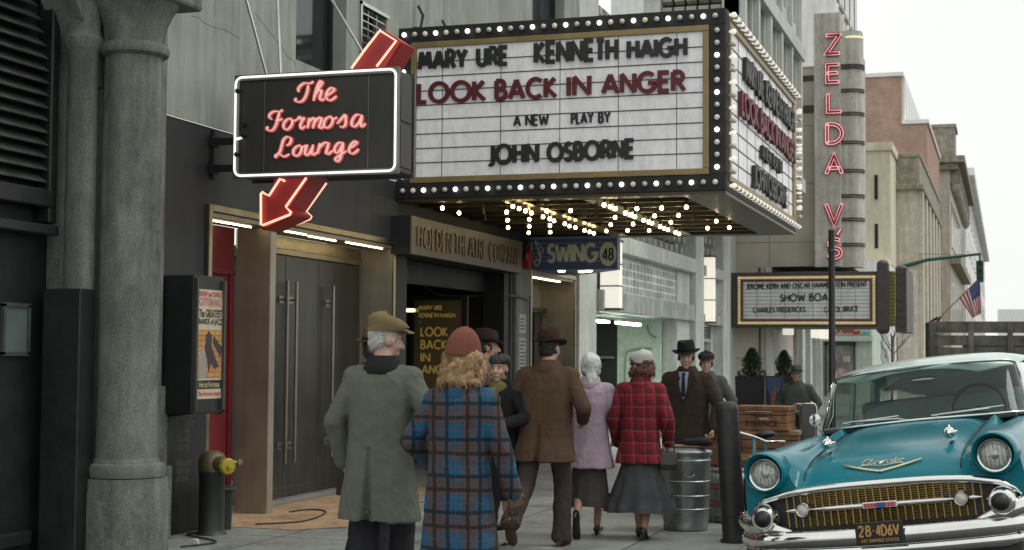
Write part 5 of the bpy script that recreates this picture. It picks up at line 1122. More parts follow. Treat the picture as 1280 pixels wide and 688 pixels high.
for s in (-1, 1):
    # parking lamp
    m = MB(); m.lathe([(.034, 0), (.05, .01), (.05, .045), (.042, .055), (.036, .05)], (s*.515, -.04, .615), 24, M=fy, cap=False); pk = m.build('parking_lamp', M_chr, car, smooth=50, world=False)
    m = MB(); m.lathe([(.04, .0), (.036, .05), (.02, .06), (.001, .062)], (s*.515, -.04, .615), 20, M=fy); m.build('lens', mat('lamp_lens', (.55, .55, .5), .12, var=.2, scale=30, bump=.3, bscale=90), pk, smooth=60, world=False)
    # headlamp with hooded bezel
    hx, hz = s*.75, .87
    rings = []
    for yy, r1, lift in ((.12, .150, .0), (.03, .150, .003), (-.03, .146, .006), (-.075, .138, .010), (-.095, .127, .012)):
        rings.append([(hx+r1*math.cos(t), yy-(.045*max(0, math.sin(t)) if yy < 0 else 0), hz+lift+r1*1.0*math.sin(t)*(1.02 if math.sin(t) > 0 else .93)) for t in [2*math.pi*j/36 for j in range(36)]])
    m = MB(); m.loft(rings, cap=False)
    # eyebrow rolls inward
    m.loft([rings[-1], [(hx+.106*math.cos(t), -.03, hz+.106*math.sin(t)) for t in [2*math.pi*j/36 for j in range(36)]]], cap=False)
    m.build('lamp_hood', M_teal, car, smooth=55, world=False)
    m = MB(); m.lathe([(.088, .02), (.106, .045), (.111, .058), (.105, .068), (.094, .066), (.088, .05)], (hx, 0, hz), 36, M=fy, cap=False); hl = m.build('headlight', M_chr, car, smooth=60, world=False)
    m = MB(); m.lathe([(.094, .045), (.07, .02), (.02, .0), (.001, -.002)], (hx, 0, hz), 28, M=fy); m.build('reflector', mat('lamp_reflector', (.85, .85, .82), .32, .7, var=.25, scale=25, bump=.5, bscale=60), hl, smooth=60, world=False)
    m = MB(); m.lathe([(.093, .055), (.083, .069), (.053, .081), (.018, .087), (.001, .088)], (hx, 0, hz), 32, M=fy)
    m.build('lens', glass('headlamp_glass', (.94, .95, .94), .06, .3), hl, smooth=60, world=False)
    m = MB()
    for k in range(7): x = -.078+.026*k; hh = math.sqrt(max(.0001, .088**2-x*x)); m.tube([(hx+x, -.058-.02*(1-(x/.1)**2), hz-hh*.9), (hx+x, -.072-.02*(1-(x/.1)**2), hz), (hx+x, -.058-.02*(1-(x/.1)**2), hz+hh*.9)], .0022, 4)
    m.lathe([(.03, .03), (.028, .05), (.001, .055)], (hx, 0, hz), 14, M=fy); m.build('lens_rib', M_chr2, hl, world=False)
    # bumper pod with rubber tip
    m = MB(); m.lathe([(.05, -.12), (.086, -.05), (.093, .04), (.086, .10), (.072, .125), (.056, .127)], (s*.765, -.06, .585), 28, M=fy); bp = m.build('bumper_pod', M_chr, car, smooth=50, world=False)
    m = MB(); m.lathe([(.058, .11), (.057, .133), (.046, .16), (.023, .178), (.001, .182)], (s*.765, -.06, .585), 24, M=fy); m.build('rubber_tip', M_rub, bp, smooth=60, world=False)
    # hood rocket
    m = MB(); zR = lin(ZH, .5)+.015; m.lathe([(.001, -.2), (.014, -.14), (.024, -.05), (.028, .05), (.03, .1), (.022, .125), (.012, .14), (.001, .16)], (s*.415, .5, zR+.025), 16, M=fy)
    m.box((s*.415-.012, .42, zR-.03), (s*.415+.012, .66, zR+.02)); m.ell((s*.415, .40, zR+.025), (.04, .012, .04), 16, 8); m.ell((s*.415, .44, zR+.03), (.055, .02, .012), 12, 6); m.ell((s*.415, .44, zR+.03), (.012, .02, .05), 12, 6); m.build('hood_ornament', M_chr, car, smooth=60, world=False)
# bumper
bpth = [(x, -.16+.03*abs(x/.6)**2+(.13 if abs(x) > .9 else 0)+(.05 if abs(x) > .8 else 0), .42+.02*abs(x/.93)**2) for x in [-.96, -.93, -.86, -.76, -.6, -.45, -.3, -.15, 0, .15, .3, .45, .6, .76, .86, .93, .96]]
bpth = [(-.965, .5, .47), (-.975, .2, .46)]+bpth+[(.975, .2, .46), (.965, .5, .47)]
m = MB(); bar(m, bpth, .045, [.05, .058]+[.060]*17+[.058, .05], 16)
b2_ = [(x, y+.02, z-.09) for x, y, z in bpth]; bar(m, b2_, .035, .045, 12)
for s in (-1, 1): bar(m, [(s*.60, -.10, .475), (s*.70, -.11, .50), (s*.80, -.10, .52), (s*.90, -.04, .55), (s*.965, .06, .57), (s*.975, .3, .57)], [.03, .04, .045, .045, .04, .02], [.02, .04, .055, .06, .06, .05])
m.build('bumper', M_chr, car, smooth=60, world=False)
m = MB(); m.box((-.85, -.08, .24), (.85, .1, .40)); m.build('valance', M_rub, car, bevel=.02, world=False)
# plate
m = MB(); m.box((-.155, -.222, .375), (.155, -.21, .52)); np_ = m.build('number_plate', mat('plate_black', (.012, .013, .013), .4, bump=.02), car, bevel=.006, world=False)
m = MB(); letter(m, '28', (-.135, -.2225, .425), (1, 0, 0), (0, 0, 1), .085, .075, .0115, (0, -.004, 0), .3); letter(m, '4D6V', (-.022, -.2225, .425), (1, 0, 0), (0, 0, 1), .155, .075, .0115, (0, -.004, 0), .26); m.box((-.04, -.2265, .458), (-.031, -.2225, .467))
vs, fs = bfont_mesh('NY EMPIRE STATE', 1, bold=.015); xm = max(v[0] for v in vs); m.add([(-.12+v[0]*.24/xm, -.2245, .391+v[1]*.028) for v in vs], fs)
m.build('lettering', mat('plate_orange', (.55, .3, .08), .5, bump=0), np_, world=False)
# hood V and script
def hood(x, y): return (x, y, lin(ZH, y)-.004*abs(x)/.2+.01)
def hoodz(x, z):
    y = 0
    while y < .5 and lin(ZH, y) < z: y += .002
    return (x, y-.012, z)
m = MB()
for s in (-1, 1): m.tube([hoodz(0, .822), hoodz(s*.09, .838), hoodz(s*.18, .858), hoodz(s*.262, .880)], [.013, .0115, .01, .006], 6)
vt = m.build('hood_emblem', mat('pale_gold', (.66, .58, .40), .2, 1., bump=0), car, smooth=50, world=False)
vs, fs = bfont_mesh('Chevrolet', 1, shear=.45, bold=.0); xm = max(v[0] for v in vs)
m = MB(); m.add([hoodz((v[0]/xm-.5)*.29+.0, .868+v[1]*.05+.0) for v in vs], fs)
p_ = [hoodz((t-.5)*.3, .862+.004*math.sin(t*9)) for t in [i/14 for i in range(15)]]; m.tube(p_, .003, 4); m.build('script', MATS['pale_gold'], car, world=False)
# cowl, windscreen, roof, pillars
bot = [(-.80, 1.98, 1.075), (-.78, 1.80, 1.09), (-.70, 1.66, 1.095), (-.5, 1.58, 1.10), (-.25, 1.55, 1.105), (0, 1.54, 1.108)]; top = [(-.70, 2.14, 1.455), (-.69, 2.09, 1.475), (-.63, 2.03, 1.49), (-.46, 1.97, 1.503), (-.24, 1.94, 1.51), (0, 1.93, 1.513)]
mir = lambda L_: L_+[(-x, y, z) for x, y, z in L_[::-1][1:]]
bot, top = mir(bot), mir(top); bs, ts = spline(bot, 4), spline(top, 4)
def glassgrid(a, b, bow=.02):
    rows = []
    for k in range(6):
        t = k/5; rows.append([(p[0]*(1-t)+q[0]*t, p[1]*(1-t)+q[1]*t-bow*math.sin(math.pi*t), p[2]*(1-t)+q[2]*t) for p, q in zip(a, b)])
    return rows
m = MB(); m.loft(glassgrid(bs, ts), closed_ring=False, cap=False); m.build('windscreen', M_glass, car, smooth=60, world=False)
rb = [(x*.97, 4.25-abs(x)**2*.62, 1.06) for x in [-.80, -.6, -.3, 0, .3, .6, .80]]; rt = [(x*.84, 3.78-abs(x)**2*.4, 1.46) for x in [-.80, -.6, -.3, 0, .3, .6, .80]]
m = MB(); m.loft(glassgrid(spline(rb, 4), spline(rt, 4), -.02), closed_ring=False, cap=False); m.build('rear_window', M_glass, car, smooth=60, world=False)
RZ = [(1.90, 1.515, .46), (1.94, 1.535, .62), (2.02, 1.555, .71), (2.3, 1.582, .745), (2.8, 1.592, .755), (3.3, 1.58, .745), (3.6, 1.55, .71), (3.78, 1.51, .66), (3.84, 1.475, .6)]
rings = []
for y, z, w_ in RZ:
    prof = [(0, z), (w_*.35, z-.006), (w_*.65, z-.024), (w_*.86, z-.055), (w_*.97, z-.085), (w_*1.0, z-.105), (w_*.96, z-.112), (w_*.8, z-.085), (w_*.5, z-.05), (0, z-.03)]
    if y < 2 : prof = [(a, b+(a/w_)**2*.02) for a, b in prof]
    sp_ = [(p[0], p[1]) for p in spline([(a, b, 0) for a, b in prof], 3)]
    back = lambda a, y0=y: y0+(.16*(a/.6)**2 if y0 < 2.06 else (-.10*(a/.6)**2 if y0 > 3.7 else 0))
    rings.append([(a, back(a), b) for a, b in sp_]+[(-a, back(a), b) for a, b in sp_[::-1][1:-1]])
m = MB(); m.loft(rings); m.build('roof', M_roof, car, smooth=60, world=False)
m = MB(); m.tube(ts, .014, 8); m.tube(bs, .011, 8)
for s in (-1, 1): m.tube([(s*.80, 1.98, 1.07), (s*.745, 2.05, 1.2), (s*.735, 2.11, 1.37), (s*.705, 2.15, 1.46)], .022, 8)
m.tube(spline(rb, 4), .012, 8); m.build('window_trim', M_chr, car, smooth=60, world=False)
m = MB()
for s in (-1, 1):
    m.tube([(s*.82, 3.98, 1.06), (s*.76, 3.85, 1.25), (s*.68, 3.66, 1.46)], .05, 8); m.tube([(s*.80, 2.95, 1.05), (s*.73, 2.95, 1.47)], .025, 6); m.tube([(s*.79, 2.05, 1.07), (s*.80, 2.5, 1.07), (s*.80, 3.9, 1.07)], .02, 6)
m.build('pillar', M_roof, car, smooth=60, world=False)
for s in (-1, 1):
    m = MB(); m.quad((s*.80, 2.05, 1.08), (s*.80, 3.9, 1.08), (s*.71, 3.7, 1.46), (s*.72, 2.2, 1.46)); m.build('side_window', M_glass, car, world=False)
m = MB(); m.loft([[(x, y, lin(ZH, max(y, 1.8))+.012) for x in (-.74, -.4, 0, .4, .74)] for y in (1.72, 1.9, 2.2, 3, 3.9, 4.1)], closed_ring=False, cap=False); m.box((-.72, 1.6, 1.06), (.72, 1.9, 1.098)); m.build('dash_and_shade_sheet', M_int, car, bevel=.01, world=False)  # dark sheet over the cabin deck stands in for interior shade
for y in (2.75, 3.55):
    m = MB(); m.box((-.66, y, .95), (.66, y+.16, 1.27)); m.build('seat', M_seat, car, bevel=.05, world=False)
m = MB(); m.tube([(.37+.2*math.cos(t), 2.28+.04*math.sin(t), 1.14+.185*math.sin(t)) for t in [2*math.pi*k/28 for k in range(28)]], .013, 8, closed=True); m.tube([(.17, 2.28, 1.14), (.57, 2.28, 1.14)], .011, 6); m.tube([(.37, 2.26, 1.14), (.37, 1.9, 1.04)], .025, 8); m.build('steering_wheel', M_int, car, smooth=60, world=False)
m = MB(); m.ell((0, 2.06, 1.405), (.11, .018, .03)); m.tube([(0, 2.05, 1.42), (0, 2.0, 1.47)], .006, 6); m.build('mirror', M_chr2, car, smooth=60, world=False)
for s in (-1, 1):
    m = MB(); m.tube([(s*.12+.05, 1.535, 1.115), (s*.12+.0, 1.545, 1.13), (.12+s*.42 if s > 0 else -.50, 1.575 if s > 0 else 1.565, 1.14)], .007, 6); m.tube([(.18 if s > 0 else -.55, 1.57, 1.132), (.64 if s > 0 else -.12, 1.60 if s > 0 else 1.55, 1.15)], .008, 6); m.build('wiper', M_chr2, car, world=False)
m = MB(); m.tube([(-.70, 1.55, 1.05), (-.72, 1.52, 1.10), (-.74, 1.5, 1.14)], .008, 6); m.lathe([(.001, -.03), (.045, -.02), (.05, 0), (.045, .012), (.001, .015)], (-.745, 1.5, 1.18), 18, M=fy); m.build('door_mirror', M_chr, car, smooth=60, world=False)
# side brightwork, wheels, tail
m = MB()
for s in (-1, 1): m.tube([(s*.943, .3, .78), (s*.955, 1.5, .76), (s*.96, 3, .70), (s*.955, 4.5, .62)], .012, 6); m.tube([(s*.945, .1, .36), (s*.955, 1, .3), (s*.96, 4, .3)], .014, 6)
m.build('side_trim', M_chr, car, smooth=60, world=False)
for y in (.95, 3.87):
    for s in (-1, 1):
        q = Matrix.Rotation(R(90)*s, 3, 'Y')
        m = MB(); m.lathe([(.2, -.1), (.33, -.09), (.345, -.06), (.345, .06), (.33, .09), (.2, .1)], (s*.80, y, .345), 32, M=q); wh = m.build('wheel', M_rub, car, smooth=40, world=False)
        m = MB(); m.lathe([(.22, .101), (.29, .104), (.29, .1), (.2, .09)], (s*.80, y, .345), 32, M=q, cap=False); m.build('whitewall', mat('whitewall', (.6, .6, .57), .6), wh, world=False)
        m = MB(); m.lathe([(.2, .09), (.19, .11), (.1, .125), (.001, .13)], (s*.80, y, .345), 28, M=q); m.build('hubcap', M_chr, wh, smooth=50, world=False)
        m = MB(); pts = [(s*.952, y+.40*math.cos(t), .345+.40*math.sin(t)) for t in [math.pi*k/14 for k in range(15)]]; m.prism([(p[1], p[2]) for p in pts], (s*.93, 0, 0), (0, 1, 0), (0, 0, 1), (s*.024, 0, 0)); m.build('arch_shade', M_rub, car, world=False)  # black half-disc stands for the shade inside the wheel opening
bpth = [(x, 5.12-.03*abs(x/.6)**2, .46) for x in [-.93, -.7, -.4, 0, .4, .7, .93]]
m = MB(); bar(m, bpth, .05, .09); m.build('bumper', M_chr, car, smooth=60, world=False)
for s in (-1, 1): m = MB(); m.ell((s*.84, 5.05, .85), (.06, .04, .1)); m.build('tail_lamp', mat('tail_red', (.3, .02, .02), .2, bump=0), car, smooth=60, world=False)
# ================================================================ STREET FURNITURE AND GOODS
M_galv = mat('galvanised', (.33, .35, .35), .42, .85, var=.3, scale=5, bump=.12, bscale=20, streak=.3, grime=.2)
M_crate = mat('crate_wood', (.22, .105, .045), .7, var=.3, scale=5, bump=.25, bscale=40, streak=.35, grime=.2)
M_pale = mat('crate_edge', (.30, .20, .11), .75, var=.25, scale=6, bump=.2)
p = at(857, 662, 'z', 0)
tc_ = thing('trash_can', 'dented galvanised trash can with lid beside the iron bollard', 'trash can', (p.x, p.y, 0)); cx, cy = p.x, p.y
prof = [(.19, .0), (.20, .01), (.205, .04), (.20, .06), (.205, .1), (.222, .60), (.232, .62), (.232, .64), (.224, .65), (.225, .7)]
m = MB(); vs = []; n = 60
for r, z in prof:
    for j in range(n):
        t = 2*math.pi*j/n; rr_ = r+(.007*(1 if (j % 5) in (0, 1) else 0) if .09 < z < .61 else 0)-(.012*math.exp(-((t-4.4)/.25)**2-((z-.45)/.12)**2)); vs.append((cx+rr_*math.cos(t), cy+rr_*math.sin(t), z))
m.loft([vs[i*n:(i+1)*n] for i in range(len(prof))]); bd_ = m.build('bin', M_galv, tc_, smooth=30)
m = MB()
for k, z in enumerate((.2, .32, .45)): m.lathe([(.207+.035*z, z-.008), (.214+.035*z, z), (.207+.035*z, z+.008)], (cx, cy, 0), 40, cap=False)
m.build('hoop', M_galv, tc_, smooth=40)
m = MB(); m.tube(spline([(cx+.03, cy-.225, .52), (cx+.05, cy-.26, .5), (cx+.11, cy-.255, .5), (cx+.12, cy-.21, .52)], 4), .008, 6); m.build('handle', M_galv, tc_)
m = MB(); m.lathe([(.236, .68), (.242, .69), (.242, .715), (.23, .725), (.15, .745), (.001, .75)], (cx, cy, 0), 44); m.build('lid', M_galv, tc_, smooth=35)
m = MB(); m.box((-.17, -.05, 0), (.2, .09, .018)); o = m.build('board', M_pale, world=False, bevel=.004); o.location = (cx-.0, cy-.02, .752); o.rotation_euler = (0, 0, .15); tag(o, 'short pale wooden board lying on the trash can lid', 'board')
m = MB(); m.cap((0, 0, .03), (.2, .04, .035), .03, .045); m.cap((.1, .05, .03), (.24, -.04, .03), .035, .03); v, nr, f = remeshed(m, .012, 3)
mb_ = MB(); mb_.add([tuple(x) for x in v], f); o = mb_.build('cloth_bundle', cloth('dark_rag', (.03, .03, .035)), smooth=80); o.location = (cx+.0, cy-.06, .755+.016); tag(o, 'crumpled dark cloth dropped on the trash can lid', 'cloth')
# keg
p = at(902, 655, 'z', 0); kx_, ky_ = p.x, p.y+.25
kg = thing('metal_keg', 'squat grey keg with reddish bands behind the iron bollard', 'keg', (kx_, ky_, 0))
m = MB(); m.lathe([(.19, 0), (.205, .02), (.205, .05), (.215, .06), (.225, .12), (.23, .25), (.226, .4), (.21, .46), (.2, .47), (.2, .5), (.185, .515), (.17, .51), (.16, .48), (.001, .475)], (kx_, ky_, 0), 40); m.build('barrel', M_galv, kg, smooth=35)
m = MB()
for z in (.17, .21, .33, .37): m.lathe([(.228, z-.012), (.236, z-.008), (.236, z+.008), (.228, z+.012)], (kx_, ky_, 0), 40, cap=False)
m.build('band', mat('keg_red', (.19, .06, .05), .6, grime=.3), kg, smooth=40)
# bollard, leaning slightly
p = at(918, 678, 'z', 0)
bl = thing('bollard', 'black iron pipe bollard with scuffed paint leaning by the kerb', 'bollard', (p.x, p.y, 0), rot=(0, R(-3.2), 0))
m = MB(); m.lathe([(.099, -.02), (.099, 1.13), (.096, 1.155), (.08, 1.185), (.04, 1.20), (.001, 1.203)], (0, 0, 0), 32); m.build('post', mat('scuffed_black', (.028, .026, .027), .45, .2, var=.4, scale=6, bump=.25, bscale=25, stain=(.13, .13, .125), stain_at=.62), bl, smooth=35, world=False)
m = MB(); m.lathe([(.099, .0), (.118, .005), (.118, .03), (.099, .035)], (0, 0, 0), 32, cap=False); m.build('collar', M_iron, bl, world=False)
# crates
def crate(c, sz, rot, label, word=None, name='wooden_crate'):
    t = thing(name, label, 'crate', c, rot, 'wooden crates piled by the kerb'); a, b, h = sz
    m = MB(); 
    for k in range(3): m.box((-a/2, -b/2, h*k/3+.003), (a/2, b/2, h*(k+1)/3-.003))
    m.build('box', M_crate, t, world=False, bevel=.004)
    m = MB(); m.box((-a/2-.012, -b/2-.012, h-.03), (a/2+.012, b/2+.012, h+.012)); m.box((-a/2-.01, -b/2-.01, -.0), (a/2+.01, b/2+.01, .025)); m.build('batten', M_pale if word is None else M_crate, t, world=False, bevel=.004)
    if word:
        m = MB(); letter(m, word, (-a*.32, -b/2-.0005, h*.18), (1, 0, 0), (0, 0, 1), a*.64, h*.26, .012, (0, -.0015, 0), .3); letter(m, 'FRAGILE', (-a*.2, -b/2-.0005, h*.58), (1, 0, 0), (0, 0, 1), a*.42, h*.13, .006, (0, -.0015, 0), .3); m.build('stencil', mat('stencil_ink', (.04, .02, .012), .8), t, world=False)
        m = MB(); m.box((-a*.3, -b/2-.013, h*.80), (a*.22, -b/2-.0125, h*.84)); m.box((-.02, -b/2-.001, h*.48), (.07, -b/2-.0005, h*.55)); m.build('tape', mat('tape_grey', (.4, .38, .34), .5), t, world=False)
    return t
q = at(955, 541, 'y', 15.2); ztop = at(955, 508, 'y', 15.0).z
crate((q.x+.02, 15.35, .0), (.62, .5, .30), .05, 'lowest wooden crate of the pile, standing on the pavement')
crate((q.x+.04, 15.33, .313), (.60, .46, .27), -.03, 'second lowest crate of the pile, hidden low behind the fender')
crate((q.x+.06, 15.34, .596), (.56, .42, .25), .04, 'pale edged wooden crate directly under the stencilled one')
crate((q.x+.0, 15.30, .859), (.52, .40, ztop-.875), -.06, 'brown stencilled crate with torn tape on top of the pile', 'S NANCE')
# dark case and leaning panel beside the crates
q2 = at(994, 560, 'y', 15.6)
m = MB(); m.prism([(-.1, 0), (.12, 0), (.13, .9), (.1, 1.02), (-.05, 1.05), (-.1, .98)], (q2.x, 15.55, 0), (1, 0, 0), (0, 0, 1), (0, .3, 0)); mcase = thing('suitcase', 'tall black case standing upright beside the crates', 'suitcase', (q2.x, 15.6, 0)); m.build('shell', M_blk, mcase, bevel=.03)
m = MB(); m.tube(spline([(q2.x-.03, 15.7, 1.05), (q2.x-.02, 15.7, 1.1), (q2.x+.06, 15.7, 1.1), (q2.x+.07, 15.7, 1.04)], 4), .011, 6); m.build('handle', M_chr2, mcase)
q3 = at(1010, 540, 'y', 15.4); zt3 = at(1010, 505, 'y', 15.4).z
fp = thing('folding_chair', 'grey backed folding chair with pale metal frame behind the fender', 'chair', (q3.x, 15.4, 0))
m = MB(); m.tube([(q3.x-.075, 15.5, .02), (q3.x-.08, 15.42, zt3-.03), (q3.x-.06, 15.41, zt3), (q3.x+.06, 15.41, zt3), (q3.x+.08, 15.42, zt3-.03), (q3.x+.085, 15.5, .02)], .011, 8); m.tube([(q3.x-.08, 15.0, .02), (q3.x-.08, 15.3, .5), (q3.x-.08, 15.44, .75)], .011, 8); m.tube([(q3.x+.08, 15.0, .02), (q3.x+.08, 15.3, .5), (q3.x+.08, 15.44, .75)], .011, 8); m.build('frame', M_stn, fp, smooth=60)
m = MB(); m.box((q3.x-.07, 15.405, .55), (q3.x+.07, 15.425, zt3-.012)); m.build('backrest', mat('chair_grey', (.09, .1, .1), .5), fp, bevel=.006)
m = MB(); m.box((q3.x-.08, 15.05, .46), (q3.x+.08, 15.4, .485)); m.build('seat', mat('chair_grey', (.09, .1, .1), .5), fp, bevel=.006)
# bicycle
hb = at(948, 545, 'y', 13.4)
bk = thing('bicycle', 'pale blue bicycle with chrome handlebar leaning between bollard and car', 'bicycle', (hb.x, 13.4, 0), rot=(0, R(-5), R(-4)))
M_bbl = mat('pale_blue_frame', (.12, .30, .36), .35, .2, bump=0, coat=.5)
zb_h = hb.z
for y, in ((.0,), (1.02,)):
    m = MB(); m.tube([(0, y+.33*math.cos(t), .335+.33*math.sin(t)) for t in [2*math.pi*k/36 for k in range(36)]], .02, 8, closed=True); wh = m.build('wheel', M_rub, bk, smooth=60, world=False)
    m = MB(); m.tube([(0, y+.305*math.cos(t), .335+.305*math.sin(t)) for t in [2*math.pi*k/36 for k in range(36)]], .01, 6, closed=True)
    for k in range(14): t = 2*math.pi*k/14; m.tube([(0, y, .335), (0, y+.3*math.cos(t), .335+.3*math.sin(t))], .0018, 4)
    m.tube([(-.05, y, .335), (.05, y, .335)], .02, 8); m.build('rim', M_chr2, wh, world=False)
m = MB(); m.tube([(0, .0, .335), (0, .05, .6), (0, .13, .80), (0, .15, zb_h-.02)], .016, 8); m.tube([(0, .12, .78), (0, .62, .30), (0, .58, .80)], .016, 8); m.tube([(0, .11, .72), (0, .58, .72)], .014, 8); m.tube([(0, .62, .30), (0, 1.02, .335), (0, .58, .72)], .011, 8); m.build('frame', M_bbl, bk, smooth=60, world=False)
m = MB(); m.tube(spline([(-.2, .42, zb_h+.03), (-.22, .22, zb_h+.05), (-.14, .1, zb_h+.04), (0, .13, zb_h-.01), (.12, .1, zb_h-.06), (.2, .18, zb_h-.07), (.22, .38, zb_h-.08)], 5), .012, 8); m.build('handlebar', M_chr, bk, smooth=60, world=False)
m = MB(); m.ell((0, .62, .88), (.09, .13, .035)); m.tube([(0, .6, .78), (0, .62, .87)], .012, 6); m.build('saddle', M_blk, bk, smooth=60, world=False)
m = MB(); m.lathe([(.03, -.06), (.09, -.055), (.09, .055), (.03, .06)], (0, .62, .3), 20, M=Matrix.Rotation(R(90), 3, 'Y')); m.build('chainset', M_chr2, bk, world=False)
# planters with clipped evergreens
M_leaf = mat('evergreen_leaf', (.030, .070, .034), .7, var=.45, scale=8, bump=0)
M_leaf2 = mat('evergreen_leaf_pale', (.06, .12, .05), .7, var=.4, scale=8, bump=0)
def shrub(px, py0, py1, yy, w_, seed, lab):
    a = at(px, py1, 'y', yy); b = at(px, py0, 'y', yy); h = b.z-a.z; t = thing('clipped_shrub', lab, 'shrub', (a.x, yy, a.z), group='clipped evergreens in planters')
    rr = random.Random(seed); m = MB()
    for i in range(2600):
        u = rr.random()**.8; z = u*h; rad = w_/2*(math.sin(math.pi*min(1, (u*.86+.10)))**.75)*(1-.32*u)*1.15; th = rr.uniform(0, 2*math.pi); r_ = rad*(rr.random()**.35)*(1+.12*math.sin(5*th+9*u)+.1*math.sin(11*th-17*u))*(1.12 if rr.random() < .07 else 1)
        c = Vector((a.x+r_*math.cos(th), yy+r_*math.sin(th), a.z+z)); d = Vector((math.cos(th)*.6+rr.uniform(-.4, .4), math.sin(th)*.6+rr.uniform(-.4, .4), rr.uniform(.2, 1))).normalized()
        s_, u_ = frame_of(d); l = rr.uniform(.018, .034); m.cur = 1 if rr.random() < .35 else 0
        m.add([c-s_*l*.35, c+d*l, c+s_*l*.35, c-d*l*.6], [(0, 1, 2, 3)])
    m.build('foliage', [M_leaf, M_leaf2], t, fixn=False); m = MB(); m.tube([(a.x, yy, a.z-.02), (a.x, yy, a.z+h*.6)], [.02, .01], 6); m.build('stem', M_crate, t)
    return t
M_plt = mat('planter_black', (.022, .025, .028), .6, var=.2, bump=.1)
def planter(px0, px1, py, yy, lab):
    a, b = at(px0, py, 'y', yy), at(px1, py, 'y', yy); w_ = b.x-a.x; zc = (a.z+b.z)/2
    t = thing('planter', lab, 'planter', ((a.x+b.x)/2, yy+w_/2, 0), group='black planters'); x = (a.x+b.x)/2
    m = MB(); k = .42*w_; m.loft([[(x-k, yy+w_/2-k, 0), (x+k, yy+w_/2-k, 0), (x+k, yy+w_/2+k, 0), (x-k, yy+w_/2+k, 0)], [(x-w_/2, yy, zc), (x+w_/2, yy, zc), (x+w_/2, yy+w_, zc), (x-w_/2, yy+w_, zc)]]); m.build('box', M_plt, t, bevel=.01)
    m = MB(); m.box((x-w_/2+.03, yy+.03, zc-.0), (x+w_/2-.03, yy+w_-.03, zc+.012)); m.build('soil', mat('soil', (.04, .03, .02), .9), t)
    m = MB(); rr = random.Random(int(px0))
    for i in range(260):
        c = Vector((x+rr.uniform(-.45, .52)*w_, yy+rr.uniform(-.04, .5)*w_, zc+rr.uniform(-.02, .08))); d = Vector((rr.uniform(-1, 1), rr.uniform(-1, .4), rr.uniform(-.3, 1))).normalized(); s_, u_ = frame_of(d); l = rr.uniform(.03, .06); m.add([c-s_*l*.25, c+d*l, c+s_*l*.25, c-d*l*.4], [(0, 1, 2, 3)])
    m.build('trailing_leaves', mat('trailing_leaf', (.05, .075, .03), .7, var=.4, bump=0), t, fixn=False); return t
planter(918.5, 956, 470.5, 23.0, 'wide black planter left of the city picture, holding the bigger shrub'); shrub(940, 436, 470, 23.25, .30, 1, 'bigger clipped conical evergreen, left of the grey hatted man')
planter(968, 993, 468, 25.2, 'narrow black planter right behind the city picture and grey hatted man'); shrub(980, 439, 467, 25.4, .27, 2, 'smaller clipped evergreen directly above the grey hatted man')
a, b = at(959, 504, 'y', 22.6), at(976, 472, 'y', 22.6)
cpz = thing('picture_stand', 'framed night city picture standing beside the wide planter', 'picture', ((a.x+b.x)/2, 22.6, 0))
m = MB(); m.box((a.x-.02, 22.6, .02), (b.x+.02, 22.66, b.z+.02)); m.build('frame', M_blk, cpz, bevel=.006)
h = b.z-a.z; w_ = b.x-a.x
m = MB(); m.box((a.x, 22.595, a.z-.1), (b.x, 22.6, b.z)); m.build('picture', mat('night_blue', (.03, .075, .17), .3, bump=0), cpz)
m = MB(); rr = random.Random(6); x = a.x
while x < b.x-.02:
    ww = rr.uniform(.015, .035); m.cur = rr.randrange(2); m.box((x, 22.5925-.0005*m.cur, a.z-.1), (min(x+ww, b.x), 22.595, a.z+h*rr.uniform(.25, .7))); x += ww+.002
m.build('skyline', [mat('sky_navy', (.012, .02, .05), .4, bump=0), mat('skyline_glow', (.25, .09, .05), .5, var=.5, scale=30, bump=0)], cpz)
# kerb posts, lamp post, signal arm, flag
def at0(px, yy): q = at(px, 449, 'y', yy); return q.x
x = at0(1040, 20.8); zt4 = at(1040, 288, 'y', 20.8).z
lp = thing('street_post', 'plain black street post rising in front of the second marquee', 'post', (x, 20.8, 0)); m = MB(); m.lathe([(.09, 0), (.09, .1), (.046, .16), (.043, zt4), (.001, zt4+.02)], (x, 20.8, 0), 16); m.build('pole', M_iron, lp, smooth=40)
m = MB(); m.lathe([(.05, .3), (.052, .32), (.05, .34)], (x, 20.8, 0), 16); m.lathe([(.045, zt4-.3), (.055, zt4-.29), (.055, zt4-.27), (.045, zt4-.26)], (x, 20.8, 0), 16); m.build('collar', M_iron2, lp)
yS = 60; xs0, xs1 = at0(1113, yS), at0(1224, yS); za_, zb4 = at(1125, 334, 'y', yS).z, at(1224, 318, 'y', yS).z
M_sg = mat('signal_green', (.012, .075, .045), .4, bump=0)
tl = thing('traffic_signal', 'green traffic signal hanging from a long curved green mast arm', 'traffic light', (xs0, yS, 0))
m = MB(); m.tube([(xs0, yS, 0), (xs0, yS, za_-.3)], .09, 12); m.tube([(xs0, yS, za_-.4), (xs0, yS, za_-.12), (at0(1128, yS), yS, za_), (at0(1160, yS), yS, za_+.26), (xs1, yS, zb4), (xs1+.1, yS, zb4)], [.08, .08, .075, .065, .05, .05], 10); m.build('mast_arm', M_sg, tl, smooth=60)
m = MB(); xh = at0(1226, yS); zq0, zq1 = at(1226, 353, 'y', yS).z, at(1226, 326, 'y', yS).z; m.box((xh-.13, yS-.1, zq0), (xh+.13, yS+.1, zq1)); m.tube([(xh, yS, zq1), (xh, yS, zb4)], .04, 8); hd_ = m.build('signal_head', M_sg, tl, bevel=.03)
m = MB()
for k in range(3): m.lathe([(.08, 0), (.085, .12), (.08, .12), (.07, 0)], (xh, yS-.1, zq0+(zq1-zq0)*(k+.5)/3), 14, M=fy, cap=False)
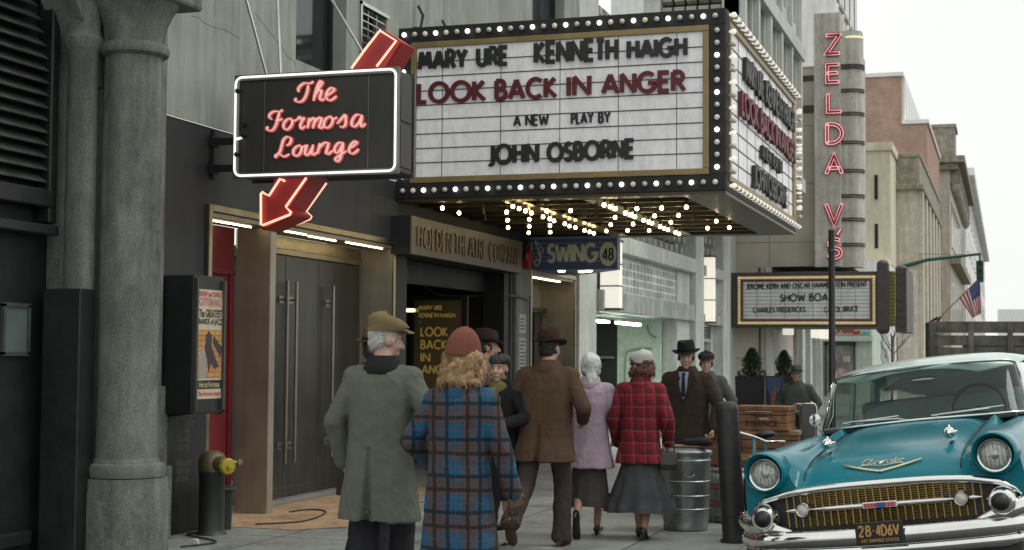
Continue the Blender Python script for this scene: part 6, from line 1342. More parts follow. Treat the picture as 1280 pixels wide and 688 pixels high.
m.build('visor', M_sg, hd_); m = MB(); m.tube([(at0(1090, yS), yS+.2, za_+.55), (xs1, yS+.2, za_+.45)], .008, 4); m.build('span_wire', M_iron, tl)
yF = 38; xp = at0(1159.5, yF); zp = at(1159, 404, 'y', yF).z
fl = thing('flag', 'stars and stripes on a slanting pole fixed to a black street post', 'flag', (xp, yF, 0))
A_, B_ = Vector((xp, yF, zp-.1)), at(1222, 350, 'y', yF)
m = MB(); m.tube([(xp, yF, 0), (xp, yF, zp)], .045, 10); m.tube([(xp, yF, zp-.02), (at0(1173, yF), yF, at(1173, 397, 'y', yF).z)], .03, 8); m.tube([at(1162, 420, 'y', yF), at(1176, 396, 'y', yF)], .025, 8); m.build('post', M_blk, fl, smooth=60)
m = MB(); m.tube([at(1168, 404, 'y', yF), B_], .014, 8); m.build('flagpole', M_pale, fl)
# cloth grid: hoist along the pole's outer part, fly hanging down
h0, h1 = at(1198.5, 372, 'y', yF), at(1225, 348, 'y', yF); d0, d1 = at(1216, 398, 'y', yF), at(1226.5, 392, 'y', yF)
nu, nv = 26, 24; g_ = [[None]*(nu+1) for _ in range(nv+1)]
for j in range(nv+1):
    for i in range(nu+1):
        s_ = i/nu; t_ = j/nv; p = (h0*(1-s_)+h1*s_)*(1-t_)+(d0*(1-s_)+d1*s_)*t_; p.y += .05*math.sin(s_*9+t_*2)*t_; g_[j][i] = p
# stripes run down from the hoist: s in 13 bands, union at the upper hoist
m = MB(); vs = [p for row in g_ for p in row]; fs = []; mi = []
m.v = [tuple(p) for p in vs]
for j in range(nv):
    for i in range(nu):
        m.f.append((j*(nu+1)+i, j*(nu+1)+i+1, (j+1)*(nu+1)+i+1, (j+1)*(nu+1)+i)); m.mi.append(2 if (i >= nu*6//13 and j < nv*.42) else (0 if (i//2) % 2 == 0 else 1))
m.cur = 1
for j in range(1, 9):
    for i in range(13, 26):
        if (i+j) % 2 == 0: c = g_[j][i]; m.add([c+Vector((-.006, -.008, 0)), c+Vector((0, -.008, .008)), c+Vector((.006, -.008, 0)), c+Vector((0, -.008, -.008))], [(0, 1, 2, 3)])
o = m.build('flag_cloth', [mat('flag_red', (.38, .03, .05), .8, bump=0), mat('flag_white', (.62, .6, .58), .8, bump=0), mat('flag_blue', (.035, .06, .18), .8, bump=0)], fl, fixn=False)
sm_ = o.modifiers.new('s', 'SOLIDIFY'); sm_.thickness = .004
# stake truck behind the sedan
M_plank = mat('old_plank', (.15, .14, .115), .85, var=.4, scale=4, bump=.3, bscale=30, streak=.4, grime=.3)
yT = 20.5; xl, xr = at0(1163, yT), at0(1281, yT)+.35; zt5 = at(1200, 402, 'y', yT).z
tr = thing('stake_truck', 'old truck with dark weathered stake sides parked behind the turquoise sedan', 'truck', ((xl+xr)/2, yT, 0))
m = MB(); nn = 5; ph = .155
for k in range(nn):
    z = zt5-ph*(k+1)+.008-(.008*(k > 0))
    m.box((xl, yT, z), (xr, yT+.03, z+ph-(.026 if k in (1, 2) else .008)))
    for xx in (xl, xr-.03): m.box((xx, yT+.04, z), (xx+.03, yT+3.6, z+ph-.02))
for f_ in (0, .33, .66, 1): m.box((xl+(xr-xl-.07)*f_, yT-.035, 1.0), (xl+(xr-xl-.07)*f_+.07, yT-.002, zt5+.0))
for k in range(5):
    for xx in (xl-.035, xr+.0): m.box((xx, yT+.1+k*.8, 1.0), (xx+.033, yT+.17+k*.8, zt5))
m.build('stake_side', M_plank, tr, bevel=.004)
m = MB(); m.box((xl-.05, yT-.05, .88), (xr+.05, yT+3.7, 1.0)); m.box((xl+.6, yT+.2, .6), (xl+.75, yT+5.6, .88)); m.box((xr-.75, yT+.2, .6), (xr-.6, yT+5.6, .88)); m.build('bed', M_plank, tr)
m = MB(); m.loft([[(xl+.25, yy, z0), (xr-.25, yy, z0), (xr-.3, yy+dy, z1), (xl+.3, yy+dy, z1)] for yy, z0, z1, dy in ((yT+3.8, .7, 1.9, .05), (yT+5.0, .7, 1.9, -.25), (yT+5.05, .7, 1.35, 0), (yT+6.3, .75, 1.25, 0))]); m.build('cab', mat('truck_green', (.03, .05, .045), .4, bump=0), tr, bevel=.05)
for yy in (yT+.9, yT+5.6):
    for xx in (xl+.3, xr-.3): m = MB(); m.lathe([(.2, -.12), (.42, -.11), (.44, 0), (.42, .11), (.2, .12)], (xx, yy, .44+.17), 24, M=Matrix.Rotation(R(90), 3, 'Y')); m.build('wheel', M_rub, tr, smooth=40)
# bare sapling in front of the white terrace
xs_, ysn = at0(1114, 50), 50
sp = thing('bare_sapling', 'leafless street sapling with thin twigs before the white terrace', 'tree', (xs_, ysn, 0))
rr = random.Random(21); m = MB(); m.tube([(xs_, ysn, 0), (xs_+.05, ysn, 1.2), (xs_, ysn, 2.4)], [.05, .035, .02], 8); m.build('trunk', M_crate, sp)
m = MB()
def twig(p, d, l, r, dep):
    q = p+d*l; mid = p+d*l*.5+Vector((rr.uniform(-.05, .05), 0, rr.uniform(-.05, .05))); m.tube([p, mid, q], [r, r*.8, r*.5], 5)
    if dep:
        for k in range(3): twig(p+d*l*rr.uniform(.4, 1), (d+Vector((rr.uniform(-.7, .7), rr.uniform(-.7, .7), rr.uniform(-.1, .5)))).normalized(), l*.65, r*.55, dep-1)
for k in range(7): twig(Vector((xs_, ysn, 1.0+k*.2)), Vector((rr.uniform(-.9, .9), rr.uniform(-.9, .9), 1)).normalized(), .7, .018, 2)
m.build('branches', M_iron, sp)
# small litter
p = at(210, 681, 'z', .0); m = MB(); m.ell((0, 0, .03), (.045, .03, .03), 8, 6); mb_ = MB(); rr = random.Random(1); mb_.add([(v[0]*rr.uniform(.7, 1.2), v[1]*rr.uniform(.7, 1.2), v[2]*rr.uniform(.7, 1.2)) for v in m.v], m.f); o = mb_.build('crumpled_paper', mat('paper', (.5, .5, .48), .8)); o.location = (p.x+.25, p.y, .003); tag(o, 'scrap of crumpled white paper at the foot of the stone plinth', 'litter')
# ================================================================ PEOPLE (local frame: facing +Y, right hand at +X, feet on z = 0)
SKIN = mat('skin', (.46, .27, .20), .5, var=.08, scale=8, bump=.05, bscale=120)
STOCK = mat('stocking', (.34, .20, .15), .5, var=.06, bump=0)
M_eye = mat('eye_white', (.55, .52, .48), .3, bump=0); M_iris = mat('eye_iris', (.03, .02, .015), .2, bump=0); M_brow = mat('brow_hair', (.05, .03, .02), .9, bump=0); M_lip = mat('lip', (.35, .09, .08), .5, bump=0)
def sgn_pow(v, e): return math.copysign(abs(v)**e, v)
def ring(z, rx, ry, y0=0., x0=0., n=28, e=.85):
    return [(x0+rx*sgn_pow(math.cos(t), e), y0+ry*sgn_pow(math.sin(t), e), z) for t in [2*math.pi*j/n for j in range(n)]]
def ik(a, b, l1, l2, pole):
    a, b = Vector(a), Vector(b); d = b-a; L_ = min(d.length, l1+l2-.002); dn = d.normalized(); b = a+dn*L_
    x = (l1*l1-l2*l2+L_*L_)/(2*L_); h = math.sqrt(max(0, l1*l1-x*x)); p = Vector(pole); p = (p-dn*p.dot(dn)).normalized()
    return a+dn*x+p*h, b
def folds(v, nr, amp, seed, zt, freq=9., vs=2.0, fine=.003):
    out = v.copy()
    for i in range(len(v)):
        x, y, z = v[i]; k = min(1., max(.15, (zt-z)/.7))
        a = noise.noise(Vector((x*freq+seed, y*freq, z*vs))); b = noise.noise(Vector((x*17+z*6+seed, y*17, z*11-x*5+seed)))
        d = amp*k*(a*.55+.42-abs(a)*1.5)*.8+fine*(.5-1.9*abs(b))
        out[i] = v[i]+nr[i]*d
    return out
def hand(mb, wrist, d, palm_n, side, curl=.5, sp=1.0):
    """five fingered hand: wrist point, forearm direction d, palm normal, side +1 right / -1 left"""
    w_ = Vector(wrist); d = Vector(d).normalized(); n = Vector(palm_n); n = (n-d*n.dot(d)).normalized(); s = d.cross(n)*side   # s points to the thumb side
    mb.chain([w_-d*.03, w_+d*.02], [.027, .028], 12)
    for k in range(4):
        o = (1.5-k)*.0215; root = w_+d*.03+s*o*.8; kn = w_+d*(.092-.004*abs(k-1.2))+s*o*1.05
        mb.chain([root, kn], [.0155, .0125], 10)
        l = (.040, .046, .043, .034)[k]; f1 = (d*math.cos(curl)+n*math.sin(curl)+s*o*1.6).normalized(); p1 = kn+f1*l; f2 = (d*math.cos(curl*2.1)+n*math.sin(curl*2.1)+s*o*.8).normalized(); p2 = p1+f2*l*.7; p3 = p2+(d*math.cos(curl*2.9)+n*math.sin(curl*2.9)).normalized()*l*.45
        mb.chain([kn, p1, p2, p3], [.0098, .0088, .0078, .0066], 9)
    t0 = w_+d*.025+s*.026; t1 = t0+(d*.6+s*.75+n*.3).normalized()*.042; t2 = t1+(d*.9+s*.25+n*.4).normalized()*.03; mb.chain([t0, t1, t2, t2+(d+n*.5).normalized()*.02], [.0165, .0125, .0108, .008], 10)
def fedora(col, band, sx=1.0):
    def f(t, M, nm='hat'):
        n = 36; mb = MB(); rx, ry = .094*sx, .114*sx; rings = []
        brim = [(1.62, 0.), (1.60, .004), (1.3, .001), (1.0, .0)]
        for rr_, dz in brim:
            q = (rr_-1)/.62; rings.append([(rx*rr_*math.cos(a)*(1-.06*q), ry*rr_*math.sin(a)*(1-.12*q), dz+q*q*(.022*math.cos(a)**2-.016*max(0, math.sin(a)))) for a in [2*math.pi*j/n for j in range(n)]])
        for rr_, z in ((.985, .02), (.97, .05), (.93, .085), (.84, .108), (.6, .112), (.3, .100), (.02, .094)):
            rings.append([(rx*rr_*math.cos(a)*(1-.28*max(0, math.sin(a))*min(1, z/.1)), ry*rr_*math.sin(a), z-.012*max(0, math.sin(a))*(z > .08)+.006*abs(math.cos(a))*(z > .09)) for a in [2*math.pi*j/n for j in range(n)]])
        under = [[(x*.995, y*.995, z-.005) for x, y, z in r] for r in rings[:4]][::-1]
        mb.loft(under+rings, cap=False); mb.v = [tuple(M @ Vector(v)) for v in mb.v]
        o = mb.build(nm, cloth(col[0], col[1]), t, smooth=60, world=False)
        mb = MB(); mb.loft([ring(z, rx*r_, ry*r_, n=36, e=1) for z, r_ in ((.004, 1.0), (.004, 1.025), (.03, 1.0), (.034, .98))], cap=False); mb.v = [tuple(M @ Vector(v)) for v in mb.v]; mb.build('band', cloth(*band), o, smooth=60, world=False)
    return f
def flatcap(col):
    def f(t, M, nm='cap'):
        mb = MB(); rings = []
        for u, z in ((1.0, -.005), (1.06, .015), (1.08, .035), (.98, .062), (.75, .082), (.4, .092), (.02, .094)):
            rings.append([(.098*u*math.cos(a), .012+.118*u*math.sin(a)+.012*(u > 1), z-.022*math.sin(a)*(z > .03)) for a in [2*math.pi*j/32 for j in range(32)]])
        mb.loft(rings); vis = []
        for k in range(13): a = math.pi*(.14+.72*k/12); vis.append((a,))
        top_ = [(.1*math.cos(a[0]), .012+.118*math.sin(a[0]), .008) for a in vis]; out_ = [(.108*math.cos(a[0]), .035+.145*math.sin(a[0])**.8, -.012) for a in vis]
        mb.loft([top_, out_, [(x, y, z-.008) for x, y, z in out_], [(x, y, z-.012) for x, y, z in top_]], closed_ring=False, cap=False)
        mb.ell((0, .0, .092), (.008, .008, .005), 8, 5)
        mb.v = [tuple(M @ Vector(v)) for v in mb.v]; mb.build(nm, cloth(*col), t, smooth=60, world=False)
    return f
def cloche(col, h=.165):
    def f(t, M, nm='hat'):
        mb = MB(); mb.loft([[(.104*u*math.cos(a), -.006+.120*u*math.sin(a), z+.004*noise.noise(Vector((math.cos(a)*3, math.sin(a)*3, z*30)))) for a in [2*math.pi*j/32 for j in range(32)]] for u, z in ((.97, -.02), (1.04, -.018), (1.05, .0), (1.0, .03), (.92, .07), (.74, .11), (.48, .14), (.2, h-.012), (.02, h-.006))]); mb.v = [tuple(M @ Vector(v)) for v in mb.v]
        mb.build(nm, cloth(*col), t, smooth=70, world=False)
    return f
def pose_head(c, yaw, pitch):
    return Matrix.Translation(c) @ Matrix.Rotation(yaw, 4, 'Z') @ Matrix.Rotation(pitch, 4, 'X')
def shoe(t, ankle, pitch, yaw, heel, mt):
    M = Matrix.Translation(Vector(ankle)) @ Matrix.Rotation(yaw, 4, 'Z') @ Matrix.Rotation(pitch, 4, 'X'); h = heel; az = -.085 if h < .03 else -.09-h*.4
    mb = MB(); rings = []
    for y, w_, z0, z1 in ((-.075, .022, .0, .05), (-.065, .032, 0, .085), (-.03, .037, 0, .10), (.02, .038, .0, .09), (.07, .043, .0, .066), (.12, .047, .0, .052), (.165, .040, .0, .042), (.19, .022, .002, .03), (.198, .006, .008, .02)):
        dz = h*max(0, 1-(y+.07)/.16) if h > .03 else 0; ww = w_*(.8 if h > .03 else 1); top = z1*(.62 if h > .03 else 1)
        rings.append([(ww*math.cos(a), y, az+dz+z0+(top-z0)*(.5+.5*math.sin(a))) for a in [2*math.pi*j/14 for j in range(14)]])
    mb.loft(rings)
    if h > .03: mb.tube([(0, -.055, az+h+.01), (0, -.05, az)], [.018, .011], 8)
    else: mb.box((-.034, -.07, az-.012), (.034, -.01, az+.005)); mb.prism([(-.03, .02), (-.04, .1), (-.028, .17), (0, .19), (.028, .17), (.04, .1), (.03, .02)], (0, 0, az-.006), (1, 0, 0), (0, 1, 0), (0, 0, .01))
    mb.v = [tuple(M @ Vector(v)) for v in mb.v]; return mb.build('shoe', mt, t, smooth=50, world=False)
def person(label, loc, heading, H, *, coat, coat_m, hem, legs, arms, hat=None, hair=None, hair_m=None, lean=.02, head=(0, 0), trousers=None, skirt=None, shoes=None, heel=0., width=1.0, female=False, voxel=.0072, flare=1.0, vent=False, glove=None, collar=None, face=False, front=None, seed=1., skin=SKIN, lipm=None, brows=True, waist=1.0):
    t = thing('person', label, 'person', loc, heading); S = H/1.75
    W = width*(.90 if female else 1.0); sh = .185*W; LN = lambda z: lean*max(0, (z-.9))/.55
    hip = [Vector((s*.092*W, 0, .93)) for s in (1, -1)]; arm_pts = []; leg_pts = []
    for i, s in enumerate((1, -1)):
        a = Vector(legs[i][:3]); k, a2 = ik(hip[i], a, .435, .43, legs[i][4] if len(legs[i]) > 4 else (s*.08, 1, 0)); leg_pts.append((hip[i], k, a2))
        so = Vector((s*sh, LN(1.42), 1.405)); e, w_ = ik(so, arms[i][0], .295, .265, arms[i][1]); arm_pts.append((so, e, w_))
    sc_m = Matrix.Scale(S, 4)
    hc = Vector((0, LN(1.62)+.03, 1.625)); HM = pose_head(hc, head[0], head[1])
    # ---- one continuous body
    b = MB(); E = lambda c, r: b.ell(HM @ Vector(c), r, 18, 12, M=HM.to_3x3())
    E((0, -.012, .03), (.076, .096, .093)); E((0, .02, -.03), (.060, .072, .098)); E((0, .066, -.1), (.026, .024, .022)); E((0, .074, .026), (.05, .02, .014))
    for s in (1, -1): E((s*.037, .064, -.032), (.024, .022, .026)); E((s*.078, -.008, -.008), (.011, .024, .033))
    b.cap(HM @ Vector((0, .09, .012)), HM @ Vector((0, .112, -.03)), .009, .0155); E((0, .092, -.034), (.019, .014, .010)); E((0, .084, -.066), (.026, .013, .008)); E((0, .080, -.079), (.022, .013, .008))
    b.chain([(0, LN(1.4)-.01, 1.38), (0, LN(1.5)+.0, 1.5), HM @ Vector((0, -.012, -.04))], [.075, .056, .056])
    b.chain([(0, LN(1.3), 1.3), (0, LN(1.1), 1.1), (0, 0, .92)], [.085*W, .08*W, .09*W])
    for s in (1, -1): b.cap((s*.06, LN(1.3), 1.33), (s*sh, LN(1.42), 1.395), .07, .05)
    for i, s in enumerate((1, -1)):
        so, e, w_ = arm_pts[i]; b.chain([so, e, w_], [.045, .036, .026]); d = (w_-e).normalized(); pn = arms[i][2] if len(arms[i]) > 2 else (-s, .25, 0)
        hand(b, w_, d, pn, s, curl=arms[i][3] if len(arms[i]) > 3 else .45)
        h_, k, a = leg_pts[i]; mid = k+(a-k)*.3
        if skirt or female: b.chain([h_, k, mid+Vector((0, -.012, 0)), a], [.072, .05, .05, .033]); b.chain([a, a+Vector((0, .02, -.03)), a+Vector((0, .07, -.075 if heel > .03 and legs[i][3] > -.3 else -.05))], [.032, .03, .022])
        else: b.chain([h_, k, a], [.07, .048, .034]); b.cap(a, a+Vector((0, .06, -.04)), .032, .03)
    b.v = [tuple(sc_m @ Vector(v)) for v in b.v]
    v, nr, f = remeshed(b, voxel, 2, .4); solid(v, f, 'body', skin, t)
    P = lambda mb: setattr(mb, 'v', [tuple(sc_m @ Vector(v)) for v in mb.v]) or mb
    if face:
        for s in (1, -1):
            mb = MB(); mb.ell(HM @ Vector((s*.031, .074, .006)), (.0125, .010, .0085), 12, 8); o = P(mb).build('eye', M_eye, t, smooth=80, world=False)
            mb = MB(); mb.ell(HM @ Vector((s*.031+.001, .0825, .006)), (.0062, .004, .0068), 10, 6); P(mb).build('iris', M_iris, o, smooth=80, world=False)
            mb = MB(); mb.chain([HM @ Vector((s*.014, .0895, .026)), HM @ Vector((s*.032, .089, .032)), HM @ Vector((s*.05, .076, .026))], [.0035, .0045, .002], 6); P(mb).build('eyebrow', M_brow, t, smooth=80, world=False)
        mb = MB(); mb.chain([HM @ Vector((-.023, .090, -.071)), HM @ Vector((0, .0985, -.069)), HM @ Vector((.023, .090, -.071))], [.0035, .0065, .0035], 6); P(mb).build('mouth', lipm or mat('lip_plain', (.28, .13, .1), .5, bump=0), t, smooth=80, world=False)
    # ---- legs' cloth
    if trousers:
        mb = MB()
        mb.loft([ring(1.0, .15*W, .105, LN(1.0)), ring(.93, .165*W, .12), ring(.84, .165*W, .115), ring(.79, .14*W, .09)])
        for i in (0, 1):
            h_, k, a = leg_pts[i]; dn = (a-k).normalized(); mb.chain([h_+Vector((0, 0, -.02)), k, a+dn*.015], [.095, .078, .072]); mb.tube([a-dn*.12, a+dn*.045], [.074, .082], 18)
        v, nr, f = remeshed(P(mb), .0115, 3); v = folds(v, nr, .009, seed+3, 1.0*S, 8, 3.5, .006); solid(v, f, 'trousers', trousers, t)
    if skirt:
        (zt_, rx0), (zh_, rx1), pl, sm = skirt; mb = MB(); rings = []; n = 72; K = 18
        mean = (leg_pts[0][2]+leg_pts[1][2])/2
        for j in range(K):
            u = j/(K-1); z = zt_+(zh_-zt_)*u; rr_ = rx0+(rx1-rx0)*u**1.1
            rings.append([(rr_*math.cos(a)*(1+pl*u*math.cos(13*a+1.5*math.sin(2*a))), mean.y*.5*u+rr_*.82*math.sin(a)*(1+pl*u*math.cos(13*a+1.5*math.sin(2*a))), z+.008*u*math.sin(3*a)) for a in [2*math.pi*i/n for i in range(n)]])
        rings += [[(x*.97, y*.97, z+.004) for x, y, z in rings[-1]], [(x*.9, y*.9, z+.15) for x, y, z in rings[-1]]]
        mb.loft(rings, cap=False); P(mb).build('skirt', sm, t, smooth=80, world=False)
    # ---- coat
    mb = MB(); hz = hem; rings = []
    T = ((1.475, .085*W, .078, 0), (1.455, .125*W, .098, 0), (1.425, .175*W, .115, 0), (1.38, .205*W, .128, 0), (1.28, .212*W, .138, 0), (1.15, .205*W*waist, .135, 0), (1.02, .203*W*(.4+.6*waist), .135, 0), (.90, .212*W, .145, 0))
    rings = [ring(z, rx, ry, LN(z)) for z, rx, ry, _ in T if z > hz+.03]
    z0 = .9
    if hz < .87:
        for k in range(1, 5):
            u = k/4; z = .9+(hz-.9)*u; rings.append(ring(z, (.212+.05*u*flare)*W, .145+.045*u*flare, (leg_pts[0][2].y+leg_pts[1][2].y)*.1*u))
    else: rings.append(ring(hz, .21*W, .145, LN(hz)))
    mb.loft(rings)
    for i, s in enumerate((1, -1)):
        so, e, w_ = arm_pts[i]; d = (w_-e).normalized(); mb.chain([so+Vector((-s*.012, 0, -.016)), e, w_-d*.0], [.076*coat, .060*coat, .051*coat], 18); mb.cap(so+Vector((-s*.06, 0, .0)), so+Vector((0, 0, -.01)), .075, .078); mb.tube([w_-d*.1, w_+d*.012], [.051*coat, .054*coat], 18)
    v, nr, f = remeshed(P(mb), .0085, 5)
    v = folds(v, nr, .019, seed, 1.5*S, 6.0, 1.2, .005)
    for i in range(len(v)):
        x, y, z = v[i]/S
        if vent and y < 0 and z < 1.0: u_ = min(1, (1.0-z)/.4); v[i] += nr[i]*(-(.012+.05*u_)*math.exp(-((x+.02)/(.010+.016*u_))**2))*S
        elif y < 0 and .5 < z < 1.42 and abs(x) < .02: v[i] += nr[i]*(-.003*math.exp(-(x/.004)**2))
    solid(v, f, 'coat', coat_m, t)
    mb = MB(); y0 = LN(1.46)
    mb.loft([ring(1.415, .138*W, .108, y0-.008, e=1), ring(1.425, .144*W, .113, y0-.010, e=1), ring(1.475, .116*W, .104, y0-.004, e=1), ring(1.525, .090, .086, y0+.002, e=1), ring(1.532, .083, .08, y0+.003, e=1), ring(1.50, .078, .076, y0+.003, e=1)], cap=False)
    P(mb).build('collar', collar or coat_m, t, smooth=70, world=False)
    if front: front(t, P, LN, W)
    for i, s in enumerate((1, -1)):
        if glove:
            so, e, w_ = arm_pts[i]; mb = MB(); hand(mb, w_, (w_-e), arms[i][2] if len(arms[i]) > 2 else (-s, .25, 0), s, curl=arms[i][3] if len(arms[i]) > 3 else .45)
            v, nr, f = remeshed(P(mb), .005, 1, .3); v = v+nr*.0035; solid(v, f, 'glove', glove, t)
        if shoes: shoe(t, leg_pts[i][2]*S, legs[i][3], 0, heel, shoes)
    # ---- hair, hat
    if hair:
        rr = random.Random(int(seed*10)); mb = MB(); EE = lambda c, r: mb.ell(HM @ Vector(c), r, 12, 8, M=HM.to_3x3())
        if hair == 'short': EE((0, -.022, .034), (.081, .094, .094)); EE((0, -.05, -.02), (.07, .055, .06)); [EE((s*.068, .0, .0), (.016, .03, .04)) for s in (1, -1)]
        if hair in ('curly', 'bob'):
            EE((0, -.03, .03), (.084, .092, .095)); lo = -.12 if hair == 'curly' else -.09
            for k in range(90 if hair == 'curly' else 46):
                a = rr.uniform(math.pi*.88, math.pi*2.12); z = rr.uniform(lo, .05); r_ = (.090+.03*(.05-z)/.17)*(1.08 if hair == 'curly' else .95); EE((r_*math.cos(a), -.012+r_*1.0*math.sin(a), z), (rr.uniform(.018, .032),)*3)
        if hair == 'fringe':
            EE((0, -.03, .036), (.081, .088, .088))
            for k in range(40): a = rr.uniform(-math.pi*.95, -math.pi*.05); z = rr.uniform(-.06, .04); EE((.078*math.cos(a), -.012+.078*math.sin(a), z), (.018, .018, .022))
            for k in range(16): a = math.pi*(.2+.6*k/15); EE((.072*math.cos(a), -.005+.088*math.sin(a), .058+.012*abs(math.cos(a))), (.014, .012, .016))
        v, nr, f = remeshed(P(mb), .0065, 1, .4); v = v+nr*np.array([[.006*noise.noise(Vector(p)*60)+.004*noise.noise(Vector(p)*120)] for p in v]); solid(v, f, 'hair', hair_m, t)
        mb = MB(); n_ = {'curly': 900, 'bob': 500}.get(hair, 260)
        for k in range(n_):                                    # loose strands and flyaways
            i = rr.randrange(len(v)); p = Vector(v[i]); q = Vector(nr[i]); dn = Vector((rr.uniform(-.4, .4), rr.uniform(-.4, .4), -1)).normalized(); l = rr.uniform(.015, .04)*(1 if hair in ('curly', 'bob') else .6)
            sd_ = q.cross(dn); b1 = p+q*l*.25+dn*l*.4+sd_*rr.uniform(-.4, .4)*l; b2_ = p+q*l*(.3 if hair in ('curly', 'bob') else .1)+dn*l+sd_*rr.uniform(-.7, .7)*l
            mb.tube([p-q*.003, b1, b2_], [.0019, .0017, .0006], 4, cap=False)
        mb.build('hair_strands', hair_m, t, world=False, fixn=False)
    if hat:
        M = sc_m @ HM @ Matrix.Translation(Vector((0, -.012, .055))) @ Matrix.Rotation(R(hat[1]), 4, 'X') @ Matrix.Rotation(R(hat[2]), 4, 'Y'); hat[0](t, M)
    return t
def spot(px, zc, dx=0): 
    u = (px-640)/FPX; p = RIGHT*u+FWD; return Vector((p.x*zc+dx, p.y*zc, 0))
ST = lambda y, z=.09, p=0., x=.09: (x, y, z, p)
M_grn_coat = mat('grey_green_tweed', (.112, .12, .098), .95, var=.12, scale=4, bump=.4, bscale=150, fine=.16, spec=.1)
M_brn_coat = mat('brown_tweed', (.088, .056, .036), .95, var=.12, scale=4, bump=.4, bscale=150, fine=.16, spec=.1)
M_dbrn_coat = mat('dark_brown_wool', (.05, .036, .027), .95, var=.12, scale=4, bump=.4, bscale=150, fine=.15, spec=.1)
M_lil = mat('lilac_wool', (.40, .31, .375), .95, var=.1, scale=4, bump=.35, bscale=140, fine=.25, spec=.1)
M_gry_coat = mat('grey_wool', (.095, .105, .10), .95, var=.12, bump=.35, bscale=150, fine=.15, spec=.1)
M_tan_coat = mat('tan_wool', (.20, .15, .12), .95, var=.1, bump=.3, bscale=150, fine=.25, spec=.1)
M_blk_coat = mat('black_wool', (.018, .018, .02), .95, var=.15, bump=.3, bscale=150, fine=.3, spec=.15)
M_plaidb = plaid_mat('blue_brown_plaid', (.006, .072, .150), [(.20, .44, .0, (.080, .036, .016), .66), (.20, .11, .50, (.005, .007, .010), .88), (.20, .10, .88, (.007, .007, .010), .88), (.20, .025, .2, (.12, .055, .02), .5)])
M_plaidr = plaid_mat('red_plaid', (.23, .008, .018), [(.105, .30, .0, (.055, .008, .014), .6), (.105, .06, .62, (.012, .01, .016), .8), (.105, .03, .13, (.30, .22, .2), .5)])
M_trd = cloth('dark_trousers', (.022, .022, .026)); M_trb = cloth('plum_brown_trousers', (.060, .044, .044)); M_skg = mat('grey_wool_skirt', (.055, .056, .062), .9, var=.25, scale=9, bump=.35, bscale=110, fine=.3)
M_skl = mat('taupe_skirt', (.07, .058, .052), .9, var=.2, scale=9, bump=.35, bscale=110, fine=.3)
M_shb = mat('black_leather', (.015, .014, .014), .3, bump=.05); M_shn = mat('brown_leather', (.06, .03, .018), .35, var=.2, bump=.05)
W_GRY = mat('white_hair', (.42, .41, .39), .8, var=.2, scale=30, bump=.4, bscale=90); W_BLD = mat('blonde_hair', (.31, .195, .095), .6, var=.45, scale=24, bump=.5, bscale=110); W_BRN = mat('auburn_hair', (.10, .04, .025), .6, var=.4, scale=24, bump=.5, bscale=110); W_DRK = mat('dark_hair', (.02, .015, .012), .6, var=.3, scale=24, bump=.4, bscale=110)
# 1 man in the grey-green overcoat
person('elderly man seen from behind in a long grey green overcoat and tan flat cap', spot(478, 9.25), R(2), 1.80, coat=1.0, coat_m=M_grn_coat, hem=.57, legs=(ST(.10, .09), ST(-.12, .10, -.15, -.09)), arms=(((.30, .16, .98), (.5, -.9, .2)), ((-.25, .06, .90), (-.55, -.9, .1))), hat=(flatcap(('tan_tweed', (.17, .125, .065))), 8, 0), hair='short', hair_m=W_GRY, lean=.03, head=(R(-48), R(-8)), trousers=M_trd, shoes=M_shb, width=.95, vent=True, collar=M_blk_coat, seed=1.3, flare=1.0)
# 2 woman in plaid coat
person('woman from behind in a blue and brown plaid coat and rust knitted hat', spot(576, 8.6), R(-2), 1.66, coat=1.02, coat_m=M_plaidb, hem=.47, legs=(ST(-.10, .10, -.2), ST(.12, .09, 0, -.09)), arms=(((.34, .05, .80), (.5, -.9, .2), (-.6, .5, 0), .5), ((-.26, .20, 1.0), (-.5, -.9, 0))), hat=(cloche(('rust_knit', (.17, .062, .042))), -4, 4), hair='curly', hair_m=W_BLD, lean=.03, head=(R(-6), 0), skirt=None, shoes=M_shn, heel=.04, female=True, width=1.0, glove=mat('brown_glove', (.07, .04, .025), .5, bump=.1), seed=2.1, flare=1.15, skin=STOCK if False else SKIN)
# 3 man in the brown jacket, mid stride
person('man in brown car coat and dark brown felt hat striding away, rear foot lifted', spot(683, 12.7), R(-3), 1.77, coat=1.04, coat_m=M_brn_coat, hem=.70, legs=(ST(.12, .09, 0, .1), ST(-.46, .25, -.95, -.12)), arms=(((.25, .24, 1.04), (.5, -.9, -.1)), ((-.25, .22, 1.02), (-.5, -.9, -.1))), hat=(fedora(('brown_felt', (.045, .022, .016)), ('brown_ribbon', (.018, .01, .008))), -4, 0), hair='short', hair_m=W_DRK, lean=.05, head=(R(-8), 0), trousers=M_trb, shoes=M_shn, width=1.07, seed=3.7, vent=True, flare=.7)
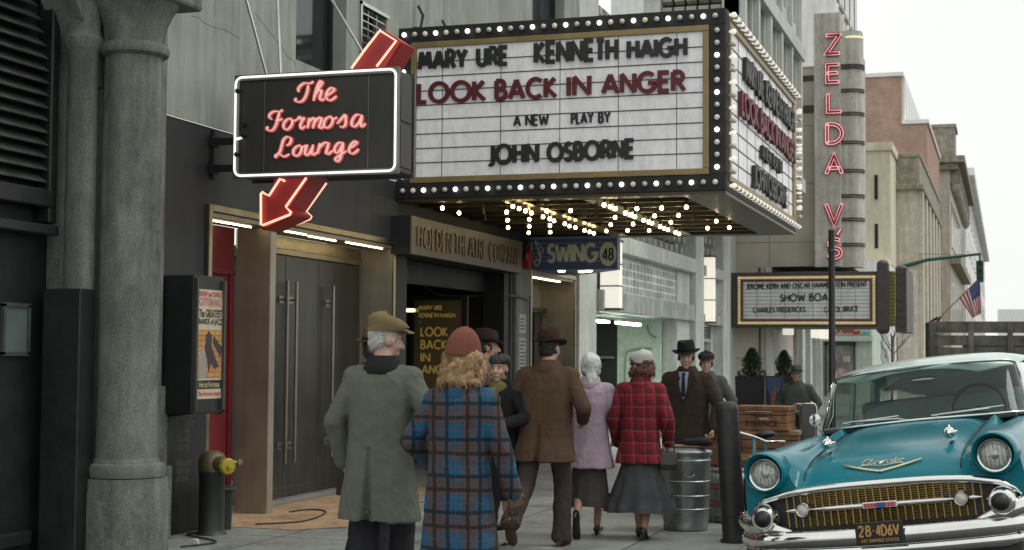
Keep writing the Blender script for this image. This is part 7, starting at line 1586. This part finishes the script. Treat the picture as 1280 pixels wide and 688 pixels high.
# 4 woman in lilac
person('woman in a lilac jacket with a pale patterned headscarf walking away', spot(738, 13.5), R(6), 1.60, coat=1.05, coat_m=M_lil, hem=.66, legs=(ST(.10, .11, .25, .06), ST(-.30, .22, -1.1, -.07)), arms=(((.23, .18, .95), (.5, -.9, 0)), ((-.22, .10, .92), (-.5, -.9, 0))), lean=.02, head=(R(10), 0), skirt=((.82, .145), (.29, .205), .035, M_skl), shoes=M_shb, heel=.055, female=True, seed=4.2, flare=1.3, waist=.92)
M_scarf = mat('patterned_scarf', (.55, .57, .53), .7, var=.12, scale=10, bump=.2, bscale=60, stain=(.22, .34, .32), stain_at=.54)
def scarf_on(sp_, S, hd):
    t = [o for o in COL.objects if o.name.startswith('person') and o.parent is None][-1]; mb = MB(); HM = pose_head(Vector((0, .045, 1.625)), *hd); E = lambda c, r: mb.ell(HM @ Vector(c), r, 18, 12, M=HM.to_3x3())
    E((0, -.022, .035), (.094, .108, .106)); E((0, -.045, -.03), (.082, .075, .08)); mb.chain([HM @ Vector((0, -.06, -.06)), HM @ Vector((0, -.085, -.15)), HM @ Vector((0, -.10, -.22))], [.06, .055, .015]); [mb.chain([HM @ Vector((s*.08, .0, .0)), HM @ Vector((s*.068, .045, -.07)), HM @ Vector((0, .055, -.135))], [.022, .02, .02]) for s in (1, -1)]
    mb.v = [tuple(Vector(v)*S) for v in mb.v]; v, nr, f = remeshed(mb, .009, 3); v = folds(v, nr, .020, 5, 2.6, 15, 9, .008); solid(v, f, 'headscarf', M_scarf, t)
scarf_on(None, 1.60/1.75, (R(10), 0))
# 5 woman in red plaid
person('woman in a red plaid jacket, white cap and full grey skirt walking away', spot(801, 13.35), R(4), 1.61, coat=1.1, coat_m=M_plaidr, hem=.71, legs=(ST(-.12, .12, -.25, .06), ST(.12, .11, .25, -.03)), arms=(((.25, .12, .90), (.5, -.9, 0), (-1, .2, 0), .9), ((-.24, .14, .90), (-.5, -.9, 0))), hat=(flatcap(('white_felt', (.58, .56, .52))), 14, -6), hair='bob', hair_m=W_BRN, lean=.02, head=(R(38), R(-2)), skirt=((.86, .13), (.255, .335), .07, M_skg), shoes=M_shb, heel=.05, female=True, seed=5.4, width=1.02, flare=.9, waist=.95, lipm=M_lip)
# 6 woman facing us
def green_scarf(t, P, LN, W):
    mb = MB(); mb.loft([ring(1.40, .10, .11, LN(1.45)+.02, e=1), ring(1.43, .115, .125, LN(1.45)+.015, e=1), ring(1.50, .088, .092, LN(1.5)+.01, e=1), ring(1.53, .075, .078, LN(1.5)+.008, e=1)], cap=False); mb.cap((0, LN(1.4)+.14, 1.42), (-.02, LN(1.4)+.155, 1.33), .04, .03); P(mb).build('scarf', cloth('olive_scarf', (.17, .16, .06)), t, smooth=70, world=False)
def headband(t, M, nm='beret'):
    mb = MB(); mb.loft([[(.100*u*math.cos(a), -.02+.112*u*math.sin(a), z+.004*math.sin(7*a)) for a in [2*math.pi*j/32 for j in range(32)]] for u, z in ((.93, .0), (1.0, .008), (1.02, .03), (.9, .055), (.6, .07), (.02, .076))]); mb.v = [tuple(M @ Vector(v)) for v in mb.v]; mb.build(nm, mat('checked_beret', (.02, .02, .022), .8, stain=(.22, .22, .2), stain_at=.56, scale=40, bump=.3), t, smooth=70, world=False)
person('dark coated woman with olive scarf and small beret facing the street, chatting', spot(628, 12.9), R(168), 1.58, coat=1.05, coat_m=M_blk_coat, hem=.42, legs=(ST(.03), ST(-.03, .09, 0, -.09)), arms=(((.20, .26, 1.08), (.8, -.4, -.3)), ((-.18, .28, 1.12), (-.8, -.4, -.3))), hat=(headband, -12, 0), hair='fringe', hair_m=W_DRK, head=(R(14), R(0)), face=True, front=green_scarf, shoes=M_shb, heel=.04, female=True, seed=6.1, glove=mat('green_glove', (.02, .07, .04), .6, bump=.1), lipm=M_lip)
# 7 man in tan coat half hidden
person('man in tan coat and dark hat, mostly hidden behind the plaid coated woman', spot(603, 13.9), R(-40), 1.78, coat=1.08, coat_m=M_tan_coat, hem=.5, legs=(ST(.03), ST(-.03, .09, 0, -.09)), arms=(((.26, .12, .95), (.8, -.7, 0)), ((-.26, .12, .95), (-.8, -.7, 0))), hat=(fedora(('dark_felt', (.03, .018, .015)), ('dark_ribbon', (.012, .008, .008))), -3, 0), hair='short', hair_m=W_DRK, head=(R(-20), 0), trousers=M_trd, shoes=M_shb, seed=7.3)
# 8 hidden man behind the green coat
person('man in brown hat whose brim shows left of the flat capped man', spot(466, 11.3), R(-5), 1.74, coat=1.05, coat_m=M_dbrn_coat, hem=.55, legs=(ST(.06), ST(-.06, .09, 0, -.09)), arms=(((.24, .10, .93), (.8, -.7, 0)), ((-.20, .12, .95), (-.5, -.7, 0))), hat=(fedora(('chestnut_felt', (.11, .062, .034)), ('brown_ribbon', (.018, .01, .008))), -3, 0), hair='short', hair_m=W_DRK, trousers=M_trd, shoes=M_shb, seed=8.2)
# 9 man facing us with a bag
def suit_front(t, P, LN, W):
    Y = LN(1.3)
    mb = MB(); mb.loft([[(x, Y+.128-.10*(abs(x)/.12)**2*.5+dy, z) for x in np.linspace(-wd, wd, 9)] for z, wd, dy in ((1.20, .006, .014), (1.28, .03, .016), (1.38, .056, .010), (1.45, .07, -.012), (1.50, .066, -.035))], closed_ring=False, cap=False); P(mb).build('shirt', cloth('pale_blue_shirt', (.32, .38, .45)), t, smooth=80, world=False)
    mb = MB(); mb.loft([[(x, Y+.140+dy, z) for x in (-wd, 0, wd)] for z, wd, dy in ((1.22, .018, .008), (1.30, .022, .008), (1.42, .014, -.0), (1.445, .018, -.006), (1.465, .02, -.016))], closed_ring=False, cap=False); P(mb).build('tie', cloth('dark_tie', (.02, .022, .035)), t, smooth=80, world=False)
    for s in (1, -1):
        mb = MB(); mb.prism([(s*.004, 1.17), (s*.085, 1.34), (s*.12, 1.345), (s*.105, 1.38), (s*.13, 1.39), (s*.10, 1.49), (s*.055, 1.47), (s*.045, 1.33)], (0, Y+.135, 0), (1, 0, 0), (0, 1, 0) if False else (0, -.05, 1), (0, .014, 0)); mb.v = [(x, y-.9*(x*x)+.065, z) for x, y, z in mb.v]; P(mb).build('lapel', M_dbrn_coat, t, world=False)
person('man in a dark brown overcoat and black hat facing us with a leather bag', spot(860, 15.2), R(174), 1.70, coat=1.08, coat_m=M_dbrn_coat, hem=.38, legs=(ST(.12), ST(-.12, .1, -.2, -.09)), arms=(((.27, .08, .90), (.8, -.7, 0)), ((-.31, .12, .90), (-.9, -.6, 0), (.9, .3, 0), 1.0)), hat=(fedora(('black_felt', (.012, .012, .013)), ('black_ribbon', (.006, .006, .007))), -2, 4), hair='short', hair_m=W_DRK, head=(R(14), R(-4)), face=True, front=suit_front, trousers=M_trd, shoes=M_shb, seed=9.1, width=1.06, lean=.02)
bagp = spot(886, 15.05)
bg_ = thing('leather_bag', 'brown leather gladstone bag carried by the man in the black hat', 'bag', (bagp.x, bagp.y, .52), R(-12))
mb = MB(); mb.loft([[(x*.17*k, y*.085*q, z) for x, y in ((-1, -1), (1, -1), (1, 1), (-1, 1))] for z, k, q in ((0, 1, 1), (.03, 1.03, 1.05), (.17, .98, .8), (.25, .85, .22), (.27, .84, .2))]); mb.build('case', mat('bag_leather', (.12, .055, .03), .45, var=.3, bump=.15), bg_, bevel=.015, world=False)
mb = MB(); mb.tube(spline([(-.07, 0, .265), (-.065, 0, .32), (0, 0, .335), (.065, 0, .32), (.07, 0, .265)], 5), .011, 8); mb.build('handle', M_shn, bg_, smooth=60, world=False)
mb = MB(); mb.box((-.145, -.022, .262), (.145, .022, .276)); mb.box((-.02, -.03, .23), (.02, -.02, .27)); mb.build('clasp', M_brs, bg_, world=False)
# black handbag of the red plaid woman
hb_ = spot(836, 13.25)
hb2 = thing('handbag', 'small black handbag hanging at the side of the red plaid jacket', 'handbag', (hb_.x, hb_.y, .60), R(15))
mb = MB(); mb.loft([[(x*.075*k, y*.04*q, z) for x, y in ((-1, -1), (1, -1), (1, 1), (-1, 1))] for z, k, q in ((0, 1, 1), (.05, 1.04, 1.1), (.13, .95, .7), (.16, .9, .4))]); mb.build('bag', M_shb, hb2, bevel=.012, world=False)
mb = MB(); mb.tube(spline([(-.05, 0, .155), (-.045, 0, .22), (0, 0, .24), (.045, 0, .22), (.05, 0, .155)], 5), .006, 8); mb.build('strap', M_shb, hb2, smooth=60, world=False)
# 10 flat capped passer-by, 11 grey coated man
person('passer-by in dark cap and grey coat half hidden by the brown overcoated man', spot(884, 18.0), R(178), 1.62, coat=1.05, coat_m=M_gry_coat, hem=.5, legs=(ST(.06), ST(-.06, .09, 0, -.09)), arms=(((.25, .06, .92), (.8, -.7, 0)), ((-.25, .06, .92), (-.8, -.7, 0))), hat=(flatcap(('charcoal_tweed', (.025, .025, .028))), 6, 0), hair='short', hair_m=W_DRK, head=(R(12), 0), face=True, trousers=M_trd, shoes=M_shb, seed=10.2)
person('older man in grey overcoat and grey trilby standing before the planters', spot(996, 21.6), R(170), 1.44, coat=1.12, coat_m=M_gry_coat, hem=.5, legs=(ST(.02), ST(-.02, .09, 0, -.09)), arms=(((.27, .06, .93), (.8, -.7, 0)), ((-.27, .06, .93), (-.8, -.7, 0))), hat=(fedora(('grey_felt', (.085, .085, .08)), ('grey_ribbon', (.03, .03, .03))), -2, 0), hair='short', hair_m=W_GRY, head=(R(8), 0), face=True, trousers=M_trd, shoes=M_shb, seed=11.2, width=1.16)
